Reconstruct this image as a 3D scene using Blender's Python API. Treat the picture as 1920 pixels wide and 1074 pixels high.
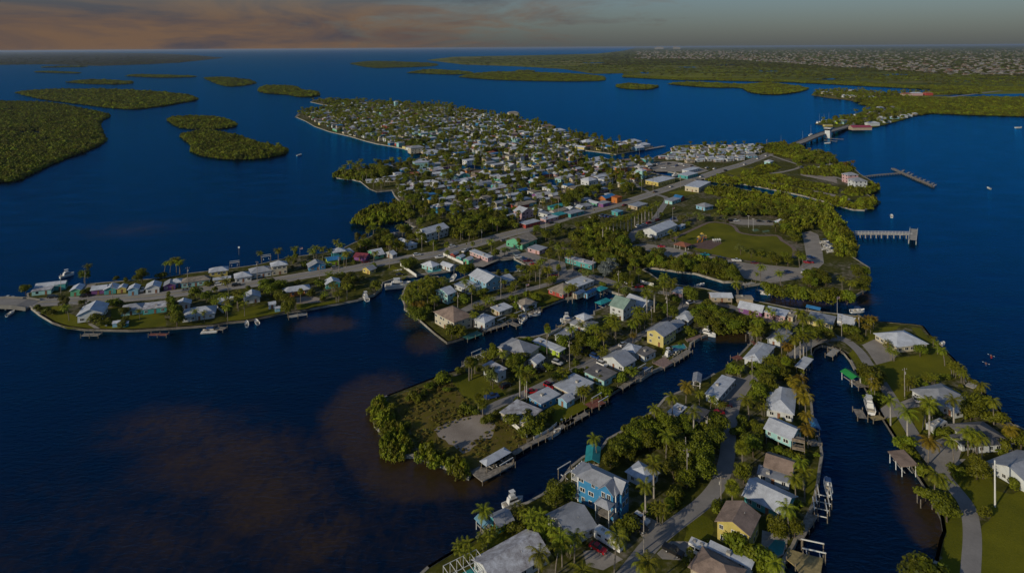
import bpy, math, random
import numpy as np
from mathutils import Matrix, Vector
from mathutils.geometry import tessellate_polygon
R = math.radians
rng = random.Random(7)
nrg = np.random.default_rng(11)
scene = bpy.context.scene
for o in list(bpy.data.objects): bpy.data.objects.remove(o)
COL = scene.collection

# ------------------------------------------------------------------ camera
CAMH = 140.0; FPX = 1200.0; PX0, PY0 = 960.0, 89.0
cam_d = bpy.data.cameras.new('camera'); cam = bpy.data.objects.new('camera', cam_d); COL.objects.link(cam)
cam_d.sensor_width = 36; cam_d.lens = 36*FPX/1920; cam_d.shift_y = -(537-PY0)/1920
cam_d.clip_start = 1; cam_d.clip_end = 400000
CROT = Matrix.Rotation(R(90), 3, 'X') @ Matrix.Rotation(R(-0.36), 3, 'Z')
cam.matrix_world = Matrix.Translation((0, 0, CAMH)) @ CROT.to_4x4()
scene.camera = cam
# ------------------------------------------------------------------ light
SUN_EL, SUN_AZ = 21.0, 231.0          # azimuth clockwise from +Y (away from the camera)
sv = Vector((math.sin(R(SUN_AZ))*math.cos(R(SUN_EL)), math.cos(R(SUN_AZ))*math.cos(R(SUN_EL)), math.sin(R(SUN_EL))))
sun_d = bpy.data.lights.new('sun', 'SUN'); sun = bpy.data.objects.new('sun', sun_d); COL.objects.link(sun)
sun_d.energy = 5.0; sun_d.angle = R(0.6); sun_d.color = (1.0, 0.87, 0.64)
sun.rotation_euler = (-sv).to_track_quat('-Z', 'Y').to_euler(); sun.location = (0, 0, 300)
world = bpy.data.worlds.new('World'); scene.world = world; world.use_nodes = True
vs = scene.view_settings; vs.view_transform = 'Standard'; vs.look = 'None'; vs.gamma = 1; vs.use_curve_mapping = False
vs.exposure = -0.78
SKY_STRENGTH = 0.115

class NT:
    """little node-tree helper"""
    def __init__(s, nt): s.nt = nt; s.n = nt.nodes; s.l = nt.links
    def new(s, t, **kw):
        n = s.n.new(t)
        for k, v in kw.items():
            if k.startswith('i_'): n.inputs[int(k[2:])].default_value = v
            else: setattr(n, k, v)
        return n
    def link(s, a, b): s.l.new(a, b)
    def math(s, op, a, b=None, clamp=False):
        n = s.n.new('ShaderNodeMath'); n.operation = op; n.use_clamp = clamp
        for i, v in enumerate((a, b)):
            if v is None: continue
            if isinstance(v, (int, float)): n.inputs[i].default_value = v
            else: s.l.new(v, n.inputs[i])
        return n.outputs[0]
    def mix(s, f, a, b):
        n = s.n.new('ShaderNodeMix'); n.data_type = 'RGBA'
        for i, v in ((0, f), (6, a), (7, b)):
            if isinstance(v, (int, float)): n.inputs[i].default_value = v
            elif isinstance(v, tuple): n.inputs[i].default_value = (*v[:3], 1)
            else: s.l.new(v, n.inputs[i])
        return n.outputs[2]
    def ramp(s, f, stops):
        n = s.n.new('ShaderNodeValToRGB'); s.l.new(f, n.inputs[0]); e = n.color_ramp.elements
        while len(e) < len(stops): e.new(0.5)
        for k, (p, c) in enumerate(stops):
            e[k].position = p; e[k].color = (c, c, c, 1) if isinstance(c, (int, float)) else (*c, 1)
        return n.outputs[0]
    def noise(s, vec, scale, detail=3, rough=0.55, dist=0.0):
        n = s.n.new('ShaderNodeTexNoise'); n.inputs['Scale'].default_value = scale; n.inputs['Detail'].default_value = detail
        n.inputs['Roughness'].default_value = rough; n.inputs['Distortion'].default_value = dist
        if vec is not None: s.l.new(vec, n.inputs['Vector'])
        return n.outputs['Fac']
    def mapping(s, vec, scale=(1,1,1), loc=(0,0,0), rot=(0,0,0)):
        n = s.n.new('ShaderNodeMapping'); n.inputs['Scale'].default_value = scale; n.inputs['Location'].default_value = loc
        n.inputs['Rotation'].default_value = rot; s.l.new(vec, n.inputs['Vector']); return n.outputs[0]

def build_world():
    t = NT(world.node_tree); t.n.clear()
    out = t.new('ShaderNodeOutputWorld'); bg = t.new('ShaderNodeBackground'); bg.inputs[1].default_value = SKY_STRENGTH
    sky = t.new('ShaderNodeTexSky'); sky.sky_type = 'NISHITA'; sky.sun_disc = False
    sky.sun_elevation = R(SUN_EL); sky.sun_rotation = R(SUN_AZ); sky.air_density = 1.0; sky.dust_density = 0.6; sky.ozone_density = 4.0
    tc = t.new('ShaderNodeTexCoord'); d = tc.outputs['Generated']
    # streaky cloud sheet: thick to the left of the view, thinning to the right
    n1 = t.noise(t.mapping(d, (2.4, 2.4, 12), (3.1, 0.4, 0.2)), 1.5, 7, 0.6, 0.8)
    n2 = t.noise(t.mapping(d, (4.2, 4.2, 22), (1.7, 2.2, 0.0)), 2.2, 7, 0.62, 0.9)
    sep = t.new('ShaderNodeSeparateXYZ'); t.link(d, sep.inputs[0])
    side = t.math('MULTIPLY_ADD', sep.outputs[0], -0.50); side.node.inputs[2].default_value = 0.055
    cov = t.math('ADD', t.math('ADD', t.math('MULTIPLY', n1, 0.7), t.math('MULTIPLY', n2, 0.42)), side)
    mask = t.ramp(cov, [(0.52, 0.0), (0.74, 0.93)])
    warm = t.ramp(t.noise(t.mapping(d, (2.6, 2.6, 13), (0.9, 5.2, 1.3)), 1.6, 6, 0.6, 0.8), [(0.38, 0.0), (0.60, 1.0)])
    ccol = t.mix(warm, (1.02, 0.92, 1.12), (2.45, 1.50, 0.95))
    skc = t.mix(0.86, sky.outputs[0], (0.98, 1.10, 1.16))
    # dull, dusty air only close to the horizon; overhead stays the plain sky
    low = t.math('SUBTRACT', 1.0, t.math('MULTIPLY', sep.outputs[2], 6.0, True), True)
    base = t.mix(low, sky.outputs[0], skc)
    bank = t.math('SUBTRACT', 1.35, t.math('MULTIPLY', sep.outputs[2], 9.0), True)      # the cloud bank lies along the horizon
    fin = t.mix(t.math('MULTIPLY', mask, bank), base, ccol)
    t.link(fin, bg.inputs[0]); t.link(bg.outputs[0], out.inputs[0])
build_world()

# ------------------------------------------------------------------ pixel -> place
ZL = 1.0
def ray(x, y): return CROT @ Vector(((x-PX0)/FPX, -(y-PY0)/FPX, -1))
def G(x, y, z=ZL):
    d = ray(x, y); k = (z-CAMH)/min(d.z, -0.0012)
    return Vector((d.x*k, d.y*k, z))
VIEWS = dict(F=(0,0,1), a=(860,860,4.8), b=(1200,860,4.8), c=(1560,860,5.02), d=(680,660,4.8), e=(1040,660,4.8), f=(1400,660,4.88),
  g=(1580,600,4.13), h=(860,560,5.647), i=(1140,520,5.37), j=(740,480,5.647), k=(960,440,5.647), l=(640,380,5.647), m=(0,460,5.647),
  n=(320,440,5.053), o=(1180,380,5.647), p=(1340,500,5.647), q=(540,170,6), r=(840,170,6), s=(620,290,6), t=(900,290,6),
  u=(1120,230,5.647), v=(1380,150,5.053), w=(1300,280,4), x=(1180,60,2.595))
def V(v, x, y):
    ox, oy, s = VIEWS[v]; return ox+x/s, oy+y/s
def GV(v, x, y, z=ZL): return G(*V(v, x, y), z)

# ------------------------------------------------------------------ materials
MATS = {}
def principled(name, rough=0.7, spec=0.3):
    m = bpy.data.materials.new(name); m.use_nodes = True; t = NT(m.node_tree); b = t.n['Principled BSDF']
    b.inputs['Roughness'].default_value = rough; b.inputs['Specular IOR Level'].default_value = spec
    return m, t, b
def mat(name, col, rough=0.7, var=0.18, scale=0.6, spec=0.3, col2=None, bump=0.0, rand=0.0, metal=0.0, seams=0):
    """procedural surface: colour broken up by two octaves of noise, per-object variation, optional metal-roof seams"""
    if name in MATS: return MATS[name]
    m, t, b = principled(name, rough, spec)
    tc = t.new('ShaderNodeTexCoord'); v = tc.outputs['Object']
    n = t.noise(v, scale, 5, 0.62); n2 = t.noise(v, scale*7, 3)
    c2 = col2 or tuple(max(0, c*(1-var*2)) for c in col)
    c1 = tuple(min(1, c*(1+var*0.5)) for c in col)
    f = t.ramp(t.math('ADD', t.math('MULTIPLY', n, 0.75), t.math('MULTIPLY', n2, 0.25)), [(0.36, 0.0), (0.64, 1.0)])
    c = t.mix(f, c2, c1)
    if rand:
        oi = t.new('ShaderNodeObjectInfo')
        hs = t.new('ShaderNodeHueSaturation'); t.link(c, hs.inputs['Color'])
        hs.inputs['Hue'].default_value = 0.5
        t.link(t.math('MULTIPLY_ADD', oi.outputs['Random'], rand*2), hs.inputs['Value']); hs.inputs['Value'].links[0].from_node.inputs[2].default_value = 1-rand
        c = hs.outputs[0]
    t.link(c, b.inputs['Base Color'])
    if seams:
        w = t.new('ShaderNodeTexWave'); w.wave_type = 'BANDS'; w.bands_direction = 'X'; w.inputs['Scale'].default_value = seams; w.inputs['Distortion'].default_value = 0
        t.link(v, w.inputs['Vector']); sm = t.ramp(w.outputs['Fac'], [(0.0, 0.0), (0.25, 1.0)])
        bp = t.new('ShaderNodeBump'); bp.inputs['Strength'].default_value = 0.5; bp.inputs['Distance'].default_value = 0.05
        t.link(sm, bp.inputs['Height']); t.link(bp.outputs[0], b.inputs['Normal'])
        c = t.mix(t.math('MULTIPLY', t.math('SUBTRACT', 1.0, sm), 0.35), c, tuple(x*0.45 for x in col)); t.link(c, b.inputs['Base Color'])
    elif bump:
        bp = t.new('ShaderNodeBump'); bp.inputs['Strength'].default_value = bump; bp.inputs['Distance'].default_value = 0.05
        t.link(n2, bp.inputs['Height']); t.link(bp.outputs[0], b.inputs['Normal'])
    b.inputs['Metallic'].default_value = metal
    MATS[name] = m; return m

def foliage(name, ca, cb, rand=0.35):
    if name in MATS: return MATS[name]
    m, t, b = principled(name, 0.6, 0.25)
    oi = t.new('ShaderNodeObjectInfo'); tc = t.new('ShaderNodeTexCoord')
    n = t.noise(tc.outputs['Object'], 0.9, 3)
    geo = t.new('ShaderNodeNewGeometry')
    f = t.math('ADD', t.math('MULTIPLY', n, 0.9), t.math('MULTIPLY', geo.outputs['Random Per Island'], 0.5))
    big = t.noise(t.mapping(geo.outputs['Position'], (0.022, 0.022, 0.0)), 1.0, 5, 0.65)
    f = t.math('ADD', f, t.math('MULTIPLY', t.math('SUBTRACT', big, 0.5), 1.1))
    c = t.mix(t.ramp(f, [(0.30, 0.0), (1.0, 1.0)]), ca, cb)
    hs = t.new('ShaderNodeHueSaturation'); t.link(c, hs.inputs['Color'])
    r1 = t.math('MULTIPLY_ADD', oi.outputs['Random'], rand*2); r1.node.inputs[2].default_value = 1-rand
    t.link(r1, hs.inputs['Value'])
    r2 = t.math('MULTIPLY_ADD', oi.outputs['Random'], 0.045); r2.node.inputs[2].default_value = 0.477
    t.link(r2, hs.inputs['Hue'])
    t.link(hs.outputs[0], b.inputs['Base Color'])
    tr = t.new('ShaderNodeBsdfTranslucent'); t.link(hs.outputs[0], tr.inputs[0])
    mx = t.new('ShaderNodeMixShader'); mx.inputs[0].default_value = 0.22
    t.link(b.outputs[0], mx.inputs[1]); t.link(tr.outputs[0], mx.inputs[2]); t.link(mx.outputs[0], t.n['Material Output'].inputs[0])
    MATS[name] = m; return m

def water_material():
    m = bpy.data.materials.new('water'); m.use_nodes = True; t = NT(m.node_tree); t.n.clear()
    out = t.new('ShaderNodeOutputMaterial'); geo = t.new('ShaderNodeNewGeometry'); pos = geo.outputs['Position']
    n = t.noise(t.mapping(pos, (0.004, 0.0015, 1)), 1.0, 4)
    deep = t.mix(t.ramp(n, [(0.3, 0.0), (0.7, 1.0)]), (0.0012, 0.005, 0.013), (0.0014, 0.011, 0.031))
    # shallow sandy / weedy beds seen through the water
    sh = None
    for (px, py, rx, ry, k) in SHOALS:
        p = G(px, py, 0)
        mp = t.mapping(pos, (1/rx, 1/ry, 0), (-p.x/rx, -p.y/ry, 0))
        ln = t.new('ShaderNodeVectorMath', operation='LENGTH'); t.link(mp, ln.inputs[0])
        v = t.math('MULTIPLY', t.math('SUBTRACT', 1.0, ln.outputs['Value'], True), k)
        sh = v if sh is None else t.math('MAXIMUM', sh, v)
    nz = t.noise(t.mapping(pos, (0.07, 0.07, 1)), 1.0, 7, 0.68, 0.6)
    nz2 = t.noise(t.mapping(pos, (0.35, 0.2, 1), rot=(0, 0, 0.6)), 1.0, 6, 0.7, 0.8)
    sv_ = t.math('ADD', sh, t.math('ADD', t.math('MULTIPLY', t.math('SUBTRACT', nz, 0.5), 0.9), t.math('MULTIPLY', t.math('SUBTRACT', nz2, 0.5), 1.0)))
    shm = t.math('MULTIPLY', t.ramp(sv_, [(0.02, 0.0), (0.55, 0.95)]), t.math('MULTIPLY', sh, 3.0, True))
    bed = t.mix(t.noise(t.mapping(pos, (0.5, 0.5, 1)), 1.0, 4), (0.026, 0.017, 0.006), (0.060, 0.038, 0.014))
    col = t.mix(shm, deep, bed)
    dif = t.new('ShaderNodeBsdfDiffuse'); t.link(col, dif.inputs[0])
    gl = t.new('ShaderNodeBsdfGlossy'); gl.inputs['Color'].default_value = (0.015, 0.42, 1.0, 1); gl.inputs['Roughness'].default_value = 0.10
    w1 = t.noise(t.mapping(pos, (0.32, 0.75, 1), rot=(0, 0, 0.5)), 1.0, 3, 0.6, 0.3)
    w2 = t.noise(t.mapping(pos, (0.03, 0.07, 1), rot=(0, 0, 0.4)), 1.0, 3, 0.6)
    bp = t.new('ShaderNodeBump'); bp.inputs['Strength'].default_value = 0.9; bp.inputs['Distance'].default_value = 0.5
    calm = t.ramp(w2, [(0.3, 0.35), (0.7, 1.0)])
    t.link(t.math('MULTIPLY', w1, calm), bp.inputs['Height']); t.link(bp.outputs[0], gl.inputs['Normal'])
    fr = t.new('ShaderNodeFresnel'); fr.inputs[0].default_value = 1.33; t.link(bp.outputs[0], fr.inputs['Normal'])
    mx = t.new('ShaderNodeMixShader'); t.link(fr.outputs[0], mx.inputs[0]); t.link(dif.outputs[0], mx.inputs[1]); t.link(gl.outputs[0], mx.inputs[2])
    t.link(mx.outputs[0], out.inputs[0]); return m
SHOALS = [(745,800,26,34,1.5),(690,770,22,36,1.2),(790,880,28,20,1.3),(860,900,20,12,1.0),(430,860,48,30,0.62),(320,800,42,24,0.5),(510,930,32,26,0.65),(580,1010,30,22,0.5),(300,1000,110,60,0.28),(700,1000,60,40,0.25),(1745,960,9,26,1.1),(1745,1000,8,20,1.0),(610,608,22,14,0.9),(800,640,14,18,0.9),(770,600,10,16,0.8),(1370,632,22,8,1.0),(1590,558,22,14,0.9),(1500,565,34,10,0.8),(250,430,60,40,0.35)]

# ------------------------------------------------------------------ mesh building
class MB:
    def __init__(s): s.v = []; s.f = []; s.m = []
    def add(s, vs, fs, mi=0):
        o = len(s.v); s.v += [tuple(v) for v in vs]; s.f += [tuple(i+o for i in f) for f in fs]; s.m += [mi]*len(fs); return s
    def box(s, c, e, mi=0, rz=0.0, taper=1.0):
        cx, cy, cz = c; hx, hy, hz = e[0]/2, e[1]/2, e[2]/2; ca, sa = math.cos(rz), math.sin(rz); vs = []
        for z, k in ((-hz, 1.0), (hz, taper)):
            for x, y in ((-hx,-hy),(hx,-hy),(hx,hy),(-hx,hy)):
                x *= k; y *= k; vs.append((cx+x*ca-y*sa, cy+x*sa+y*ca, cz+z))
        return s.add(vs, [(3,2,1,0),(4,5,6,7),(0,1,5,4),(1,2,6,5),(2,3,7,6),(3,0,4,7)], mi)
    def tube(s, pts, r0, r1=None, n=6, mi=0, cap=True):
        r1 = r0 if r1 is None else r1; P = [Vector(p) for p in pts]; k = len(P); vs = []; fs = []
        for i, p in enumerate(P):
            d = (P[min(i+1, k-1)]-P[max(i-1, 0)]).normalized(); up = Vector((0,0,1)) if abs(d.z) < 0.9 else Vector((1,0,0))
            a = d.cross(up).normalized(); b = d.cross(a); r = r0+(r1-r0)*i/max(1, k-1)
            for j in range(n):
                q = 2*math.pi*j/n; vs.append(p+a*(r*math.cos(q))+b*(r*math.sin(q)))
        for i in range(k-1):
            for j in range(n): fs.append((i*n+j, i*n+(j+1) % n, (i+1)*n+(j+1) % n, (i+1)*n+j))
        if cap: fs += [tuple(range(n-1, -1, -1)), tuple((k-1)*n+j for j in range(n))]
        return s.add(vs, fs, mi)
    def mesh(s, name, mats, smooth=False):
        me = bpy.data.meshes.new(name); me.from_pydata(s.v, [], s.f)
        for m in (mats if isinstance(mats, (list, tuple)) else [mats]): me.materials.append(m)
        if any(s.m): me.polygons.foreach_set('material_index', s.m)
        if smooth: me.polygons.foreach_set('use_smooth', [True]*len(me.polygons))
        me.update(); return me
    def build(s, name, mats, parent=None, loc=None, rz=0.0, smooth=False): return link(name, s.mesh(name, mats, smooth), parent, loc, rz)
def link(name, me, parent=None, loc=None, rz=0.0, sc=None):
    o = bpy.data.objects.new(name, me); COL.objects.link(o)
    if parent is not None: o.parent = parent
    if loc is not None: o.location = loc
    if rz: o.rotation_euler = (0, 0, rz)
    if sc is not None: o.scale = sc
    return o
def tag(o, label=None, cat=None, group=None, kind=None):
    if label: o['label'] = label
    if cat: o['category'] = cat
    if group: o['group'] = group
    if kind: o['kind'] = kind
    return o
def thing(name, label, cat, loc=(0,0,0), rz=0.0, group=None):
    return tag(link(name, None, None, loc, rz), label, cat, group)
def structure(o, label=None): o['kind'] = 'structure'; return o

def tri_poly(pts):
    """indices of a triangulation of a simple polygon"""
    return [tuple(t) for t in tessellate_polygon([[Vector((p[0], p[1], 0)) for p in pts]])]
def area2(pts): return sum(pts[i][0]*pts[(i+1) % len(pts)][1]-pts[(i+1) % len(pts)][0]*pts[i][1] for i in range(len(pts)))
def sheet(name, pts, z, m, side_to=None, side_mat=None, parent=None):
    """flat polygon at z, optionally with sides going down to side_to"""
    pts = [(p[0], p[1]) for p in pts]
    if area2(pts) < 0: pts = pts[::-1]
    b = MB(); n = len(pts)
    tris = []
    for t in tri_poly(pts):
        a = [pts[i] for i in t]
        tris.append(t if area2(a) > 0 else t[::-1])
    b.add([(x, y, z) for x, y in pts], tris)
    if side_to is not None:
        b.add([(x, y, z) for x, y in pts]+[(x, y, side_to) for x, y in pts], [(i+n, (i+1) % n+n, (i+1) % n, i) for i in range(n)], 1 if side_mat else 0)
    return b.build(name, [m, side_mat] if side_mat else [m], parent)
def smooth_line(pts, sub=6):
    P = [Vector(p) for p in pts]; out = []
    for i in range(len(P)-1):
        p0, p1, p2, p3 = P[max(i-1, 0)], P[i], P[i+1], P[min(i+2, len(P)-1)]
        for k in range(sub):
            t = k/sub; out.append(0.5*((2*p1)+(p2-p0)*t+(2*p0-5*p1+4*p2-p3)*t*t+(3*p1-p0-3*p2+p3)*t**3))
    out.append(P[-1]); return out
def ribbon(name, pts, w, z, m, thick=None, parent=None):
    P = [Vector((p[0], p[1], 0)) for p in pts]; L = []; Rr = []
    for i, p in enumerate(P):
        d = (P[min(i+1, len(P)-1)]-P[max(i-1, 0)]).normalized(); nrm = Vector((-d.y, d.x, 0)); ww = w[i] if isinstance(w, list) else w
        L.append(p+nrm*ww/2); Rr.append(p-nrm*ww/2)
    b = MB(); n = len(P)
    b.add([(q.x, q.y, z) for q in L]+[(q.x, q.y, z) for q in Rr], [(i+n, i+1+n, i+1, i) for i in range(n-1)])
    if thick:
        b.add([(q.x, q.y, z) for q in L]+[(q.x, q.y, z-thick) for q in L], [(i, i+1, i+1+n, i+n) for i in range(n-1)])
        b.add([(q.x, q.y, z) for q in Rr]+[(q.x, q.y, z-thick) for q in Rr], [(i+n, i+1+n, i+1, i) for i in range(n-1)])
    return b.build(name, m, parent)
def inside(p, poly):
    x, y = p[0], p[1]; c = False; j = len(poly)-1
    for i in range(len(poly)):
        if (poly[i][1] > y) != (poly[j][1] > y) and x < (poly[j][0]-poly[i][0])*(y-poly[i][1])/(poly[j][1]-poly[i][1])+poly[i][0]: c = not c
        j = i
    return c
# ------------------------------------------------------------------ the setting: water, land
M_water = water_material()
D = 90000.0
structure(MB().add([(-D,-400,0),(D,-400,0),(D,D,0),(-D,D,0)], [(0,1,2,3)]).build('water', M_water))

def ground_material():
    m, t, b = principled('island_ground', 0.95, 0.1)
    geo = t.new('ShaderNodeNewGeometry'); pos = geo.outputs['Position']
    n1 = t.noise(t.mapping(pos, (0.03, 0.03, 1)), 1.0, 5, 0.6); n2 = t.noise(t.mapping(pos, (0.35, 0.35, 1)), 1.0, 5, 0.65)
    grass = t.mix(t.ramp(n2, [(0.35, 0.0), (0.65, 1.0)]), (0.035, 0.042, 0.006), (0.095, 0.092, 0.012))
    sand = t.mix(t.ramp(n2, [(0.35, 0.0), (0.7, 1.0)]), (0.11, 0.095, 0.07), (0.23, 0.205, 0.17))
    f = t.ramp(t.math('ADD', t.math('MULTIPLY', n1, 0.6), t.math('MULTIPLY', n2, 0.4)), [(0.50, 0.0), (0.62, 1.0)])
    t.link(t.mix(f, grass, sand), b.inputs['Base Color']); return m
def lawn_material(name, ca, cb, sc=0.25, dirt=None):
    m, t, b = principled(name, 0.95, 0.1)
    geo = t.new('ShaderNodeNewGeometry'); pos = geo.outputs['Position']
    n1 = t.noise(t.mapping(pos, (sc*0.25,)*2+(1,)), 1.0, 4); n2 = t.noise(t.mapping(pos, (sc*6,)*2+(1,)), 1.0, 4, 0.7)
    c = t.mix(t.ramp(t.math('ADD', t.math('MULTIPLY', n1, 0.6), t.math('MULTIPLY', n2, 0.4)), [(0.35, 0.0), (0.66, 1.0)]), ca, cb)
    if dirt: c = t.mix(t.ramp(t.noise(t.mapping(pos, (sc*0.7,)*2+(1,)), 1.0, 6, 0.7), [(0.43, 0.0), (0.62, 0.85)]), c, dirt)
    t.link(c, b.inputs['Base Color'])
    bp = t.new('ShaderNodeBump'); bp.inputs['Strength'].default_value = 0.6; bp.inputs['Distance'].default_value = 0.15
    t.link(n2, bp.inputs['Height']); t.link(bp.outputs[0], b.inputs['Normal'])
    return m
def road_material(name, ca, cb):
    m, t, b = principled(name, 0.9, 0.2)
    geo = t.new('ShaderNodeNewGeometry'); pos = geo.outputs['Position']
    n1 = t.noise(t.mapping(pos, (0.09, 0.09, 1)), 1.0, 6, 0.65); n2 = t.noise(t.mapping(pos, (1.3, 1.3, 1)), 1.0, 4, 0.7)
    t.link(t.mix(t.ramp(t.math('ADD', t.math('MULTIPLY', n1, 0.65), t.math('MULTIPLY', n2, 0.35)), [(0.36, 0.0), (0.64, 1.0)]), ca, cb), b.inputs['Base Color']); return m
M_ground = ground_material()
M_lawn = lawn_material('lawn', (0.075, 0.085, 0.006), (0.17, 0.165, 0.010))
M_rough = lawn_material('rough_grass', (0.06, 0.06, 0.006), (0.17, 0.14, 0.018), 0.5, (0.14, 0.10, 0.035))
def marsh_material():
    m, t, b = principled('marsh', 0.95, 0.1)
    geo = t.new('ShaderNodeNewGeometry'); pos = geo.outputs['Position']
    n1 = t.noise(t.mapping(pos, (0.0018, 0.0035, 1)), 1.0, 6, 0.62, 0.6); n2 = t.noise(t.mapping(pos, (0.02, 0.03, 1)), 1.0, 4, 0.7); n3 = t.noise(t.mapping(pos, (0.0009, 0.002, 1), (5, 3, 0)), 1.0, 4, 0.6)
    c = t.mix(t.ramp(t.math('ADD', t.math('MULTIPLY', n1, 0.7), t.math('MULTIPLY', n2, 0.3)), [(0.40, 0.0), (0.60, 1.0)]), (0.045, 0.058, 0.006), (0.175, 0.185, 0.010))
    c = t.mix(t.ramp(n3, [(0.52, 0.0), (0.66, 0.8)]), c, (0.20, 0.165, 0.05))
    t.link(c, b.inputs['Base Color']); return m
M_marsh = marsh_material()
M_farland = lawn_material('far_land', (0.022, 0.026, 0.012), (0.060, 0.055, 0.022), 0.008)
M_sand = lawn_material('bare_sand', (0.22, 0.185, 0.155), (0.40, 0.35, 0.31), 0.35)
M_road = road_material('asphalt', (0.20, 0.19, 0.185), (0.29, 0.275, 0.265))
M_gravel = road_material('shell_gravel', (0.22, 0.20, 0.18), (0.36, 0.33, 0.30))
M_conc = mat('concrete', (0.42, 0.40, 0.37), 0.85, 0.2, 0.4)
M_seawall = mat('seawall_concrete', (0.36, 0.33, 0.28), 0.85, 0.25, 0.3)
M_line = mat('road_paint', (0.62, 0.50, 0.10), 0.7)
M_wline = mat('road_paint_white', (0.75, 0.75, 0.72), 0.7)
M_mulch = mat('path_paving', (0.20, 0.15, 0.13), 0.9)
M_mud = mat('muddy_bank', (0.05, 0.04, 0.026), 0.95)

MAIN = [(56,577),(75,592),(100,607),(125,615),(160,620),(250,622),(330,617),(400,612),(424,607),(459,604),(536,588),(575,583),(672,564),(700,556),(714,545),(717,533),(735,527),(764,521),
 (820,513),(857,507),(887,503),(905,499),(935,489),(963,486),(988,499),(972,503),(970,512),(928,514),(887,515),(853,530),(839,533),(820,521),(763,533),(754,558),(759,572),(759,581),(782,597),(816,627),(839,645),
 (869,636),(903,623),(943,611),(954,604),(975,597),(992,590),(1014,579),(1059,562),(1080,560),(1112,551),(1116,541),(1140,547),(1169,557),(1146,564),(1135,580),(1114,587),(1115,594),(1080,597),(1071,603),(1053,617),(1030,627),(1012,633),(994,636),(973,636),
 (940,650),(936,657),(888,672),(871,682),(872,687),(859,698),(822,710),(726,747),(705,757),(697,775),(704,800),(722,822),(722,842),(753,858),(783,858),(840,880),(880,899),(884,888),(930,874),(959,854),(992,835),(1040,804),(1059,795),(1100,772),(1132,752),(1148,739),(1165,729),
 (1185,718),(1201,714),(1222,700),(1248,689),(1259,684),(1274,675),(1291,663),(1295,647),(1313,635),(1337,626),(1363,620),(1395,621),(1408,626),(1410,639),(1408,648),(1390,667),(1375,678),(1356,697),(1340,705),(1325,714),(1304,722),(1296,730),(1275,739),(1248,750),(1227,775),(1207,787),(1169,812),(1140,828),(1127,847),(1094,862),
 (1071,880),(1053,906),(1017,933),(990,948),(942,964),(907,1003),(893,1016),(837,1049),(803,1070),(760,1110),(720,1230),(1440,1230),(1467,1074),(1470,1054),(1487,1027),(1498,1002),(1512,977),(1525,950),(1533,912),(1537,881),(1541,857),(1536,826),(1519,810),(1523,783),(1520,752),(1506,728),(1502,697),(1514,684),(1521,668),(1526,656),(1538,650),(1568,655),(1584,665),(1595,679),(1604,697),(1621,726),(1633,748),
 (1653,782),(1694,847),(1707,873),(1749,936),(1767,977),(1771,1003),(1765,1019),(1756,1059),(1740,1085),(1700,1230),(2150,1230),(2100,980),(1990,870),(1919,809),(1902,801),(1883,786),(1858,755),(1834,731),(1812,706),(1786,675),(1754,646),(1730,615),(1716,612),(1689,610),(1641,606),(1605,596),(1570,592),(1517,586),(1482,581),(1439,572),(1381,561),(1350,552),(1321,544),(1275,538),(1238,530),(1219,516),(1205,509),(1215,503),
 (1268,511),(1304,515),(1357,531),(1391,530),(1400,538),(1428,534),(1436,546),(1460,549),(1520,560),(1597,562),(1623,545),(1630,518),(1630,505),(1599,485),(1600,477),(1602,455),(1595,435),(1575,410),(1555,388),(1530,379),(1485,373),(1450,370),(1400,358),(1362,353),(1338,349),(1300,340),(1262,334),(1222,326),(1228,319),(1262,325),(1300,332),(1340,342),(1362,345),(1395,347),(1425,352),(1475,362),(1512,370),(1550,381),(1600,395),(1620,396),(1642,385),(1642,377),(1625,366),(1640,358),
 (1645,348),(1612,328),(1595,312),(1572,305),(1566,298),(1540,290),(1507,280),(1492,273),(1474,272),(1447,273),(1430,273),(1385,273),(1315,273),(1280,274),(1272,277),(1253,287),(1244,291),(1233,294),(1219,301),(1190,303),(1154,303),(1135,299),(1100,298),(1088,288),(1087,282),(1120,286),(1155,291),(1187,285),(1208,280),(1225,276),(1200,271),(1150,266),(1110,260),(1060,248),(1030,240),(1000,229),(940,217),(880,208),(830,199),(760,195),(700,192),(640,190),(610,186),(590,188),
 (582,192),(600,196),(625,200),(616,205),(580,209),(560,213),(554,220),(573,228),(590,238),(618,248),(657,257),(687,266),(707,271),(737,276),(757,280),(773,286),(800,288),(787,298),(770,303),(700,315),(645,320),(630,328),(632,335),(660,338),(677,342),(693,355),(707,361),(735,358),(740,368),(755,385),(766,400),(768,424),(780,428),(768,434),(745,438),(700,444),(680,452),(664,458),
 (640,470),(600,478),(540,486),(480,500),(420,508),(360,515),(300,525),(220,531),(160,536),(110,541),(52,553)]
MAINW = [G(x, y, 0) for x, y in MAIN]
structure(sheet('island_ground', MAINW, ZL, M_ground, -1.5, M_mud))
def on_main(p): return inside(p, MAINW)

NEAR_SHORE = [(1528,233),(1560,225),(1594,219),(1618,209),(1639,201),(1637,197),(1614,193),(1588,188),(1558,185),(1521,179),(1526,174),(1560,170),(1600,170),(1660,175),(1700,175),(1745,173),(1743,168),(1681,165),(1588,160),(1488,155),(1326,151),(1280,151),(1170,145),(1168,138),(1113,139),(1057,130),(973,125),(867,121.5),
 (800,113),(850,107),(1000,104),(1120,101),(1170,95.5),(1190,90.8)]
MLW = [G(x, y, 0) for x, y in NEAR_SHORE]
far = MLW[-1]
MLW += [Vector((far.x*min(far.y*1.9, D*0.97)/far.y, min(far.y*1.9, D*0.97), 0)), Vector((D*0.95, min(far.y*1.9, D*0.97), 0)), Vector((D*0.95, 600, 0))]+[G(x, y, 0) for x, y in [(2600,232),(1920,219),(1813,216),(1747,213),(1723,216),(1680,229),(1647,238),(1612,243),(1587,244),(1547,236)]]
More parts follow.
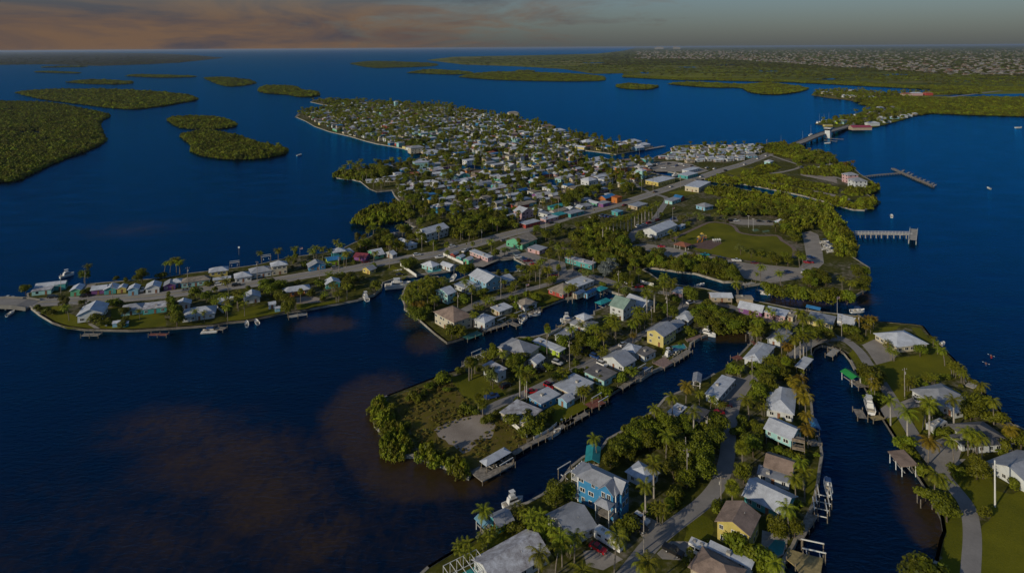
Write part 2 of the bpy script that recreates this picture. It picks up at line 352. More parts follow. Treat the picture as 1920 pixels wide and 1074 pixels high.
structure(sheet('mainland', MLW, ZL*0.9, M_marsh, -1.5, M_mud))
WESTW = [G(x, y, 0) for x, y in [(-900,135),(-300,128),(0,122),(77,121),(187,124),(277,121),(333,118),(373,114),(420,109),(367,104),(300,100.6),(150,98.4),(0,97.6),(-600,101.5)]]
structure(sheet('far_shore', WESTW, ZL*0.9, M_farland, -1.5, M_mud))
# inland ponds and side canals lie as sheets of water on the marsh
for nm, pts, z in [('pond', [(1740,180),(1800,177),(1862,177),(1920,176),(1980,178),(1980,183),(1920,182),(1850,181)], ZL*0.9+0.01), ('pond', [(1334,122),(1375,121),(1378,122.6),(1340,123.4)], ZL*0.9+0.01),
                   ('pond', [(1530,148),(1560,147.5),(1575,149.2),(1540,149.6)], ZL*0.9+0.01), ('pond', [(1200,136),(1217,136),(1215,138.4),(1203,138)], ZL*0.9+0.01), ('pond', [(1590,126),(1620,125.5),(1630,127.3),(1600,127.4)], ZL*0.9+0.01),
                   ('pond', [(1420,133),(1450,132.4),(1462,134),(1430,134.6)], ZL*0.9+0.01), ('pond', [(1640,140),(1690,138.8),(1705,140.6),(1660,141.6)], ZL*0.9+0.01), ('pond', [(1270,126),(1300,125.4),(1306,126.8),(1280,127.2)], ZL*0.9+0.01), ('pond', [(1770,152),(1830,150.6),(1850,152.4),(1790,153.6)], ZL*0.9+0.01), ('pond', [(1090,118),(1130,117.4),(1140,118.6),(1100,119)], ZL*0.9+0.01), ('canal', [(857,312),(880,309),(905,312),(944,319),(945,324),(915,320),(880,315),(860,317)], ZL+0.01), ('canal', [(1018,342),(1024,337),(1048,337),(1062,345),(1046,348),(1024,346)], ZL+0.01),
                   ('canal', [(985,334),(1000,334),(1002,340),(988,340)], ZL+0.01), ('canal', [(872,338),(884,334),(892,338),(880,342)], ZL+0.01)]:
    structure(sheet(nm, [G(x, y, z) for x, y in pts], z, M_water))

# mangrove islands: outline traced at the water line (near side) or at the canopy top (far side)
ISLES = [
 [(-260,192),(0,189),(100,193),(150,202),(198,212),(202,216),(184,227),(190,247),(193,267),(160,284),(110,302),(50,330),(0,343),(-300,360)],
 [(35,172),(83,183),(160,196),(240,205),(300,200),(363,189),(365,182),(333,175),(233,168),(100,167)],
 [(317,222),(343,240),(400,243),(440,238),(437,227),(400,217),(333,217)],
 [(340,250),(362,267),(367,287),(417,298),(483,298),(530,290),(532,281),(483,265),(433,250),(383,243)],
 [(128,153),(180,158),(238,158),(240,152),(170,149)], [(241,143),(300,146),(358,145),(355,141.5),(260,139)],
 [(387,145),(420,160),(447,162),(475,157),(465,150),(420,144)],
 [(487,167),(500,175),(545,178),(565,182),(595,180),(590,173),(565,168),(550,161),(500,160)],
 [(70,136),(140,138),(140,135),(80,133)], [(85,127),(150,126),(155,123.5),(90,124.5)],
 [(1157,159),(1170,166),(1210,168),(1232,164),(1225,160),(1180,156)],
 [(1255,156),(1330,162),(1390,163),(1410,174),(1450,178),(1490,174),(1512,167),(1490,160),(1440,154),(1390,157),(1300,153)],
 [(660,119),(700,127),(740,127),(812,124),(800,118),(700,115)], [(768,137),(850,140),(882,135),(810,130)],
 [(865,145),(930,150),(1050,153),(1120,152),(1132,149),(1120,141),(1050,136.5),(940,134),(885,138)], [(972,134),(996,135),(998,132),(976,131.5)]]
ISLW = []
for k, pts in enumerate(ISLES):
    cy = sum(p[1] for p in pts)/len(pts)
    w = [G(x, y, 0) if y >= cy else G(x, y, min(4.5, (y-90)*0.12)) for x, y in pts]
    w = [Vector((p.x, p.y, 0)) for p in smooth_line(w+[w[0]], 4)[:-1]]
    ISLW.append(w); structure(sheet('mangrove_island_ground', w, 0.35, M_mud, -1.0))
# ------------------------------------------------------------------ vegetation kinds
M_man = foliage('mangrove_leaves', (0.045, 0.060, 0.003), (0.235, 0.25, 0.008), 0.45)
M_leaf = foliage('broad_leaves', (0.040, 0.058, 0.003), (0.175, 0.195, 0.007), 0.3)
M_olive = foliage('grey_green_leaves', (0.06, 0.078, 0.015), (0.18, 0.19, 0.035), 0.25)
M_silver = foliage('silvery_leaves', (0.08, 0.10, 0.10), (0.20, 0.23, 0.22), 0.1)
M_palm = foliage('palm_fronds', (0.07, 0.092, 0.005), (0.24, 0.25, 0.01), 0.3)
M_palmy = foliage('yellowed_palm_fronds', (0.09, 0.075, 0.004), (0.27, 0.19, 0.01), 0.2)
M_pine = foliage('pine_needles', (0.05, 0.058, 0.008), (0.15, 0.145, 0.02), 0.3)
M_bark = mat('bark', (0.13, 0.10, 0.075), 0.95, 0.3, 2.0)
M_ptrunk = mat('palm_trunk', (0.22, 0.19, 0.155), 0.9, 0.25, 1.5)
M_rtrunk = mat('royal_palm_trunk', (0.40, 0.37, 0.33), 0.85, 0.2, 1.0)

def cards(pts, size, seed, up=0.35, nrm=None):
    """leaf-sized folded quads at the given points"""
    r = np.random.default_rng(seed); n = len(pts)
    a = r.normal(size=(n, 3)); a[:, 2] *= 0.6
    if nrm is not None:
        nn = nrm+r.normal(size=(n, 3))*0.55; nn[:, 2] += up; nn /= np.linalg.norm(nn, axis=1)[:, None]
        a -= nn*(a*nn).sum(1)[:, None]
    a /= np.linalg.norm(a, axis=1)[:, None]+1e-9
    c = np.cross(nn if nrm is not None else r.normal(size=(n, 3)), a); c /= np.linalg.norm(c, axis=1)[:, None]+1e-9
    s = (size*r.uniform(0.65, 1.35, n))[:, None]
    p = np.asarray(pts)
    vs = np.stack([p-a*s*0.5, p+c*s*0.34+a*s*0.05, p+a*s*0.55, p-c*s*0.34+a*s*0.05], 1).reshape(-1, 3)
    fs = np.arange(n*4).reshape(-1, 4)
    return vs, fs
def cards_mesh(name, vs, fs, m):
    me = bpy.data.meshes.new(name); me.from_pydata(vs.tolist(), [], fs.tolist()); me.materials.append(m); me.update(); return me
def lobed(seed, n_lobe, per, rx, rz, lobe_r, size, zc, flat=0.0, name='crown', m=None):
    """crown of leaf cards: uneven lobes spread through the crown's volume, with gaps"""
    r = np.random.default_rng(seed); P = []; N = []
    for k in range(n_lobe):
        d = r.normal(size=3); d /= np.linalg.norm(d)
        if d[2] < -0.75: d[2] *= -0.6
        q = r.uniform(0.35, 0.95)
        c = np.array([d[0]*rx*q, d[1]*rx*q, zc+d[2]*rz*q*(1-flat)])
        lr = lobe_r*r.uniform(0.6, 1.3); m_ = int(per*(lr/lobe_r)**1.6)
        e = r.normal(size=(m_, 3)); e /= np.linalg.norm(e, axis=1)[:, None]
        e[:, 2] = np.where(e[:, 2] < -0.4, -e[:, 2], e[:, 2])
        P.append(c+e*lr*np.array([1, 1, 0.78])*r.uniform(0.72, 1.05, (m_, 1))); N.append(e)
    vs, fs = cards(np.concatenate(P), size, seed+1, nrm=np.concatenate(N))
    return cards_mesh(name, vs, fs, m)
def trunk_mesh(seed, h, r0, limbs, spread, m, name='trunk'):
    r = random.Random(seed); b = MB(); top = Vector((r.uniform(-.3,.3), r.uniform(-.3,.3), h))
    b.tube([(0,0,-0.3), (r.uniform(-.15,.15), r.uniform(-.15,.15), h*0.5), top], r0, r0*0.7, 7)
    for k in range(limbs):
        q = 2*math.pi*k/limbs+r.uniform(-.4,.4); e = top+Vector((math.cos(q)*spread, math.sin(q)*spread, spread*r.uniform(0.6, 1.2)))
        b.tube([top-Vector((0,0,0.3)), (top+e)/2+Vector((0,0,0.25)), e], r0*0.55, r0*0.18, 5)
    return b.mesh(name, m)
def palm_crown(seed, nf, length, droop, width, m, up=0.9, name='crown', leaflets=15):
    """feather palm: arched fronds, each with separate leaflets on both sides of the rib"""
    r = random.Random(seed); b = MB()
    for k in range(nf):
        az = 2*math.pi*(k*0.382)+r.uniform(-.2,.2); tier = k/nf; el = up*(1-tier)-0.35*tier+r.uniform(-.12,.12); L = length*r.uniform(0.85, 1.1)*(0.75+0.25*math.sin(math.pi*min(1, tier+0.25)))
        dh = Vector((math.cos(az), math.sin(az), 0)); sd = Vector((-dh.y, dh.x, 0)); pts = []; p = Vector((0,0,0)); e = el
        for i in range(8):
            pts.append(p.copy()); p = p+(dh*math.cos(e)+Vector((0,0,math.sin(e))))*L/7; e -= droop*(0.6+0.8*i/7)/7*(1.0+0.5*tier)
        b.tube(pts, 0.045, 0.012, 3, cap=False)
        for j in range(leaflets):
            u = 0.12+0.88*j/(leaflets-1); f = u*7; i = min(6, int(f)); q = pts[i].lerp(pts[i+1], f-i); tan = (pts[i+1]-pts[i]).normalized()
            wl = width*(math.sin(math.pi*min(1, u*0.82+0.14)))**0.7*r.uniform(0.85, 1.1); hw = L/leaflets*0.42
            for s in (-1, 1):
                tip = q+sd*s*wl*0.86+tan*wl*0.42-Vector((0,0,wl*r.uniform(0.30, 0.6)))
                b.add([q-tan*hw, q+tan*hw, tip], [(0,1,2)])
    return b.mesh(name, m)
def fan_crown(seed, nf, rad, m, name='crown'):
    """fan palm: a round head of stiff pleated fans on stalks, dead skirt below"""
    r = random.Random(seed); b = MB()
    for k in range(nf):
        az = 2*math.pi*(k*0.382); el = 1.35-2.1*(k/nf)+r.uniform(-.15,.15); d = Vector((math.cos(az)*math.cos(el), math.sin(az)*math.cos(el), math.sin(el)))
        sd = Vector((-math.sin(az), math.cos(az), 0)); up = d.cross(sd); base = d*rad*0.45
        b.tube([(0,0,0), base], 0.03, 0.025, 3, cap=False)
        for j in range(9):
            q = (j-4)*0.30; t = base+(d*math.cos(q)+sd*math.sin(q))*rad*0.62*r.uniform(0.9, 1.1)-Vector((0,0,rad*0.12*abs(j-4)/2)); h = (d*math.cos(q+.12)+sd*math.sin(q+.12))*rad*0.36; h2 = (d*math.cos(q-.12)+sd*math.sin(q-.12))*rad*0.36
            b.add([base, base+h, t, base+h2], [(0,1,2,3)])
    return b.mesh(name, m)
def palm_trunk(seed, h, r0, bend, m, name='trunk'):
    r = random.Random(seed); a = r.uniform(0, 6.28); n = 7
    pts = [(math.cos(a)*bend*h*(i/(n-1))**2, math.sin(a)*bend*h*(i/(n-1))**2, -0.3+(h+0.3)*i/(n-1)) for i in range(n)]
    me = MB().tube(pts, r0, r0*0.72, 7).mesh(name, m); return me, Vector(pts[-1])

KINDS = {}
def kind_tree(key, cm, tm, top=(0,0,0), zref=0.7, H=1.0, cat='tree', label=''):
    KINDS.setdefault(key, []).append(dict(crown=cm, trunk=tm, top=Vector(top), zref=zref, H=H, cat=cat, label=label))
for s in range(4):
    kind_tree('broad', lobed(20+s, 19, 105, 3.3, 2.9, 1.6, 0.62, 4.1, m=M_leaf), trunk_mesh(s, 3.0, 0.26, 5, 1.6, M_bark), H=7.2, cat='tree')
for s in range(3):
    kind_tree('olive', lobed(40+s, 12, 90, 2.6, 1.9, 1.25, 0.5, 3.6, m=M_olive), trunk_mesh(10+s, 2.4, 0.2, 5, 1.3, M_bark), H=5.4)
    kind_tree('bush', lobed(60+s, 9, 80, 1.3, 0.9, 0.95, 0.46, 1.05, m=M_leaf), trunk_mesh(20+s, 0.6, 0.1, 4, 0.5, M_bark, 'stem'), H=2.4, cat='bush')
kind_tree('silver', lobed(70, 16, 90, 2.8, 2.4, 1.2, 0.6, 3.8, m=M_silver), trunk_mesh(30, 2.4, 0.25, 5, 1.4, M_bark), H=6.4)
for s in range(2):
    kind_tree('pine', lobed(80+s, 20, 70, 1.9, 5.0, 1.3, 0.55, 7.0, m=M_pine), trunk_mesh(40+s, 6.5, 0.24, 6, 1.6, M_bark), H=12.0)
    kind_tree('cypress', lobed(84+s, 16, 80, 1.1, 4.2, 0.95, 0.5, 4.6, m=M_leaf), trunk_mesh(44+s, 4.0, 0.2, 4, 0.7, M_bark), H=9.0)
for s in range(4):
    tm, tp = palm_trunk(s, 7.2, 0.19, 0.05+0.04*s, M_ptrunk)
    kind_tree('coco', palm_crown(100+s, 19, 3.5, 1.9, 0.95, M_palm), tm, tp, H=8.2, cat='palm')
for s in range(2):
    tm, tp = palm_trunk(10+s, 6.6, 0.18, 0.06, M_ptrunk)
    kind_tree('goldpalm', palm_crown(110+s, 24, 3.6, 2.2, 1.0, M_palmy, 1.0), tm, tp, H=7.6, cat='palm')
for s in range(3):
    tm, tp = palm_trunk(20+s, 8.6, 0.26, 0.01, M_rtrunk)
    kind_tree('royal', palm_crown(120+s, 17, 3.3, 1.75, 0.9, M_palm, 1.15), tm, tp, H=10.0, cat='palm')
for s in range(3):
    tm, tp = palm_trunk(30+s, 5.2, 0.2, 0.02, M_ptrunk)
    kind_tree('fan', fan_crown(130+s, 34, 1.75, M_palm), tm, tp, H=6.4, cat='palm')
for s in range(3):          # multi-stemmed clump of slender palms
    b = MB(); vs = MB(); r = random.Random(140+s); cr = MB()
    for k in range(6):
        q = k*1.05; bx, by = math.cos(q)*0.6, math.sin(q)*0.6; h = r.uniform(2.6, 4.4); tx, ty = bx*2.2, by*2.2
        b.tube([(bx,by,-.2), (bx*1.4,by*1.4,h*.6), (tx,ty,h)], 0.08, 0.06, 5)
        pc = palm_crown(150+s*7+k, 9, 1.9, 1.9, 0.55, M_palm, 1.1, leaflets=9)
        cr.add([(v.co.x+tx, v.co.y+ty, v.co.z+h) for v in pc.vertices], [tuple(f.vertices) for f in pc.polygons]); bpy.data.meshes.remove(pc)
    kind_tree('clump', cr.mesh('crown', M_palm), b.mesh('stems', M_ptrunk), (0,0,0), H=5.2, cat='palm')

# ------------------------------------------------------------------ uncountable cover: instances on points
def scatter(name, pts, scl, proto, label, cat, rots=None):
    n = len(pts)
    me = bpy.data.meshes.new(name); me.from_pydata([tuple(p) for p in pts], [], [])
    a = me.attributes.new('isc', 'FLOAT_VECTOR', 'POINT'); a.data.foreach_set('vector', np.asarray(scl, dtype=np.float32).ravel())
    a = me.attributes.new('irot', 'FLOAT_VECTOR', 'POINT'); rr = np.zeros((n, 3), np.float32); rr[:, 2] = nrg.uniform(0, 6.28, n) if rots is None else rots; a.data.foreach_set('vector', rr.ravel())
    o = link(name, me); ng = bpy.data.node_groups.new(name, 'GeometryNodeTree')
    ng.interface.new_socket('Geometry', in_out='INPUT', socket_type='NodeSocketGeometry'); ng.interface.new_socket('Geometry', in_out='OUTPUT', socket_type='NodeSocketGeometry')
    N = ng.nodes; gi = N.new('NodeGroupInput'); go = N.new('NodeGroupOutput'); ip = N.new('GeometryNodeInstanceOnPoints'); oi = N.new('GeometryNodeObjectInfo'); oi.inputs['Object'].default_value = proto
    oi.inputs['As Instance'].default_value = True
    def attr(nm):
        x = N.new('GeometryNodeInputNamedAttribute'); x.data_type = 'FLOAT_VECTOR'; x.inputs[0].default_value = nm; return x.outputs[0]
    e2r = N.new('FunctionNodeEulerToRotation'); ng.links.new(attr('irot'), e2r.inputs[0])
    ng.links.new(gi.outputs[0], ip.inputs['Points']); ng.links.new(oi.outputs['Geometry'], ip.inputs['Instance']); ng.links.new(e2r.outputs[0], ip.inputs['Rotation']); ng.links.new(attr('isc'), ip.inputs['Scale'])
    ng.links.new(ip.outputs[0], go.inputs[0]); md = o.modifiers.new('scatter', 'NODES'); md.node_group = ng
    return tag(o, label, cat, kind='stuff')
def proto(me): return bpy.data.objects.new('proto', me)
# a unit mangrove clump: radius 1, height 1
PR_MAN = [proto(lobed(200+s, 8, 34, 0.7, 0.42, 0.42, 0.26, 0.5, m=M_man, name='mangrove_clump')) for s in range(3)]
PR_PINE = proto(lobed(210, 8, 26, 0.55, 0.42, 0.40, 0.25, 0.5, m=M_pine, name='wood_clump'))
def fill_poly(poly, spacing, jit=0.45, keep=None):
    xs = [p[0] for p in poly]; ys = [p[1] for p in poly]; out = []
    nx = int((max(xs)-min(xs))/spacing)+1; ny = int((max(ys)-min(ys))/spacing)+1
    for i in range(nx+1):
        for j in range(ny+1):
            p = (min(xs)+(i+rng.uniform(-jit, jit))*spacing, min(ys)+(j+(0.5 if i % 2 else 0)+rng.uniform(-jit, jit))*spacing)
            if inside(p, poly) and (keep is None or keep(p)): out.append(p)
    return out
def in_view(p, mg=260):
    if p[1] < 60: return False
    x = PX0+p[0]/p[1]*FPX; return -mg < x < 1920+mg
def canopy(name, poly, r0, h0, pr, label, cat='mangroves', keep=None, edge=True, z=0.2):
    cy = sum(p[1] for p in poly)/len(poly); sp = r0*1.05
    P = fill_poly(poly, sp, keep=lambda p: in_view(p) and (keep is None or keep(p)))
    pts = []; sc = []
    for p in P:
        k = rng.uniform(0.55, 1.15)*(1.7 if rng.random() < .14 else 1.0); pts.append((p[0], p[1], z)); sc.append((r0*k*rng.uniform(0.9, 1.15), r0*k*rng.uniform(0.9, 1.15), h0*rng.uniform(0.6, 1.2)*(0.55+0.45*k)))
    if edge:
        n = len(poly)
        for i in range(n):
            a, b = Vector(poly[i][:2]), Vector(poly[(i+1) % n][:2]); L = (b-a).length
            for q in range(int(L/(r0*0.75))+1):
                c = a.lerp(b, (q+0.5)/(int(L/(r0*0.75))+1))
                if in_view(c): pts.append((c.x+rng.uniform(-.9,.5)*r0, c.y+rng.uniform(-.9,.5)*r0, -0.1)); k = rng.uniform(0.6, 1.35); sc.append((r0*k, r0*k, h0*rng.uniform(0.55, 0.95)))
    if pts: return scatter(name, pts, sc, pr, label, cat)
ISLAB = ['large mangrove thicket with small ponds off the west shore', 'long low mangrove island with a blunt eastern end', 'rounded mangrove islet behind a larger one across a notch', 'broad mangrove island with a tapering tip facing the village point',
 'flat mangrove islet west of a thin strip islet', 'thin strip of mangroves across open water', 'oval mangrove islet between two open channels', 'two-lobed mangrove islet off the village point', 'sliver of mangrove near the far west shore', 'faint sliver of mangrove hugging the far west shore',
 'small oval mangrove islet alone in the bay', 'mangrove island with a long thin tail west of the bridge', 'outermost pale mangrove chain in the bay', 'short mangrove strip inside the outer chain', 'long mangrove strip in front of the marsh shore', 'tiny mangrove tuft behind the long strip']
for k, w in enumerate(ISLW):
    dm = sum(p[1] for p in w)/len(w)
    holes = []
    if k == 0: holes = [[G(x, y, 4) for x, y in h] for h in ([(34,250),(58,249),(76,249.5),(80,244),(66,242),(48,243.5),(32,242)], [(-10,206),(20,205),(40,206),(42,202),(10,201),(-10,200)])]
    for h in holes: structure(sheet('pond', h, 0.37, M_water))
    canopy('mangrove_thicket', w, max(2.6, dm/330), 5.2, PR_MAN[k % 3], ISLAB[k], keep=lambda p: not any(inside(p, h) for h in holes))
# ------------------------------------------------------------------ houses
WALL = dict(white=(.55,.58,.60), cream=(.50,.45,.34), yellow=(.50,.41,.12), paleyellow=(.60,.52,.20), teal=(.07,.32,.33), aqua=(.30,.54,.55), blue=(.04,.21,.42), skyblue=(.22,.42,.56), green=(.13,.42,.27), lime=(.36,.50,.04),
            pink=(.52,.34,.36), red=(.36,.06,.05), orange=(.50,.17,.04), purple=(.20,.08,.25), grey=(.40,.40,.40), tan=(.40,.33,.24))
ROOF = dict(white=((.60,.64,.72), 2.4), grey=((.36,.38,.43), 2.4), darkgrey=((.16,.155,.16), 0), brown=((.27,.20,.165), 0), tan=((.32,.28,.235), 0), terracotta=((.36,.14,.08), 3.0), palegreen=((.32,.45,.38), 2.4), blue=((.04,.20,.46), 2.4),
            teal=((.03,.32,.36), 2.4), maroon=((.24,.05,.07), 2.4), stained=((.55,.57,.63), 0), purple=((.22,.08,.26), 0), orange=((.5,.14,.03), 0), skyblue=((.2,.4,.52), 2.4), paleyellow=((.55,.5,.3), 0), lime=((.3,.45,.05), 2.4), pink=((.34,.06,.10), 2.4), green=((.03,.34,.08), 2.4))
def wall_mat(k): return mat('wall_'+k, WALL[k], 0.8, 0.10, 0.5, rand=0.06)
def roof_mat(k):
    c, s = ROOF[k]
    if k == 'stained': return mat('roof_stained', c, 0.8, 0.2, 0.45, col2=(.20,.18,.19), rand=0.1)
    return mat('roof_'+k, c, 0.5 if s else 0.9, 0.16 if s else 0.22, 0.35, spec=0.35, rand=0.12, seams=s, bump=0 if s else 0.4)
M_trim = mat('white_trim', (.68,.68,.66), 0.6, 0.05)
M_glass = mat('window_glass', (.018,.024,.032), 0.08, 0.3, spec=0.6)
M_wood = mat('weathered_wood', (.23,.185,.14), 0.9, 0.3, 1.2)
M_deck = mat('grey_deck_boards', (.30,.27,.235), 0.9, 0.3, 1.0)
M_pile = mat('timber_piling', (.24,.20,.15), 0.9, 0.3, 1.5)
M_dark = mat('dark_shade', (.03,.03,.032), 0.7)
M_door = mat('painted_door', (.25,.12,.07), 0.6)
M_pv = mat('solar_glass', (.012,.02,.05), 0.15, 0.2, spec=0.6)
ME_WIN = MB().box((0,0,0), (1,0.10,1)).mesh('window', M_trim)
ME_PANE = MB().box((-.225,-.055,0), (.37,0.03,.8)).box((.225,-.055,0), (.37,0.03,.8)).mesh('pane', M_glass)
ME_FARWIN = MB().box((0,0,0), (1,0.08,1)).mesh('window', M_glass)
ME_DOOR = MB().box((0,0,0), (1,0.10,1)).mesh('door', M_door)
ME_PIPE = MB().tube([(0,0,-.3),(0,0,.5)], .08, n=6).mesh('vent_pipe', M_trim)
OCC = []                                # footprints: (x, y, radius)
HOUSES = []
def roof_mesh(kind, ridge, W, Dp, rise, m, th=0.16):
    """W along x, Dp along y, eave at z=0, overhang included"""
    b = MB(); hx, hy = W/2, Dp/2
    if kind in ('flat',):
        s = rise*0.5
        b.add([(-hx,-hy,0),(hx,-hy,0),(hx,hy,s),(-hx,hy,s),(-hx,-hy,.28),(hx,-hy,.28),(hx,hy,s+.28),(-hx,hy,s+.28)], [(3,2,1,0),(4,5,6,7),(0,1,5,4),(1,2,6,5),(2,3,7,6),(3,0,4,7)])
    else:
        sw = ridge == 'b'
        a, c = (hy, hx) if sw else (hx, hy)              # a: half length along the ridge, c: half span
        q = (lambda x, y, z: (y, x, z)) if sw else (lambda x, y, z: (x, y, z))
        fl = (lambda f: f[::-1]) if sw else (lambda f: f)
        if kind == 'gable':
            for s in (-1, 1):
                vs = [q(-a, s*c, 0), q(a, s*c, 0), q(a, 0, rise), q(-a, 0, rise), q(-a, s*c, -th), q(a, s*c, -th), q(a, 0, rise-th), q(-a, 0, rise-th)]
                fs = [(0,1,2,3),(7,6,5,4),(0,4,5,1),(1,5,6,2),(3,7,4,0)]
                if s > 0: fs = [f[::-1] for f in fs]
                b.add(vs, [fl(f) for f in fs])
        else:
            i = max(0.0, a-c*0.95); 
            vs = [q(-a,-c,0), q(a,-c,0), q(a,c,0), q(-a,c,0), q(-i,0,rise), q(i,0,rise), q(-a,-c,-th), q(a,-c,-th), q(a,c,-th), q(-a,c,-th)]
            b.add(vs, [fl(f) for f in [(0,1,5,4),(2,3,4,5),(1,2,5),(3,0,4),(6,7,1,0),(7,8,2,1),(8,9,3,2),(9,6,0,3),(9,8,7,6)]])
    return b.mesh('roof', m)
def wall_mesh(kind, ridge, W, Dp, h, rise, m, slope_ratio):
    b = MB(); hx, hy = W/2, Dp/2
    if kind == 'gable':
        r = rise*slope_ratio
        if ridge == 'a':
            b.add([(-hx,-hy,0),(hx,-hy,0),(hx,hy,0),(-hx,hy,0),(-hx,-hy,h),(hx,-hy,h),(hx,hy,h),(-hx,hy,h),(-hx,0,h+r),(hx,0,h+r)], [(0,1,5,4),(2,3,7,6),(1,2,6,9,5),(3,0,4,8,7)])
        else:
            b.add([(-hx,-hy,0),(hx,-hy,0),(hx,hy,0),(-hx,hy,0),(-hx,-hy,h),(hx,-hy,h),(hx,hy,h),(-hx,hy,h),(0,-hy,h+r),(0,hy,h+r)], [(0,1,5,8,4),(2,3,7,9,6),(1,2,6,5),(3,0,4,7)])
    else:
        b.box((0,0,h/2), (W, Dp, h))
    return b.mesh('wall', m)
def house(p, ang, W, Dp, h, kind, ridge, wall, roof, label, base=0.0, group=None, rise=None, porch=False, name='house', cat='house', chim=False, z0=ZL):
    """W x Dp over the eaves, wall height h (from base), facing sides get windows"""
    dist = math.hypot(p[0], p[1])
    h = h*0.84 if h < 5 else h*0.92
    o = thing(name, label, cat, (p[0], p[1], z0), ang, group); HOUSES.append(o)
    OCC.append((p[0], p[1], max(W, Dp)*0.5))
    ov = 0.6 if min(W, Dp) > 5 else 0.25
    if kind == 'flat': ov = 0.4
    span = Dp if (ridge == 'a') else W
    if rise is None: rise = {'gable': 0.21, 'hip': 0.21, 'flat': 0.06}[kind]*span if kind != 'flat' else 0.35
    ww, wd = W-2*ov, Dp-2*ov
    ratio = (span-2*ov)/span
    eave_drop = rise*(ov/(span/2)) if kind == 'gable' else 0.0
    wl = link('wall', wall_mesh(kind, ridge, ww, wd, h, rise, wall_mat(wall), ratio), o, (0,0,base))
    rf = link('roof', roof_mesh(kind, ridge, W, Dp, rise, roof_mat(roof)), o, (0,0,base+h-eave_drop+(0.02 if kind != 'gable' else 0.17)))
    if base > 0.6:
        nx = max(2, int(ww/3.2)+1); ny = max(2, int(wd/3.2)+1)
        for i in range(nx):
            for j in range(ny):
                if i in (0, nx-1) or j in (0, ny-1):
                    MB().box((0,0,base/2-0.25), (.3,.3,base+0.5)).build('stilt', M_pile, o, (-ww/2+.2+(ww-.4)*i/(nx-1), -wd/2+.2+(wd-.4)*j/(ny-1), 0))
    tocam = Vector((-p[0], -p[1])).normalized(); storeys = max(1, int(round(h/2.8)))
    if dist < 900:
        for k, (nx, ny, L) in enumerate(((0,-1,ww),(1,0,wd),(0,1,ww),(-1,0,wd))):
            wn = Vector((nx*math.cos(ang)-ny*math.sin(ang), nx*math.sin(ang)+ny*math.cos(ang)))
            if wn.dot(tocam) < -0.05: continue
            near = dist < 430
            cnt = max(1, int(L/(2.9 if near else 4.2))); rz = math.atan2(nx, -ny)
            for s in range(storeys):
                for q in range(cnt):
                    u = (q+0.5)/cnt-0.5+rng.uniform(-.04,.04); zc = base+1.45+s*2.8
                    if zc+0.6 > base+h: continue
                    off = (wd if ny else ww)/2+0.02; tx, ty = (L*u, 0) if ny else (0, L*u)
                    loc = (nx*off+tx, ny*off+ty, zc)
                    if s == 0 and q == cnt//2 and k in (0, 3) and base < 1.5:
                        link('door', ME_DOOR, o, (loc[0], loc[1], base+1.03), rz, (1.0, 1, 2.06)); continue
                    if near:
                        wv = link('window', ME_WIN, o, loc, rz, (rng.choice((1.2,1.5,1.9)), 1, 1.3)); link('pane', ME_PANE, wv)
                    else: link('window', ME_FARWIN, o, loc, rz, (1.3, 1, 1.2))
    if dist < 430 and kind != 'flat':
        pz = base+h+rise*0.5; link('vent_pipe', ME_PIPE, o, (ww*0.18, wd*0.12, pz))
    if dist < 430 and kind == 'flat':
        MB().box((0,0,.35), (1.1,1.1,.8)).build('roof_unit', M_conc, o, (ww*rng.uniform(-.3,.3), wd*rng.uniform(-.2,.2), base+h+.35))
    if chim: MB().box((0,0,.9), (.9,.9,2.4)).build('chimney', M_conc, rf, (W*.22, 0, rise*.5))
    if porch:
        pr = MB().box((0,-Dp/2-1.3, base+min(h,3.0)-.1), (W*.7, 2.6, .14)).build('porch_roof', roof_mat(roof), o)
        MB().box((0,-Dp/2-1.3, base+.1), (W*.7, 2.6, .2)).build('porch_floor', M_deck, o)
        for q in range(4): MB().box((0,0,base/2+1.4), (.16,.16,base+2.8)).build('porch_post', M_trim, o, (-W*.33+W*.22*q, -Dp/2-2.4, 0))
    return o
REG = dict(can='houses on the canal streets', spit='houses along the west spit', east='houses on the east peninsula', vil='houses of the crowded village', road='shops and houses on the main road', far='houses beyond the drawbridge', park='park buildings')
def corner_house(v, mode, x1, y1, x2, y2, x3, y3, h, kind, ridge, wall, roof, label, base=0.0, reg='can', **kw):
    z = ZL+base+h*0.86
    a, b, c = GV(v, x1, y1, z), GV(v, x2, y2, z), GV(v, x3, y3, z)
    if mode == 'T': b = a+c-b
    e1, e2 = b-a, c-b
    t1 = math.atan2(e1.y, e1.x); t2 = math.atan2(e2.y, e2.x)-math.pi/2
    dd = (t2-t1+math.pi) % (2*math.pi)-math.pi; k = e2.length/(e1.length+e2.length); ang = t1+dd*k
    ctr = (a+c)/2
    return house((ctr.x, ctr.y), ang, max(3.0, e1.length*math.cos(dd*k)), max(3.0, e2.length*math.cos(dd*(1-k))), h, kind, ridge, wall, roof, label, base, REG[reg], **kw)
def centre_house(v, cx, cy, W, Dp, deg, h, kind, ridge, wall, roof, label, base=0.0, reg='vil', **kw):
    p = GV(v, cx, cy, ZL+base+h+0.6); return house((p.x, p.y), R(deg), W, Dp, h, kind, ridge, wall, roof, label, base, REG[reg], **kw)
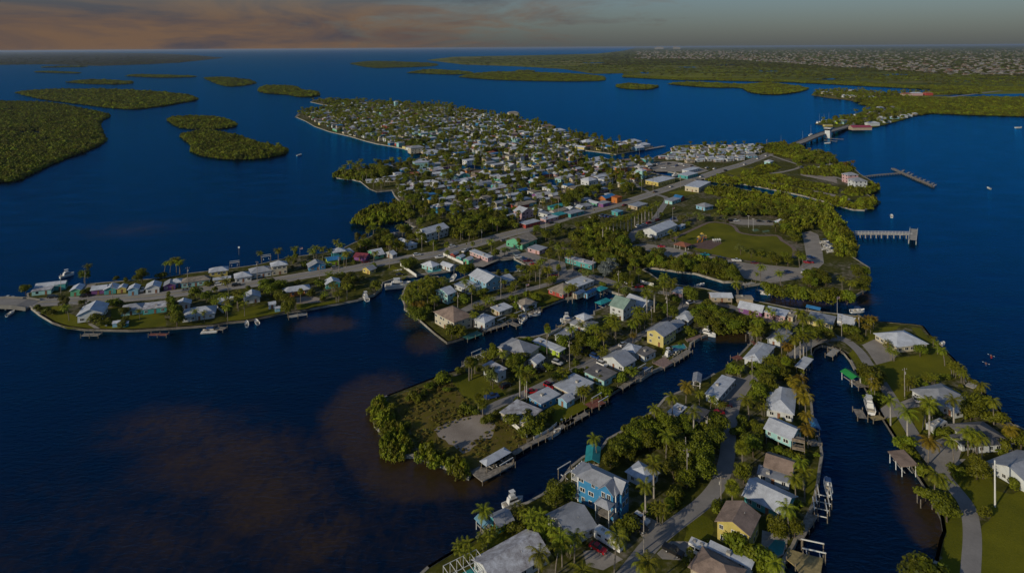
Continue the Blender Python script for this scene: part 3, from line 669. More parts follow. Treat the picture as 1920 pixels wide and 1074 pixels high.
CH = [
('a','T',1480,110,1620,20,1830,120,3.2,'hip','b','white','white','low white-roofed house tucked behind the tall blue house'),
('a','A',740,490,1010,705,1290,605,3.2,'gable','b','white','grey','long grey corrugated-roof house beside the parked motorhome'),
('a','T',130,900,610,610,815,850,3.2,'gable','b','white','stained','large weathered white-roofed house with a screened pool cage'),
('a','T',285,505,420,415,480,540,2.8,'gable','b','teal','grey','small teal boathouse cottage at the canal mouth'),
('b','A',650,570,985,695,1110,510,6.0,'gable','b','yellow','brown','bright yellow two-storey house with brown shingle roof by the pool'),
('b','T',380,970,580,815,1010,985,3.8,'hip','a','tan','brown','brown hip-roofed house next to the yellow house'),
('b','A',890,320,1290,490,1450,330,3.2,'gable','a','teal','white','wide pale metal-roofed house behind the yellow house'),
('F','A',1427,873,1483,888,1498,861,3.6,'gable','a','white','brown','white house with brown shingle roof and grey porch roof'),
('f','A',150,690,415,805,520,700,3.4,'gable','a','aqua','white','pale aqua house raised on stilts above the east canal',2.6),
('f','A',215,500,482,605,415,350,3.6,'hip','b','white','white','white hip-roofed house behind gold palms on the east canal'),
('e','A',1340,375,1475,415,1640,250,3.2,'flat','b','white','white','long flat white house beside the covered boat shelter'),
('e','A',1020,540,1110,585,1185,500,3.0,'flat','a','white','white','flat white annex half hidden by trees on the canal'),
('e','A',1130,570,1300,620,1420,520,3.2,'hip','a','grey','darkgrey','dark-roofed house almost swallowed by trees'),
('i','A',1335,812,1530,855,1710,690,3.3,'hip','b','white','white','white house with big pale hip roof at the canal bend'),
('p','A',540,755,700,805,830,700,3.2,'gable','b','white','grey','low grey gable house behind the pale hip-roofed house'),
('i','A',370,545,560,605,705,515,6.0,'gable','b','paleyellow','grey','pale yellow two-storey house with grey roof and garage'),
('i','A',578,468,700,510,780,460,3.3,'gable','b','white','grey','grey gable bungalow behind the pale yellow house'),
('i','A',712,400,830,455,872,365,3.2,'hip','b','white','white','white bungalow next to the dense dark trees'),
('i','A',120,725,270,755,360,690,3.4,'hip','a','white','white','white pyramid-roofed bungalow beside solar panels'),
('i','A',270,750,370,805,482,745,3.0,'flat','a','white','darkgrey','flat roof annex carrying dark solar panels'),
('h','A',1515,620,1750,725,1885,640,3.4,'gable','b','white','grey','wide grey gable house with a dock on the middle canal'),
('k','A',1005,752,1178,792,1345,705,6.8,'gable','a','white','palegreen','tall white house with a pale green metal roof'),
('k','A',1200,700,1380,795,1500,715,3.2,'gable','a','white','white','low white house beside the tall green-roofed house'),
('h','A',1195,250,1370,335,1450,250,3.4,'hip','a','white','grey','grey hip-roofed lower wing on the second canal'),
('h','A',1230,190,1330,240,1430,200,6.0,'hip','b','cream','white','upper storey house with pale hip roof on the second canal'),
('h','A',1015,385,1120,425,1250,335,3.0,'flat','b','white','grey','flat grey-roofed house with a white fence on the second canal'),
('h','A',450,515,720,640,825,515,5.2,'hip','b','cream','grey','large cream house with grey hip roof on the second canal'),
('h','A',765,450,1065,565,1150,530,3.0,'flat','a','lime','white','flat roofed house with a lime green end wall'),
('h','A',240,705,415,790,522,745,4.6,'flat','a','white','stained','tall flat-roofed white house at the end of the lawn'),
('h','A',725,650,830,695,912,620,3.6,'gable','b','white','white','shaded white house behind the black pickup'),
('h','A',1315,770,1540,870,1690,790,3.3,'flat','a','aqua','darkgrey','aqua bungalow with a weathered dark flat roof'),
('h','T',990,915,1220,795,1445,895,3.1,'flat','b','cream','white','L-shaped bungalow with streaked white roof beside red cars'),
('d','A',1490,400,1605,475,1780,385,3.2,'flat','b','blue','white','blue-walled bungalow with square white roof'),
('d','A',1760,415,1838,462,1905,410,2.8,'gable','b','skyblue','white','tiny sky blue cottage in a canal garden'),
('d','A',1205,545,1460,632,1645,525,3.0,'flat','b','cream','stained','cream and teal bungalow with stained flat roof by the vacant lot'),
('j','A',415,597,625,718,830,640,6.2,'hip','b','cream','brown','cream two-storey house with brown hip roof on the seawall corner'),
('j','A',850,665,960,725,1045,645,4.5,'hip','b','white','white','white hip-roofed house next to the brown-roofed corner house'),
('j','A',1005,545,1110,592,1262,545,3.0,'flat','b','cream','white','small flat white cottage between two canal gardens'),
('j','A',1268,482,1375,542,1512,490,3.2,'hip','b','white','tan','tan hip-roofed bungalow beside an empty green lot'),
('j','A',430,370,560,420,655,380,6.0,'gable','b','aqua','white','aqua two-storey house behind the palm grove'),
('j','A',650,300,790,375,895,315,3.0,'flat','b','white','white','flat white house with terrace near the sailboat mast'),
('j','A',820,207,960,312,1115,240,6.2,'gable','a','skyblue','white','big steep-gabled house with pale blue walls'),
('j','A',1080,232,1180,285,1255,240,3.0,'gable','b','white','white','low white bungalow behind the steep-gabled house'),
('j','A',275,85,400,120,485,85,3.2,'hip','b','aqua','white','aqua poolside motel wing near the marina wall'),
('j','A',480,85,585,128,655,98,3.0,'gable','a','white','white','small white cottage beside the poolside motel wing'),
('k','A',565,245,845,325,885,298,3.6,'flat','a','teal','stained','long teal painted studio with coloured door panels'),
('k','A',385,575,545,640,700,560,3.0,'hip','a','red','tan','red-fronted cottage with tan roof facing a lawn'),
('k','A',575,505,700,560,865,490,3.0,'flat','b','white','white','flat white house behind the red-fronted cottage'),
('k','A',650,615,690,640,770,600,3.2,'gable','b','cream','white','cream gabled boathouse on the canal edge'),
('k','A',770,612,800,634,885,578,3.2,'gable','b','skyblue','blue','blue-roofed boathouse next to the cream boathouse'),
('k','A',1690,603,1800,630,1862,580,3.0,'flat','b','pink','white','small pink-walled cottage with orange flowers by the creek'),
('k','A',160,140,290,175,380,140,3.0,'flat','b','pink','grey','low pinkish shop behind the marina parking'),
('l','A',805,305,900,348,1118,268,6.6,'gable','b','white','white','large white two-storey inn by the mangrove cove'),
('l','A',550,400,700,462,805,430,3.6,'hip','a','white','white','white porch house with pale metal roof on the main road'),
('l','A',268,512,345,562,468,540,3.0,'gable','b','green','white','green gallery cottage on the main road'),
('l','A',150,565,270,590,292,545,3.0,'gable','a','purple','maroon','purple cottage with maroon roof on the main road'),
('l','A',-10,520,60,560,100,520,4.0,'gable','b','teal','white','teal cottage next to the purple cottage'),
('l','A',222,692,300,722,368,690,3.2,'gable','b','yellow','grey','yellow cottage beside the marina yard'),
('l','A',1350,512,1550,588,1612,572,3.0,'flat','a','pink','white','long pink motel row with white roof'),
('l','A',1160,540,1205,555,1240,530,2.8,'gable','b','red','grey','red hut in the row of three waterfront huts'),
('l','A',1222,575,1270,590,1305,560,3.2,'gable','b','teal','white','teal hut in the row of three waterfront huts'),
('l','A',1300,600,1350,618,1390,585,3.2,'gable','b','green','white','green hut in the row of three waterfront huts'),
('l','A',470,530,540,562,578,540,2.8,'gable','b','grey','white','grey shed beside the green gallery cottage'),
('p','A',225,428,495,478,565,415,3.4,'gable','a','purple','white','purple waterfront motel wing with palm murals'),
('p','A',500,480,738,524,812,468,3.4,'flat','a','pink','white','pink waterfront motel wing with flat white roof'),
('p','A',745,517,830,537,890,482,3.0,'flat','a','cream','tan','tan-roofed cottage at the end of the motel'),
('p','A',955,557,1240,607,1310,532,3.2,'flat','a','paleyellow','grey','yellow waterfront cottage row with patched grey roof'),
('p','A',1345,592,1480,625,1515,545,3.2,'gable','a','skyblue','white','pale blue cottage at the end of the waterfront row'),
]
for t in CH:
    b = t[15] if len(t) > 15 else 0.0
    corner_house(*t[:13], t[13], b) if len(t) < 15 else corner_house(*t[:13], t[13], t[14])
EAST = [
('g','A',282,110,415,225,620,172,3.4,'hip','b','cream','white','cream house with broad pale hip roof on the point lawn'),
('g','A',575,545,770,700,955,610,3.6,'hip','b','white','grey','big grey hip-roofed house with bayside terrace'),
('g','A',780,660,872,722,972,690,3.0,'gable','b','white','white','white garage wing beside the silver camper trailer'),
('g','T',870,820,1090,755,1262,930,3.3,'hip','a','white','darkgrey','dark slate-roofed house with palms in front'),
('g','A',862,905,930,985,1010,930,2.9,'flat','a','white','darkgrey','dark flat carport in front of the slate-roofed house'),
('F','T',1852,866,1905,838,1995,890,3.3,'gable','b','white','grey','grey gabled house by the tall white pole'),
]
for t in EAST: corner_house(*t, reg='east')
for t in [('o','A',135,290,290,325,512,238,5.2,'gable','b','white','white','white community hall with low metal roof in the park'),('o','A',512,250,545,262,588,235,3.0,'flat','b','skyblue','white','blue side annex of the white community hall'),
          ('o','A',700,25,800,52,892,30,3.6,'hip','a','skyblue','grey','grey hip-roofed lodge among the park trees'),('o','A',1552,195,1600,215,1642,190,3.0,'hip','a','aqua','white','tiny aqua park restroom under the trees')]: corner_house(*t, reg='park')
for t in [('t','A',312,962,480,1020,622,945,4.5,'gable','b','green','tan','green-walled store with tan gable roof on the main road'),('u','A',525,610,650,640,808,590,4.5,'flat','b','yellow','white','yellow strip of shops with red awning and white roof'),
          ('u','A',920,675,1075,695,1205,635,5.0,'flat','b','cream','white','square cream hall with flat white roof by the creek bridge')]: corner_house(*t, reg='road')
CT = [  # west spit
('m',985,650,12,13,20,4.6,'gable','b','white','white','white gabled house with front porch on the spit tip lawn',0.6,'spit'),
('m',1410,630,11,9,20,3.2,'hip','a','aqua','grey','grey hip-roofed aqua cottage with long back lawn',0,'spit'),
('m',1655,612,12,9,20,3.2,'flat','a','teal','stained','teal cottage with blotchy white flat roof',0,'spit'),
('m',455,440,10,6,20,3.0,'flat','a','aqua','stained','low aqua bait shop with striped roof by the small bridge',0,'spit'),
('m',510,392,12,7,20,3.6,'gable','a','aqua','white','aqua house behind the striped-roof bait shop',0,'spit'),
('m',645,372,6,5,20,4.2,'gable','a','teal','white','narrow teal cottage beside a stilt dock',0,'spit'),
('m',820,425,6,9,20,4.0,'gable','b','green','white','steep gabled mint cottage facing the spit road',0,'spit'),
('m',945,425,5,7,20,3.0,'flat','b','purple','tan','purple hut with brownish roof on the spit road',0,'spit'),
('m',1055,425,8,7,20,3.4,'gable','a','purple','white','purple cottage with pale roof on the spit road',0,'spit'),
('m',1180,420,7,8,20,3.4,'gable','b','teal','white','teal gabled cottage on the spit road',0,'spit'),
('m',1298,420,5,6,20,3.0,'gable','b','yellow','white','tiny yellow hut on the spit road',0,'spit'),
('m',1420,420,6,7,20,4.2,'gable','b','skyblue','white','sky blue gabled cottage on the spit road',0,'spit'),
('m',1625,400,8,9,22,4.0,'gable','b','white','white','white cottage beside the round dark tree',0,'spit'),
('m',1800,380,7,8,24,3.4,'gable','b','purple','grey','dark purple cottage with grey roof on the spit road',0,'spit'),
('m',1870,355,7,7,24,3.6,'hip','b','blue','white','blue waterfront cottage behind the purple one',0,'spit'),
('m',1235,790,3.5,3.5,20,2.4,'gable','a','skyblue','white','sky blue garden shed by the seawall',0,'spit'),
('m',1330,795,3,3,20,2.2,'gable','a','teal','white','teal garden shed by the seawall',0,'spit'),
('n',240,402,16,8,23,3.6,'hip','a','aqua','tan','wide aqua house with tan hip roof on the spit',0,'spit'),
('n',455,312,11,8,24,6.0,'hip','a','yellow','white','yellow two-storey house with white roof on the spit',0,'spit'),
('n',485,398,10,4,24,3.0,'flat','a','yellow','white','flat front wing of the yellow spit house',0,'spit'),
('n',685,362,10,9,26,3.6,'hip','b','white','white','white hip-roofed cottage between the yellow and grey houses',0,'spit'),
('n',850,312,13,10,26,4.0,'hip','a','white','grey','wide grey hip-roofed house on the spit',0,'spit'),
('n',1025,258,10,8,26,6.2,'hip','b','cream','white','tall cream two-storey house on the spit',0,'spit'),
('n',1380,262,11,8,28,3.4,'gable','b','blue','grey','blue cottage under a grey roof on the spit',0,'spit'),
('n',1530,207,8,7,28,4.4,'gable','a','lime','blue','lime green house with blue roof on the spit',0,'spit'),
('n',1590,132,9,8,28,6.2,'hip','b','teal','white','teal two-storey house behind the lime green one',0,'spit'),
('n',275,702,16,11,20,3.4,'hip','a','white','white','long white seawall house with a glazed porch',0,'spit'),
('n',120,622,8,6,22,3.2,'gable','b','white','white','white cottage behind the glazed porch house',0,'spit'),
('n',770,552,9,9,24,3.6,'gable','b','white','white','white gabled house beside palms on the spit',0,'spit'),
('n',1190,492,15,8,24,3.4,'hip','a','orange','white','orange cottage with pale roof on the spit',0,'spit'),
('n',960,628,4,4,24,3.0,'gable','a','white','white','white two-storey shed near the seawall',0,'spit'),
('n',1012,672,3,3,24,2.2,'gable','a','skyblue','white','blue shed beside the white shed',0,'spit'),
('n',1530,425,9,7,26,3.4,'gable','b','teal','white','teal house behind palms where the spit widens',0,'spit'),
('n',520,592,8,6,22,3.0,'gable','a','blue','white','blue cottage hidden by palms on the spit',0,'spit'),
# over the creek
('o',965,955,12,7,-4,3.2,'gable','a','tan','white','brown stilt fish house with white roof over the creek',1.2,'can'),
('o',1215,985,9,5,-6,2.4,'flat','a','tan','tan','small tan stilt hut over the creek',1.0,'can'),
# main road / shops
('u',465,490,9,9,45,9.0,'hip','a','aqua','white','aqua tower-like three-storey house near the basin',0,'road'),('u',1815,397,10,8,46,4.0,'hip','a','aqua','white','aqua bungalow at the road island',0,'road'),
('u',960,530,22,12,45,4.0,'flat','a','teal','white','teal fish market with white roof on the basin',0,'road'),('u',990,482,24,9,45,3.4,'flat','a','white','white','long white shop behind the teal fish market',0,'road'),
('u',865,772,8,8,46,3.6,'gable','b','red','blue','red shop with blue gable roof on the grass verge',0,'road'),('u',800,800,16,8,46,3.2,'flat','a','aqua','grey','grey flat shop beside the red gabled one',0,'road'),
('u',100,767,15,9,44,4.0,'gable','a','orange','blue','orange shop with blue roof on the main road',0,'road'),('u',205,775,8,7,44,5.0,'flat','a','orange','orange','tall orange shop front on the main road',0,'road'),
('u',65,832,11,8,44,3.4,'flat','a','purple','grey','purple painted shop on the main road',0,'road'),('u',212,922,8,7,44,3.4,'flat','a','teal','skyblue','blue-green painted kiosk near the royal palms',0,'road'),
('u',430,852,16,10,44,3.4,'flat','a','tan','grey','grey roadside shop opposite the orange shop',0,'road'),
('t',560,742,16,8,42,3.4,'flat','a','red','white','red roadside diner with pale roof',0,'road'),('t',780,692,15,7,42,3.2,'flat','a','pink','white','pinkish roadside cafe with white roof',0,'road'),('t',1060,627,17,8,42,3.4,'flat','a','teal','grey','teal roadside gallery with grey roof',0,'road'),
('t',890,652,11,8,42,3.4,'flat','a','orange','teal','orange gallery with turquoise roof',0,'road'),('t',1130,572,7,7,42,3.4,'gable','b','yellow','white','little yellow roadside house',0,'road'),('t',870,562,17,8,42,3.0,'flat','a','green','teal','green house under a turquoise roof',0,'road'),
('t',490,612,14,11,40,6.0,'gable','b','pink','white','pink two-storey house with white balcony rail',0,'road'),('t',230,592,14,9,40,4.4,'hip','a','blue','white','blue two-tone house with white roof',0,'road'),
# twin buildings and far side of the bridge
('v',1080,882,13,10,12,8.6,'hip','a','pink','grey','pink three-storey bayfront block',0,'far'),('v',1150,935,14,12,6,9.0,'hip','a','white','grey','white three-storey bayfront block with dark windows',0,'far'),
]
for t in CT: centre_house(*t[:12], t[12], t[13])
for k, t in enumerate([('v',1175,440,33,14,2,5.0,'gable','a','tan','pink'),('v',1360,258,18,12,30,5,'hip','a','white','white'),('v',1290,402,22,12,10,5,'hip','a','white','white'),('v',1380,352,13,11,20,6,'gable','b','white','white'),('v',1010,378,16,11,45,6,'flat','a','aqua','white'),('v',952,388,9,8,45,4,'flat','a','lime','white'),
  ('v',1268,300,18,9,30,4,'flat','a','pink','white'),('v',1150,322,14,8,30,4,'gable','a','white','white'),('v',1090,348,12,8,40,4,'flat','a','white','white'),('v',1500,345,16,9,10,4,'hip','a','skyblue','white'),('v',1590,332,12,9,10,5,'gable','a','white','white'),('v',1640,326,10,8,10,4,'gable','b','white','white'),('v',1690,312,10,8,10,4,'hip','a','tan','white'),('v',1430,382,12,8,10,4,'flat','a','white','grey'),
  ('v',840,112,18,12,10,6,'hip','a','cream','white'),('v',905,122,18,12,10,6,'hip','a','cream','tan'),('v',1040,142,22,14,10,6,'hip','a','white','white'),('v',1092,98,22,12,10,6,'hip','a','white','white'),('v',1102,147,18,12,10,6,'hip','a','cream','white'),('v',1280,122,20,12,10,5,'hip','a','tan','tan'),('v',1285,155,12,10,10,6,'hip','a','skyblue','white'),('v',1200,155,14,10,10,5,'hip','a','orange','tan'),('v',1610,128,26,14,4,7,'hip','a','tan','terracotta'),('v',1705,122,32,14,4,7,'hip','a','pink','white'),('v',1818,120,22,14,4,7,'hip','a','red','terracotta'),('v',870,420,16,6,10,3.4,'flat','a','yellow','paleyellow')]):
    lab = 'long waterside boathouse with magenta-red metal roof by the drawbridge' if k == 0 else '%s house with %s roof beyond the drawbridge' % (t[9], t[10]) + (' on the far peninsula' if k > 13 and k < 25 else ' on the waterfront')
    centre_house(*t, lab, 0.6 if k == 0 else 0, 'far')
VN = [('s',620,112,14,10,35,4.6,'hip','a','skyblue','white'),('s',1010,72,17,10,22,8,'flat','a','aqua','white'),('s',830,152,10,8,30,5,'hip','a','blue','grey'),('s',470,272,14,6,18,3,'gable','a','white','white'),('s',600,267,14,6,18,3,'gable','a','white','white'),('s',740,262,14,6,18,3,'gable','a','cream','white'),('s',900,242,12,7,20,3,'gable','a','white','white'),('s',1190,197,14,8,25,3,'gable','a','white','white'),
 ('s',1370,232,13,9,25,3.6,'gable','b','aqua','white'),('s',1490,212,13,9,25,3.6,'gable','b','teal','white'),('s',1260,257,14,8,25,3,'hip','a','white','grey'),('s',1520,302,11,9,30,4,'gable','b','white','white'),('s',1710,312,18,12,35,4,'gable','a','blue','grey'),('s',1390,332,15,6,25,3,'flat','a','blue','tan'),('s',1060,292,12,7,25,3,'gable','a','white','white'),('s',790,332,9,7,20,3,'flat','a','white','white'),('s',800,422,7,6,20,3.4,'gable','b','white','white'),('s',1060,432,13,9,30,3.6,'hip','a','skyblue','white'),('s',1130,478,8,8,30,4.2,'hip','b','yellow','blue'),
 ('s',1300,407,20,8,28,3,'gable','a','teal','white'),('s',1320,472,20,9,28,3,'flat','a','white','white'),('s',1490,392,12,8,30,3.4,'flat','a','orange','white'),('s',1380,522,12,8,30,3,'flat','a','lime','tan'),('s',1610,492,14,9,30,3.2,'hip','a','skyblue','tan'),('s',1770,547,8,6,30,3,'gable','b','white','white'),('s',1700,572,12,7,30,3,'flat','a','purple','white'),('s',1140,577,10,8,30,3,'flat','a','white','white'),('s',1660,182,14,8,30,3,'gable','a','cream','brown'),('s',1730,192,10,8,30,3,'gable','b','cream','white'),('s',1850,222,12,8,30,3,'hip','a','cream','white'),('s',1880,330,13,8,35,3,'gable','a','teal','white'),
 ('t',350,112,13,11,40,6.4,'gable','b','cream','white'),('t',530,152,10,9,40,8,'flat','a','white','white'),('t',450,108,13,10,40,4,'hip','a','white','white'),('t',720,202,16,9,40,4,'hip','a','orange','blue'),('t',930,247,15,10,40,4,'hip','a','aqua','grey'),('t',1225,265,13,12,40,8,'hip','a','white','white'),('t',1330,312,16,8,42,3,'flat','a','skyblue','white'),('t',970,167,18,9,40,3.4,'flat','a','cream','white'),('t',1110,142,14,8,40,3.4,'flat','a','pink','white'),('t',1400,212,16,10,42,3.6,'flat','a','yellow','grey'),('t',1320,32,20,10,40,4,'hip','a','white','white'),('t',1370,95,12,9,40,4.4,'gable','b','pink','white'),('t',900,112,12,8,40,3,'gable','b','teal','white'),('t',740,122,12,8,40,3,'flat','a','white','white'),('t',200,97,16,8,38,3,'flat','a','cream','white'),
 ('t',210,332,12,8,38,3,'gable','a','teal','white'),('t',380,432,16,7,38,3.4,'flat','a','white','white'),('t',200,457,14,8,38,3,'flat','a','teal','white'),('t',500,482,12,8,38,3,'hip','a','cream','white'),('t',370,492,12,8,38,3,'flat','a','paleyellow','white'),('t',270,517,12,7,38,3,'flat','a','white','white'),('t',450,542,14,10,38,3.2,'hip','a','red','tan'),('t',550,522,12,8,38,3,'flat','a','aqua','tan'),('t',740,482,9,7,40,3.4,'flat','a','cream','white'),('t',830,432,9,8,40,4,'gable','a','grey','white'),('t',780,352,14,7,40,3,'flat','a','white','white'),('t',960,387,6,5,40,3,'flat','a','tan','tan'),('t',470,382,12,7,40,3,'gable','a','blue','blue'),
 ('r',690,722,9,9,40,8,'flat','a','cream','tan'),('r',230,772,12,10,40,6,'flat','a','white','white'),('r',1120,392,22,14,30,6,'hip','a','cream','brown'),('r',730,242,22,12,20,6,'hip','a','cream','tan'),('r',560,262,8,8,40,10,'flat','a','white','white'),('r',570,352,15,11,35,6,'hip','a','aqua','white'),('r',590,387,18,11,35,4,'hip','a','white','white'),('r',310,342,16,11,35,4,'hip','a','white','white'),('r',430,517,10,7,35,3,'flat','a','lime','lime'),('r',1240,437,22,14,35,4,'hip','a','white','white'),('r',1580,562,24,15,35,4,'hip','a','white','white'),('r',640,587,12,8,35,3.4,'flat','a','red','white'),('r',290,212,16,9,30,4,'hip','a','white','terracotta'),('r',620,442,16,10,35,3.6,'gable','b','aqua','white'),
 ('q',1215,118,9,9,35,14,'hip','a','aqua','white'),('q',850,342,18,12,35,6,'hip','a','cream','white'),('q',940,382,12,10,35,7,'hip','b','white','white'),('q',1150,512,20,12,35,7,'flat','a','white','white'),('q',880,492,10,8,35,5,'gable','b','white','white'),('q',960,497,12,9,35,5,'gable','b','white','white'),('q',1440,627,20,12,30,8,'hip','a','cream','grey'),('q',250,247,17,8,25,5,'flat','a','white','white'),('q',330,242,5,5,25,4,'flat','a','lime','lime'),('q',1600,577,22,10,30,3.6,'flat','a','skyblue','white'),('q',1770,607,12,9,30,3.6,'hip','a','white','white'),
 ('u',370,192,24,16,35,5,'hip','a','cream','white'),('u',480,222,20,12,35,4,'hip','a','white','white'),('u',430,252,16,10,35,4,'gable','a','skyblue','white'),('u',30,440,12,9,40,4,'gable','b','pink','white')]
ST = {1: 'one-storey', 2: 'two-storey', 3: 'three-storey', 4: 'tower-like', 5: 'tower-like'}
def vil_label(W, h, kind, wall, roof):
    rf = {'gable': 'gabled', 'hip': 'hip', 'flat': 'flat'}[kind]
    return '%s %s village house with %s %s roof' % ({True: 'long', False: 'small'}[W > 13], wall+' '+ST[max(1, int(round(h/3.1)))], roof, rf)
def vil_place(p):
    x, y = PX0+p[0]/p[1]*FPX, PY0+CAMH/p[1]*FPX
    if y > 372: return 'near the main road'
    for cx, cy, r, s in ((905,316,30,'by the inner canal'),(1040,342,28,'by the short dead-end canal'),(1190,285,70,'on the eastern point'),(1180,320,50,'by the boat basin'),(700,345,55,'on the seawalled west corner'),(600,220,60,'on the western point')):
        if math.hypot(x-cx, (y-cy)*2.2) < r*1.3: return s
    if x < 800 and y > 280: return 'near the west cove'
    sh = min((Vector((q.x, q.y))-Vector((p[0], p[1]))).length for q in MAINW)
    if sh < 28: return 'on the water'
    return 'in the middle rows' if y < 300 else 'in the inland rows'
def vlab(p, *a): return (vil_label(*a)+' '+vil_place(p))
for t in VN:
    p = GV(t[0], t[1], t[2], ZL+t[6]+.6); centre_house(*t, vlab(p, t[3], t[6], t[7], t[9], t[10]))
# the rest of the village: lots in rows along its lanes
VPOLY = [G(x, y) for x, y in [(574,216),(596,209),(640,203),(640,195),(830,204),(1000,234),(1100,264),(1200,274),(1120,282),(1082,281),(1090,298),(1135,304),(1215,306),(1212,340),(1130,385),(1040,412),(960,412),(880,410),(800,398),(775,372),(740,350),(720,343),(760,318),(798,300),(800,288),(700,265),(620,244)]]
CANALW = [[G(x, y) for x, y in c] for c in ([(857,310),(880,307),(905,310),(946,317),(947,326),(915,322),(860,319)], [(1016,343),(1024,335),(1048,335),(1064,345),(1046,350),(1022,348)])]
def free(p, r, extra=1.0): return all((p[0]-x)**2+(p[1]-y)**2 > (r+q)**2*extra for x, y, q in OCC)
lots = []
a0 = R(38); ca, sa = math.cos(a0), math.sin(a0)
for i in range(-60, 160):
    for j in range(0, 130):
        u, w_ = i*14.5+(3 if j % 2 else 0), j*(13.5 if j % 2 else 13.5)+(6 if (j//2) % 2 else 0)
        p = (u*ca-w_*sa+rng.uniform(-1.5, 1.5), 300+u*sa+w_*ca+rng.uniform(-1.5, 1.5))
        if inside(p, VPOLY) and on_main(p) and not any(inside(p, c) for c in CANALW): lots.append(p)
lots.sort(key=lambda p: p[0]**2+p[1]**2)
nf = 0; rest = []
WCH = ['white']*9+['cream']*5+['aqua','skyblue','teal','blue','pink','yellow','paleyellow','green','grey','grey','tan','tan','red','orange','purple']
RCH = ['white']*11+['grey']*5+['stained']*4+['tan']*3+['brown','darkgrey','terracotta','blue','palegreen']
for p in lots:
    W, Dp = rng.choice((rng.uniform(8, 11), rng.uniform(10, 14), rng.uniform(13, 19))), rng.uniform(5.5, 9.5)
    if not free(p, 4.6, 0.80) or rng.random() < 0.12: continue
    h = rng.choice((2.8, 3.0, 3.0, 3.2, 3.4, 5.8)); kind = rng.choice(('gable','gable','hip','flat','flat')); wall, roof = rng.choice(WCH), rng.choice(RCH); deg = 38+rng.uniform(-6, 6)+(90 if rng.random() < .25 else 0)
    if len(HOUSES) < 372:
        house(p, R(deg), W, Dp, h, kind, 'a', wall, roof, vlab(p, W, h, kind, wall, roof), 0, REG['vil'])
    else: rest.append((p, R(deg), W, Dp, h, kind, wall, roof)); OCC.append((p[0], p[1], 5))
if rest:
    mk = {}; b = MB(); ml = []
    def mi(m):
        if m.name not in mk: mk[m.name] = len(ml); ml.append(m)
        return mk[m.name]
    for p, an, W, Dp, h, kind, wall, roof in rest:
        ca_, sa_ = math.cos(an), math.sin(an); rm = roof_mesh(kind, 'a', W, Dp, 0.2*Dp if kind != 'flat' else .3, roof_mat(roof))
        b.add([(p[0]+v.co.x*ca_-v.co.y*sa_, p[1]+v.co.x*sa_+v.co.y*ca_, ZL+h+.05+v.co.z) for v in rm.vertices], [tuple(f.vertices) for f in rm.polygons], mi(roof_mat(roof))); bpy.data.meshes.remove(rm)
        b.box((p[0], p[1], ZL+h/2), (W-.8, Dp-.8, h), mi(wall_mat(wall)), an)
    tag(b.build('distant_cottages', ml), 'mass of small cottages at the far side of the crowded village', 'houses', kind='stuff')
print('houses', len(HOUSES), 'rest', len(rest))
# ------------------------------------------------------------------ roads, yards, lawns, sea walls
def pxs(v, *pts): return [V(v, *p) for p in pts]
ROADPX = [(60,567),(150,563),(240,558),(320,551),(419,538),(478,531),(538,522),(597,512),(666,503),(711,493),(764,484),(817,476),(852,467),(888,458),(942,442),(993,429),(1030,418),(1067,406),(1108,396),(1150,385),(1192,373),(1208,368),(1253,353),(1297,338),(1324,329),(1350,320),(1386,310),(1412,301),(1439,290),(1463,279),(1484,273)]
ROADW = smooth_line([G(x, y) for x, y in ROADPX], 5)
structure(ribbon('main_road', ROADW, 8.4, ZL+.03, M_road))
ribs = [(-2.6,'shoulder')]
def offset_line(P, d):
    out = []
    for i, p in enumerate(P):
        t = (P[min(i+1, len(P)-1)]-P[max(i-1, 0)]).normalized(); out.append(Vector((p.x-t.y*d, p.y+t.x*d, 0)))
    return out
structure(ribbon('road_centre_line', ROADW, 0.32, ZL+.042, M_line))
for d in (-3.6, 3.6): structure(ribbon('road_edge_line', offset_line(ROADW, d), 0.16, ZL+.042, M_wline))
for d in (-5.2, 5.2): structure(ribbon('road_verge', offset_line(ROADW, d), 2.2, ZL+.018, M_gravel))
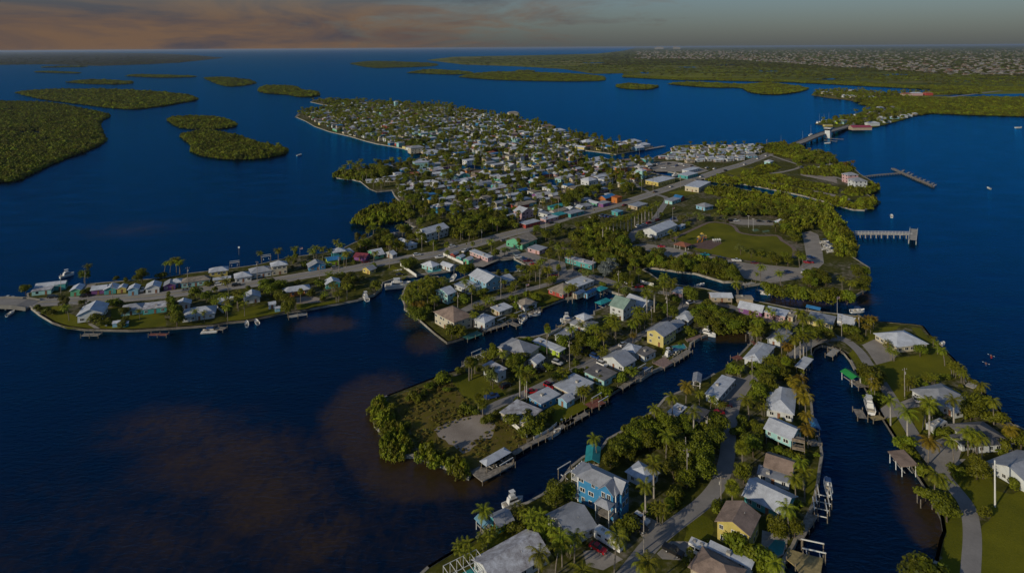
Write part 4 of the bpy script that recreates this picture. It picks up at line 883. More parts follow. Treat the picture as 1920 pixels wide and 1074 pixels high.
STREETS = [('canal_street', [(905,776),(935,757),(985,738),(1040,712),(1100,684),(1150,656),(1200,630),(1240,607),(1272,586),(1283,568),(1262,553),(1225,546),(1181,541),(1146,528),(1119,519),(1066,512),(1030,500),(1000,478),(985,462),(960,445)], 4.8),
 ('grove_street', [(1066,514),(1045,527),(1013,537),(985,544),(960,551),(935,558),(899,567),(869,582),(845,590)], 5.0),
 ('bend_street', [(1150,1110),(1200,1045),(1225,1016),(1262,985),(1315,945),(1344,912),(1356,885),(1364,850),(1367,806),(1373,768),(1384,735),(1410,710),(1445,690),(1478,672),(1502,655),(1530,640),(1570,634),(1590,640)], 5.0),
 ('creekside_street', [(1570,634),(1545,622),(1500,610),(1455,602),(1410,590),(1360,572),(1310,566),(1283,566)], 5.0),
 ('east_lane', [(1590,640),(1605,652),(1616,664),(1628,682),(1653,717),(1677,755),(1706,803),(1730,842),(1762,882),(1786,912),(1812,946),(1821,980),(1823,1019),(1819,1080),(1816,1140)], 4.4),
 ('village_lane', [(1000,424),(960,400),(930,378),(915,355),(930,330),(950,305),(930,280),(900,255),(870,235),(830,215)], 4.5), ('village_lane', [(1120,392),(1080,370),(1065,352),(1085,330),(1075,310),(1040,290),(1000,262),(970,240)], 4.5),
 ('village_lane', [(1220,362),(1190,345),(1175,325),(1160,308)], 4.5), ('village_lane', [(930,378),(880,370),(830,355),(780,340),(730,335)], 4.2), ('village_lane', [(930,280),(860,275),(800,262),(730,250),(660,238),(610,226)], 4.2), ('village_lane', [(870,235),(800,222),(720,212),(650,206)], 4.2),
 ('park_road', [(1225,364),(1250,372),(1240,392),(1225,412),(1195,430),(1180,445)], 5.0), ('beach_road', [(1440,290),(1470,300),(1500,312),(1470,322),(1430,328),(1400,340)], 4.0), ('beach_road', [(1500,312),(1540,325),(1575,335),(1600,345)], 4.5)]
STREETW = []
for nm, px, w in STREETS:
    P = smooth_line([G(x, y) for x, y in px], 5); STREETW.append((P, w)); structure(ribbon(nm, P, w, ZL+.026+0.001*len(STREETW), M_road if 'village' not in nm and 'beach' not in nm else M_gravel))
def near_road(p, mg=0.6):
    for P, w in [(ROADW, 12)]+STREETW:
        for q in P[::2]:
            if (q.x-p[0])**2+(q.y-p[1])**2 < (w/2+mg+1.2)**2: return True
    return False
ZS = [ZL+.008]
SHEETS = []
def yard(nm, m, v, *pts):
    ZS[0] += 0.0002; w = [GV(v, *p) for p in pts]; SHEETS.append(w)
    if m in (M_sand, M_rough, M_lawn):
        e = []
        for i, a in enumerate(w):
            b_ = w[(i+1) % len(w)]; n_ = max(1, int((b_-a).length/1.6)); e += [a.lerp(b_, k/n_)+Vector((rng.uniform(-.4,.4), rng.uniform(-.4,.4), 0))*(1.8 if m is M_sand else .8) for k in range(n_)]
        w = e
    return structure(sheet(nm, w, ZS[0], m))
L = 'lawn'
yard('rough_grass', M_rough, 'd', (240,425),(690,235),(790,250),(900,400),(1000,470),(1090,550),(1190,560),(1350,690),(1490,800),(1300,920),(1050,1040),(880,1040),(700,1000),(500,800),(330,560))
yard(L, M_lawn, 'd', (790,232),(920,190),(1050,200),(1210,300),(1290,385),(1100,400),(950,440),(850,330))
yard('bare_sand', M_sand, 'd', (640,700),(740,640),(850,610),(960,575),(1080,545),(1170,600),(1210,690),(1160,770),(1020,840),(910,905),(840,860),(760,800),(690,760))
yard(L, M_lawn, 'd', (1600,490),(1780,420),(1920,470),(1920,570),(1750,640),(1670,560))
yard(L, M_lawn, 'e', (210,440),(420,330),(520,370),(470,430),(300,520),(60,600),(0,640),(0,560),(120,530))
yard(L, M_lawn, 'g', (105,180),(170,130),(240,62),(450,44),(405,78),(285,100),(240,150),(165,186))
yard(L, M_lawn, 'g', (530,56),(600,62),(640,110),(725,195),(660,240),(620,172))
yard(L, M_lawn, 'g', (262,345),(430,285),(560,275),(650,250),(740,205),(850,315),(940,430),(850,465),(700,480),(580,510),(490,605),(440,635),(360,520))
yard(L, M_lawn, 'g', (45,262),(80,222),(130,260),(185,352),(120,370))
yard(L, M_lawn, 'g', (500,700),(560,670),(620,690),(640,800),(600,880),(540,780))
yard(L, M_lawn, 'g', (330,760),(430,740),(480,850),(520,990),(450,980),(380,850))
yard(L, M_lawn, 'c', (1100,180),(1200,100),(1460,90),(1540,300),(1700,330),(1900,250),(2100,600),(1900,1300),(1370,1200),(1395,640),(1520,540),(1380,530),(1300,400),(1190,260))
yard(L, M_lawn, 'c', (960,380),(1010,300),(1150,330),(1210,500),(1250,640),(1245,900),(1220,1150),(990,1080),(1040,850),(1075,720),(1050,590))
yard('driveway', M_gravel, 'g', (150,192),(240,150),(295,142),(330,200),(425,270),(385,312),(262,345),(195,245))
yard('driveway', M_gravel, 'g', (270,700),(340,650),(400,640),(450,740),(320,762))
yard('driveway', M_gravel, 'g', (430,640),(590,580),(640,640),(600,670),(490,680))
yard('driveway', M_gravel, 'g', (720,930),(870,870),(930,980),(900,1074),(700,1074),(620,960))
yard('driveway', M_gravel, 'c', (900,0),(1260,0),(1130,110),(1090,170),(1010,110))
yard('driveway', M_gravel, 'e', (1530,190),(1800,260),(1700,420),(1600,500),(1480,430),(1640,300))
yard('driveway', M_gravel, 'a', (1570,560),(1710,520),(1890,620),(1740,740),(1650,700))
yard('driveway', M_gravel, 'a', (1120,830),(1300,800),(1480,900),(1300,1000),(1150,960))
yard('driveway', M_gravel, 'b', (150,850),(270,740),(460,740),(470,830),(380,910),(200,900))
yard(L, M_lawn, 'b', (430,600),(560,495),(665,560),(665,680),(500,760),(400,730))
yard(L, M_lawn, 'a', (110,790),(400,620),(610,590),(600,640),(430,760),(170,900),(0,960),(0,900))
yard(L, M_lawn, 'b', (1500,180),(1610,60),(1620,250),(1560,420),(1500,420))
yard('pool_terrace', M_conc, 'b', (1100,640),(1330,700),(1320,800),(1230,900),(1090,800))
yard('park_lawn', M_lawn, 'o', (500,385),(640,310),(840,215),(1000,218),(1110,262),(1180,322),(1300,352),(1560,352),(1600,405),(1740,485),(1700,610),(1500,635),(1250,610),(1050,580),(880,545),(700,505),(640,450))
yard('parking_lot', M_gravel, 'o', (0,455),(150,430),(500,482),(640,522),(900,572),(1250,640),(1500,662),(1790,690),(1880,600),(1850,430),(1826,320),(1920,300),(2000,340),(2040,480),(2060,640),(1900,790),(1500,850),(1215,800),(1130,680),(900,640),(700,605),(450,612),(380,560),(180,510))
yard('parking_lot', M_road, 'o', (0,330),(120,260),(330,190),(500,150),(520,200),(330,200),(130,290),(60,400),(0,440))
yard('parking_lot', M_gravel, 'o', (1050,190),(1180,175),(1530,190),(1540,240),(1180,235),(1060,215))
yard('parking_lot', M_gravel, 'k', (20,235),(60,200),(180,180),(330,240),(560,290),(580,380),(470,400),(300,330),(180,330))
yard('parking_lot', M_gravel, 'k', (480,400),(640,360),(760,420),(880,460),(1100,500),(1080,540),(900,520),(560,500))
yard('parking_lot', M_gravel, 'u', (520,425),(800,410),(1000,440),(1180,510),(1060,540),(860,520),(620,520),(540,470))
yard('parking_lot', M_gravel, 'l', (1380,600),(1490,570),(1640,480),(1760,420),(1900,520),(1850,590),(1680,600),(1500,680),(1400,670))
yard(L, M_lawn, 'u', (1350,535),(1420,490),(1500,474),(1660,485),(1600,530),(1480,565))
yard(L, M_lawn, 'u', (750,742),(900,708),(1080,742),(920,778))
yard(L, M_lawn, 'k', (170,630),(300,590),(510,690),(310,785),(260,720))
yard(L, M_lawn, 'l', (480,705),(550,665),(710,770),(650,815),(600,745))
yard(L, M_lawn, 'm', (400,670),(640,622),(700,690),(840,780),(1010,880),(730,885),(640,850),(540,770))
yard(L, M_lawn, 'm', (1160,660),(1250,650),(1280,745),(1740,722),(1765,855),(1300,882),(1060,880),(1050,830),(1200,800))
yard(L, M_lawn, 'n', (720,692),(900,660),(1060,740),(960,765),(740,795),(540,820),(530,780))
yard(L, M_lawn, 'n', (1190,655),(1440,640),(1640,610),(1650,640),(1280,705),(1200,715))
yard('sandy_yard', M_sand, 'n', (1170,600),(1300,580),(1430,600),(1440,640),(1200,655))
yard('sandy_yard', M_sand, 'v', (610,890),(760,910),(900,900),(950,920),(960,980),(840,950),(620,905))
yard('sandy_yard', M_sand, 'w', (880,310),(940,315),(1060,340),(1180,370),(1160,385),(1020,355),(900,330))
yard('shuffleboard_pad', mat('green_court', (.10,.17,.10), .9), 'o', (1290,285),(1350,275),(1380,295),(1320,310))
yard('shuffleboard_pad', MATS['green_court'], 'o', (1400,300),(1470,288),(1490,305),(1420,315))
structure(ribbon('park_path', smooth_line([GV('o', *p) for p in [(420,405),(560,335),(700,272),(860,207),(1050,226),(1120,262),(1170,316),(1350,346),(1560,350),(1620,402),(1740,482),(1745,580)]], 5), 2.6, ZL+.022, M_mulch))
structure(ribbon('park_path', smooth_line([GV('o', *p) for p in [(640,530),(880,555),(1050,590),(1250,620),(1420,650)]], 5), 2.2, ZL+.0225, M_mulch))
structure(ribbon('garden_path', [GV('m', *p) for p in [(950,830),(1000,860),(1050,890)]], 1.6, ZL+.022, M_conc))
# painted bays of the park
def chain(a, b):
    i, j = MAIN.index(a), MAIN.index(b); return MAINW[i:j+1] if i <= j else MAINW[i:]+MAINW[:j+1]
SEAW = [((75,592),(672,564),'long concrete seawall around the west spit'),((782,597),(943,611),'concrete seawall round the grove corner'),((1014,579),(1059,562),'pale seawall of the empty green lot'),((859,698),(726,747),'thin seawall along the vacant lot\'s north edge'),((884,888),(1185,718),'seawall along the middle canal\'s garden side'),
 ((1604,697),(1756,1059),'seawall along the east canal\'s lane side'),((1902,801),(1641,606),'bayside seawall of the east peninsula'),((893,1016),(803,1070),'short seawall below the pool cage house'),((935,489),(988,499),'marina seawall beside the parked cars'),((677,342),(735,358),'low seawall on the village\'s west corner'),((1521,668),(1595,679),'curved wall round the east canal head'),((1340,705),(1375,678),'short bulkhead at the canal bend')]
for a, b, lab in SEAW:
    tag(ribbon('seawall', chain(a, b), 0.9, ZL+.16, M_seawall, 1.9), lab, 'seawall', 'concrete seawalls')
# ------------------------------------------------------------------ trees one can tell apart
TL = dict(coco='coconut palm', goldpalm='yellowing palm', royal='pale-trunked royal palm', fan='round-headed fan palm', clump='multi-stemmed slender palm clump', broad='dense leafy tree', olive='grey-green small tree', bush='rounded leafy bush', silver='silvery-leaved tree', pine='tall feathery pine', cypress='narrow upright tree')
TG = dict(palm='palms around the island houses', tree='trees around the island houses', bush='garden bushes')
TS = dict(coco=1.08, goldpalm=1.1, royal=1.22, fan=1.1, clump=1.12, broad=.92, olive=1.15, bush=1.15, silver=1.25, pine=1.4, cypress=1.1)
COUNT = dict(palm=0, tree=0, bush=0)
HB = [(o, o.location.x, o.location.y) for o in HOUSES]
EXTRA = []
def short(lab):
    w = lab.split(); return ' '.join(w[:11])
def place_tree(kind, x, y, s, where=None, z=ZL):
    k = rng.choice(KINDS[kind]); cat = k['cat']
    if COUNT[cat] >= 330: EXTRA.append((kind, x, y, s)); return
    COUNT[cat] += 1
    if where is None:
        o, ox, oy = min(HB, key=lambda t: (t[1]-x)**2+(t[2]-y)**2); dd = math.hypot(ox-x, oy-y)
        cl = 'close beside' if dd < 9 else 'some way from'
        where = '%s the %s' % (cl, short(o['label']))
    nm = {'palm': 'palm_tree', 'tree': 'pine_tree' if kind == 'pine' else 'tree', 'bush': 'bush'}[cat]
    t = thing(nm, ' '.join((TL[kind]+' '+where).split()[:16]), cat, (x, y, z), rng.uniform(0, 6.28), TG[cat])
    t.scale = (s*rng.uniform(.92, 1.08), s*rng.uniform(.92, 1.08), s*rng.uniform(.9, 1.12))
    link('stem' if cat == 'bush' else 'trunk', k['trunk'], t); link('crown', k['crown'], t, k['top'])
def trees(v, kind, txt, where=None):
    for q in txt.split():
        a = [float(c) for c in q.split(',')]; s = (a[2] if len(a) > 2 else 1.0)*TS[kind]*rng.uniform(.88, 1.12)
        k = KINDS[kind][0]; zc = k['top'].z if k['top'].z > 1 else k['H']*0.62
        p = GV(v, a[0], a[1], ZL+zc*s)
        if any(abs(p.x-t[0])+abs(p.y-t[1]) < 1.3 for t in TREEPOS): continue
        TREEPOS.append((p.x, p.y))
        if not on_main(p) and where is None: 
            q2 = min(MAINW, key=lambda m: (m.x-p.x)**2+(m.y-p.y)**2)
            if (q2.x-p.x)**2+(q2.y-p.y)**2 > 400: continue
        place_tree(kind, p.x, p.y, s, where)
TREEPOS = []
T = trees
T('a','coco','195,440 715,860,1.15 1400,730,1.1 1100,960,1.1 1040,680 870,770 930,700 1650,940')
T('a','royal','1680,240 1755,50'); T('a','clump','540,450 610,500 700,560,1.2 800,620,1.2 880,690,1.2 990,760 240,700 40,800 1810,470 330,640,.6'); T('a','broad','880,300 1000,290,.8'); T('a','bush','1520,580,1.6 480,620 560,640 1440,590 400,590 1690,450')
T('b','coco','1400,200 1480,120 1340,460 60,240 1210,970 60,970'); T('b','fan','830,270,1.2 450,840,.6'); T('b','broad','930,110 420,150 560,60 300,80 1250,580 1390,600,.8 370,60'); T('b','clump','180,480'); T('b','bush','900,770,1.7 980,820,1.7 1060,860,1.7 1120,900,1.6 840,730,1.3 320,300,1.5 300,380 690,420 270,400')
T('c','broad','1080,430,1.25 1360,60 1420,100,.8'); T('c','coco','960,130 1070,230'); T('c','bush','830,90,1.4 1170,100,1.4 880,320,1.2 1720,230 1790,200 900,1030,1.8 790,1050,1.5 1000,1060,1.5 1440,490')
T('d','broad','1390,60 1340,110,.7')
T('d','bush','730,220,1.6 700,250 880,155 460,380,1.5 500,410 420,400 1350,600,1.6 1480,560,1.5 1540,640,1.8 1440,700,1.5 1600,600,1.4 1120,600 940,500,1.3 1010,520 880,520 1560,700 1690,540 250,500 600,300 550,360,.8 1200,540 400,650,.7 760,330,.7')
T('d','fan','980,110,1.1 1010,80 1040,420,1.1 1080,470'); T('d','royal','1415,190 1475,220,.9'); T('d','olive','1170,240'); T('d','coco','1110,330,.7'); T('d','clump','1740,220 1790,200')
T('e','coco','380,790 900,490 1060,430 1000,780 900,940 1750,420,.9 960,540,.8 1300,390,.7 1400,420,.7'); T('e','goldpalm','1180,310'); T('e','royal','1250,540,1.05')
T('e','broad','560,860 650,830 700,700 780,660 870,690 980,640 1050,650 1150,620 1220,700 1100,780 1150,880 1250,900 1340,920 1450,700 1480,640 1430,760 1780,780 1880,300 1850,370 1320,820 1080,860 1050,720 850,770 760,770 680,900,.8 500,950,.7')
T('e','clump','250,360 690,160 1660,150 1880,490 1460,450,.7 1510,480,.6'); T('e','bush','450,340,1.3 1700,620,1.6 1850,690 480,1000 1620,140,1.4 1580,150 600,220,1.3 1800,640 1640,700')
T('e','fan','1690,860,1.2'); T('f','goldpalm','430,280 480,330 540,420,1.1 550,600 560,690 500,250,.9'); T('f','broad','190,260,1.15 120,200 240,330 330,170 60,850 300,110,.8'); T('f','clump','230,90'); T('f','fan','355,90'); T('f','coco','20,420 520,1040'); T('f','bush','140,520,1.4 230,450 140,720,1.4 470,950 380,950 300,890 220,880')
T('f','broad','1140,210 1190,190 1100,260,.7'); T('f','goldpalm','1170,300'); T('f','bush','1190,390,1.6 1120,420')
T('g','royal','370,620 500,710,1.1 860,620,1.1 670,680,1.1'); T('g','coco','700,660 620,700 860,960 970,850 1040,880 1080,930 790,220 1080,510 1170,640 700,130,.6 735,175,.6 640,640'); T('g','goldpalm','660,930,1.1 230,470 1310,850'); T('g','clump','350,180 385,250 860,370 910,370 930,430 650,450 700,450 540,460 500,470,1.1 1010,940')
T('g','broad','600,220,.9 1030,650,1.3 1090,640,1.1 990,690 1320,880 1380,920 210,400 250,460 180,400 700,700,.8 1060,900,.8'); T('g','bush','1180,740,1.6 1200,770 480,930,1.5 460,960 510,1000,1.5 120,130 800,430 1240,960,1.3 830,850 780,870 720,840 670,620 890,850')
T('h','coco','1190,310 1290,250,.9 1420,300 1460,340 1600,200 1650,250 1570,280 1540,390 1820,260 1880,230 460,570 1680,200 1390,340'); T('h','fan','940,325 110,690,1.1 140,660'); T('h','royal','650,800 700,850,.8'); T('h','cypress','370,560 340,590,.8'); T('h','broad','610,650 680,600 570,690 1240,540 1280,430 1330,400 1100,450 1430,450 740,560,.6'); T('h','olive','340,820 320,780')
T('h','clump','300,590 1060,810 1040,840 1540,540 1520,580 1820,750 1330,970 1100,790'); T('h','bush','1150,780 1240,770 1300,760 720,440,1.4 1860,380 1560,950,1.4 20,740 760,740,1.3 1490,850 950,710')
T('i','royal','390,160,1.1 465,110,1.15'); T('i','coco','60,430 310,340 330,400 250,450 590,60 560,30 1310,80 1480,380 1690,460 1790,450 1750,620 620,50'); T('i','goldpalm','1810,680 250,570,.6'); T('i','broad','650,350 1010,270,1.1 940,310 1000,380 1080,330,1.1 1120,400 930,430 1060,470 1160,360 1220,410,1.1 1290,460 1260,420 1340,440 1180,450 1540,490 1510,550 820,150 850,190 1600,980 1660,950 1580,930 880,360 960,470,.8'); T('i','olive','180,150')
T('i','clump','1610,850 1650,830 1410,450'); T('i','bush','1280,910,1.6 1340,940,1.4 240,50,1.6 510,410 700,220 660,190 1500,880 820,530,1.4 150,1000')
T('j','coco','110,430 160,470 210,370 240,420 260,460 180,310 300,300 250,280 330,270 380,250 390,330 420,420 755,250 815,350 840,610 1490,110 1550,60 1630,130 1430,150 1830,350 1880,320 350,380 130,390 290,370'); T('j','goldpalm','200,500 290,510'); T('j','broad','210,590 330,590 260,620 600,790 690,780 180,60 120,80 740,140,1.1 700,130 640,800,.7')
T('j','clump','500,250 540,270 960,460,1.1 1010,470,1.1 870,550 1230,340 1150,270 1270,290 440,460'); T('j','fan','1740,130'); T('j','bush','690,430,1.6 730,450,1.4 930,370,1.6 1390,230 1340,240 1620,250 1680,250 1500,420,1.4 1450,410 1400,880 1050,570 1330,120,1.4 1540,440 1440,530 1270,630'); T('j','cypress','1290,500 1040,990')
W1 = 'in the wood between the main road and the park'
T('k','broad','730,100 790,60 860,120 940,70 760,170 860,190 960,150 1040,180 1120,110 1170,60 1090,60 700,130 920,230 1010,230 1080,260 1140,290 1180,180,.8', W1)
W2 = 'in the leafy belt along the park creek'
T('k','broad','1340,170 1370,150 1290,240 1350,270 1420,260 1500,230 1560,270 1620,310 1300,300 1790,290 1850,260 1900,300 1760,330', W2); T('k','olive','1500,170 1590,180'); T('k','silver','1010,340,1.1 1060,310,1.1 980,380')
T('k','coco','490,130 500,190 560,170 620,180 250,350 370,370 1640,430 1680,460 1610,480 1130,520 1340,790 1400,850 1080,880 1050,930 1100,970 600,560 640,560 590,210'); T('k','fan','410,160 380,190 490,350 540,110 1250,360 1340,390 1270,470 370,980 400,240'); T('k','royal','1420,590 1510,550'); T('k','clump','290,290 340,270 1190,600 380,480 420,470 170,440'); T('k','olive','800,420 760,410'); T('k','broad','1130,440 1180,460 1870,600 1700,800 1650,790'); T('k','cypress','70,60'); T('k','bush','810,500 750,530 100,340 960,520 190,450 910,290 1860,650')
T('l','coco','290,60 330,50 550,30 620,50 700,40 680,250 610,260 520,430 1590,410 1860,240 50,540 340,540'); T('l','broad','430,330 470,310 390,360 520,360 630,460 600,440 860,390 840,360 730,330 760,350 1630,530 760,630 700,620 1300,690,1.1 1350,690 1010,40 960,100 920,60 1060,90 100,800 60,860 360,880'); T('l','olive','460,390 1730,510')
W3 = 'in the thick grove north of the main road'
T('l','broad','1150,150 1280,130 1350,170 1500,130 1560,160 1700,160 1240,220 1400,210 1560,230 1740,210 1220,310 1400,330', W3); T('l','pine','1210,120,.7 1430,120,.7 1640,130,.7', W3); T('l','coco','1330,250 1480,230 1650,220 1260,280 1350,310 1300,180 1600,190', W3)
T('l','fan','250,360 200,430 1390,440 1115,450 1120,520'); T('l','cypress','1885,420,.8'); T('l','bush','340,660 270,440 180,490 1470,480 1000,480')
T('m','coco','930,220 990,170 1740,180 1800,190 1870,140 1900,170 730,640 1480,690,.7'); T('m','broad','890,310 1505,300,1.15 270,460,.9 1320,690,.7 1330,770,.6'); T('m','pine','660,570,.7 700,610,.65'); T('m','cypress','1780,530 1800,580 1850,670 1870,730 1830,620'); T('m','bush','490,690,1.4 550,700 1200,600,1.6 870,600 910,480,1.4 1230,340 1330,360 1710,310,1.4 390,650 1020,760,1.6 1120,800,1.4 1290,830')
T('n','coco','55,240 90,270 510,560 520,620 540,690 630,550 640,600 690,570 700,640 860,160 1020,160 1170,120 1120,220 1360,150 1380,120 1440,130 1500,140 1580,60 1620,90 1640,180 1670,480 1850,20 320,720,.7 240,720,.7 550,450'); T('n','broad','230,540 340,570 20,650 50,720 60,790 900,470 960,440 950,510 1050,470 1030,560 1080,590 1130,640 1110,690 1720,420 1700,400'); T('n','cypress','1180,170,1.1'); T('n','pine','1770,20,.8'); T('n','fan','1230,550'); T('n','clump','430,640 430,600 1540,390 1600,370 1500,380 1540,490,1.2 1580,570,1.1 1460,570'); T('n','bush','1780,110,1.5 1850,100 1270,270,1.5 1415,450,1.5 350,460 1330,540,1.5 1440,600 170,640')
W4 = 'standing in the straight row by the community hall'
T('t','royal','1420,775 1460,762 1500,750 1540,738 1582,726 1622,712 1664,700 1702,690 1740,675 1780,655 1820,640 1860,622 1900,606 1380,800', W4); T('o','royal','165,60 240,45 300,20', W4)
W5 = 'in the park wood above the round lawn'
T('o','broad','1000,60 1050,80 1080,30 1230,60 1300,90 1380,60 1450,90 1520,110 1600,60 1680,110 1750,60 1830,60 1900,90 1700,200 1650,260 1750,250 1810,160 1880,200 1720,330 1770,370 1640,160 1350,20 1480,30 1570,20', W5)
T('o','olive','640,150 720,140 560,160 760,160 910,130 1150,120 1020,170 1550,250 1180,490 1290,530 120,350,1.2 440,330 260,520', 'standing in the park'); T('o','broad','1400,520,.9 1500,560 1560,590 1650,560 1680,600 110,490', 'at the south edge of the park lawn'); T('o','broad','40,600 130,610 220,590 300,590 380,640 430,650 540,620 600,650 680,630 740,680 820,690 880,680 1000,640 1040,720 1080,760 1150,790 1100,720 940,700 500,660', W2)
T('o','coco','1800,530 1840,540 1385,690 1600,750 490,320 1340,750,.7 400,780 360,800','beside the park drive'); T('o','broad','1890,750 1920,820')
T('p','bush','560,210,2 640,230,2 740,240,2.2 800,250,2.2 860,260,2.2 940,280,2 1100,290,2 1180,300,2.2 1250,290,2.2 1320,290,2.2 1400,310,2 600,240,2 700,260,2 1000,290,1.6 1050,300,1.8','in the shrubby edge of the park point'); T('p','broad','1010,80,1.1 1080,60,1.1 1150,90,1.1 1000,130 1180,140 1100,120 1540,60 1590,40 1530,180 1570,200 1600,120 1490,20','on the park point')
T('p','coco','1350,110 1420,160','on the park point'); T('p','royal','800,770 905,720 940,730 970,740 1020,700 850,760'); T('p','coco','650,600,.8 750,590 880,510 900,540 1040,560 1100,580 930,580 420,520 490,600 450,700 710,770 560,450,.7 610,490,.7 240,200'); T('p','goldpalm','1530,540,.8 1620,550,.8 1680,540,.8 1600,620,.8 1650,590,.8'); T('p','broad','520,640 930,650,.8 1000,660,.8 1060,680,.8 1120,680,.8 1180,690,.8 1220,720,.7 1090,720,.8 600,980'); T('p','bush','1400,640,1.4 1450,650,1.4 1480,660,1.4 1540,740 760,990,1.4')
W6 = 'in the palm grove by the drawbridge ramp'
T('v','coco','740,680 780,670 800,700 860,690 910,700 940,720 890,740 830,720', W6); T('v','goldpalm','700,650 1040,780 1110,770', W6); T('v','broad','620,740,1.2 560,760,1.2 650,700,1.2 500,650,1.2 440,650,1.2 580,640,1.2 480,620 420,680 350,670 250,660 790,780 820,800 530,690,1.2 600,800 700,760', W6)
W7 = 'in the dark clump of tall trees inside the village'
T('t','broad','1020,430,1.4 1100,400,1.4 1120,480,1.4 1000,500,1.4 950,470,1.2 1280,380,1.3 1330,370,1.3 1200,430,1.3 1060,450,1.4 1160,370,1.2', W7); T('t','broad','1600,300,1.2 1620,360,1.2 1580,250 690,260 640,300 130,440 700,400 640,380 720,300,1.2'); T('s','pine','275,60,1.2'); T('s','broad','820,110 1180,340 1210,310 1020,360 960,340 1450,60 1380,60 1330,20,1.1')
T('t','broad','640,830 700,830 880,830 950,840 850,880 740,920 1100,780 1180,780 1250,760 1290,740 1050,860 1150,850 1250,850 1320,860 1400,900 1250,930 1100,920 1200,940 1500,960 1600,1000 1350,780 1420,830', 'in the roadside wood opposite the diner')
print('trees', COUNT, 'overflow', len(EXTRA))
# village greenery between the cottages: too many to count, one mass of palms and one of trees
vp, vt = [], []
TREEP = [G(x, y) for x, y in [(558,215),(584,191),(640,190),(830,199),(1000,229),(1110,260),(1215,274),(1205,280),(1150,290),(1090,284),(1090,297),(1150,303),(1220,303),(1225,320),(1215,352),(1130,382),(1000,420),(900,447),(830,460),(760,474),(690,474),(668,458),(700,446),(772,430),(766,400),(740,362),(705,359),(680,343),(632,334),(640,320),(770,304),(800,288),(700,268),(620,246)]]
for p in fill_poly(TREEP, 8.3, 0.5):
    if not on_main(p) or any(inside(p, c) for c in CANALW) or near_road(p, 0): continue
    if not free(p, 0.3, 0.8) and rng.random() < .82: continue
    c_ = math.sin(p[0]*.043+1.3)*math.sin(p[1]*.031+p[0]*.012)
    if c_ < -.25 and rng.random() < .55: continue
    (vp if rng.random() < (0.72 if c_ < .3 else .25) else vt).append(p)
def merged(kind, i):
    k = KINDS[kind][i]; b = MB(); ms = [k['crown'].materials[0], k['trunk'].materials[0]]
    b.add([tuple(v.co+k['top']) for v in k['crown'].vertices], [tuple(f.vertices) for f in k['crown'].polygons], 0); b.add([tuple(v.co) for v in k['trunk'].vertices], [tuple(f.vertices) for f in k['trunk'].polygons], 1)
    return proto(b.mesh(kind, ms))
def scl(n, a, b): return [(s, s, s*rng.uniform(.85, 1.2)) for s in (rng.uniform(a, b) for _ in range(n))]
EXP = [e for e in EXTRA if KINDS[e[0]][0]['cat'] == 'palm']; EXT = [e for e in EXTRA if KINDS[e[0]][0]['cat'] != 'palm']
vp += [(e[1], e[2]) for e in EXP]; vt += [(e[1], e[2]) for e in EXT]
h = len(vp)//2
scatter('village_palms', [(p[0], p[1], ZL) for p in vp[:h]], scl(h, .9, 1.55), merged('coco', 1), 'scattered palms between the packed village cottages', 'palms')
scatter('village_fan_palms', [(p[0], p[1], ZL) for p in vp[h:]], scl(len(vp)-h, 1.0, 1.6), merged('fan', 0), 'scattered fan palms between the packed village cottages', 'palms')
scatter('village_trees', [(p[0], p[1], ZL) for p in vt], scl(len(vt), .5, 1.25), merged('broad', 2), 'leafy trees crowded between the village cottages', 'trees')
# mangrove fringes and thickets on the big islands
def thicket(lab, r0, h0, v, *pts): return canopy('mangrove_thicket', [GV(v, *p, 0.5) for p in pts], r0, h0, PR_MAN[rng.randrange(3)], lab, z=0.6)
thicket('mangrove clump on the cove west of the main road', 2.4, 6.0, 'l', (130,235),(300,250),(430,240),(560,210),(690,185),(760,150),(720,60),(560,50),(400,60),(280,90),(200,150))
thicket('round mangrove bush at the village\'s west tip', 2.4, 5.5, 's', (45,255),(140,278),(250,285),(300,250),(280,215),(160,205),(60,220)); thicket('mangrove bushes beside the seawalled village corner', 2.4, 5.0, 's', (270,275),(330,295),(420,280),(520,250),(640,235),(700,215),(560,205),(420,215),(300,225))
thicket('mangroves lining the creek north bank', 2.6, 4.6, 'w', (110,240),(250,262),(380,265),(520,288),(720,322),(860,352),(1000,395),(1120,435),(1210,450),(1200,420),(1100,392),(950,350),(800,315),(640,285),(480,262),(360,240),(200,215))
thicket('mangrove point south of the twin bayfront blocks', 2.6, 4.6, 'w', (1240,440),(1280,455),(1360,418),(1365,390),(1290,385),(1240,400)); thicket('mangrove fringe around the twin bayfront blocks', 2.6, 4.6, 'w', (1130,330),(1200,350),(1290,340),(1310,335),(1370,310),(1375,280),(1330,270),(1310,310),(1200,315))
thicket('scrubby mangrove belt between beach road and creek', 2.6, 3.6, 'w', (380,232),(480,215),(560,195),(640,200),(820,245),(960,270),(1090,310),(1060,335),(900,300),(760,270),(600,250),(480,250)); thicket('bushy belt along the beach road', 2.6, 4.0, 'w', (480,150),(560,130),(640,140),(600,165),(500,195),(380,220),(370,200))
thicket('bushy belt beside the two bayfront blocks', 2.6, 4.6, 'w', (820,190),(900,190),(1000,205),(1090,195),(1180,160),(1200,150),(1120,130),(960,150),(840,160))
thicket('mangrove belt along the park\'s bay shore', 2.8, 5.6, 'w', (760,400),(900,420),(1010,450),(1080,540),(1150,640),(1195,720),(1190,800),(1100,800),(1060,700),(980,600),(900,500),(780,450)); thicket('mangrove belt along the park\'s creek bank', 2.8, 5.6, 'w', (100,330),(200,300),(320,320),(430,350),(560,370),(740,385),(780,440),(600,420),(430,400),(260,360))
thicket('small mangrove stand at the canal head', 2.2, 5.0, 'i', (1060,560),(1190,540),(1300,550),(1370,540),(1330,500),(1200,500),(1080,520))
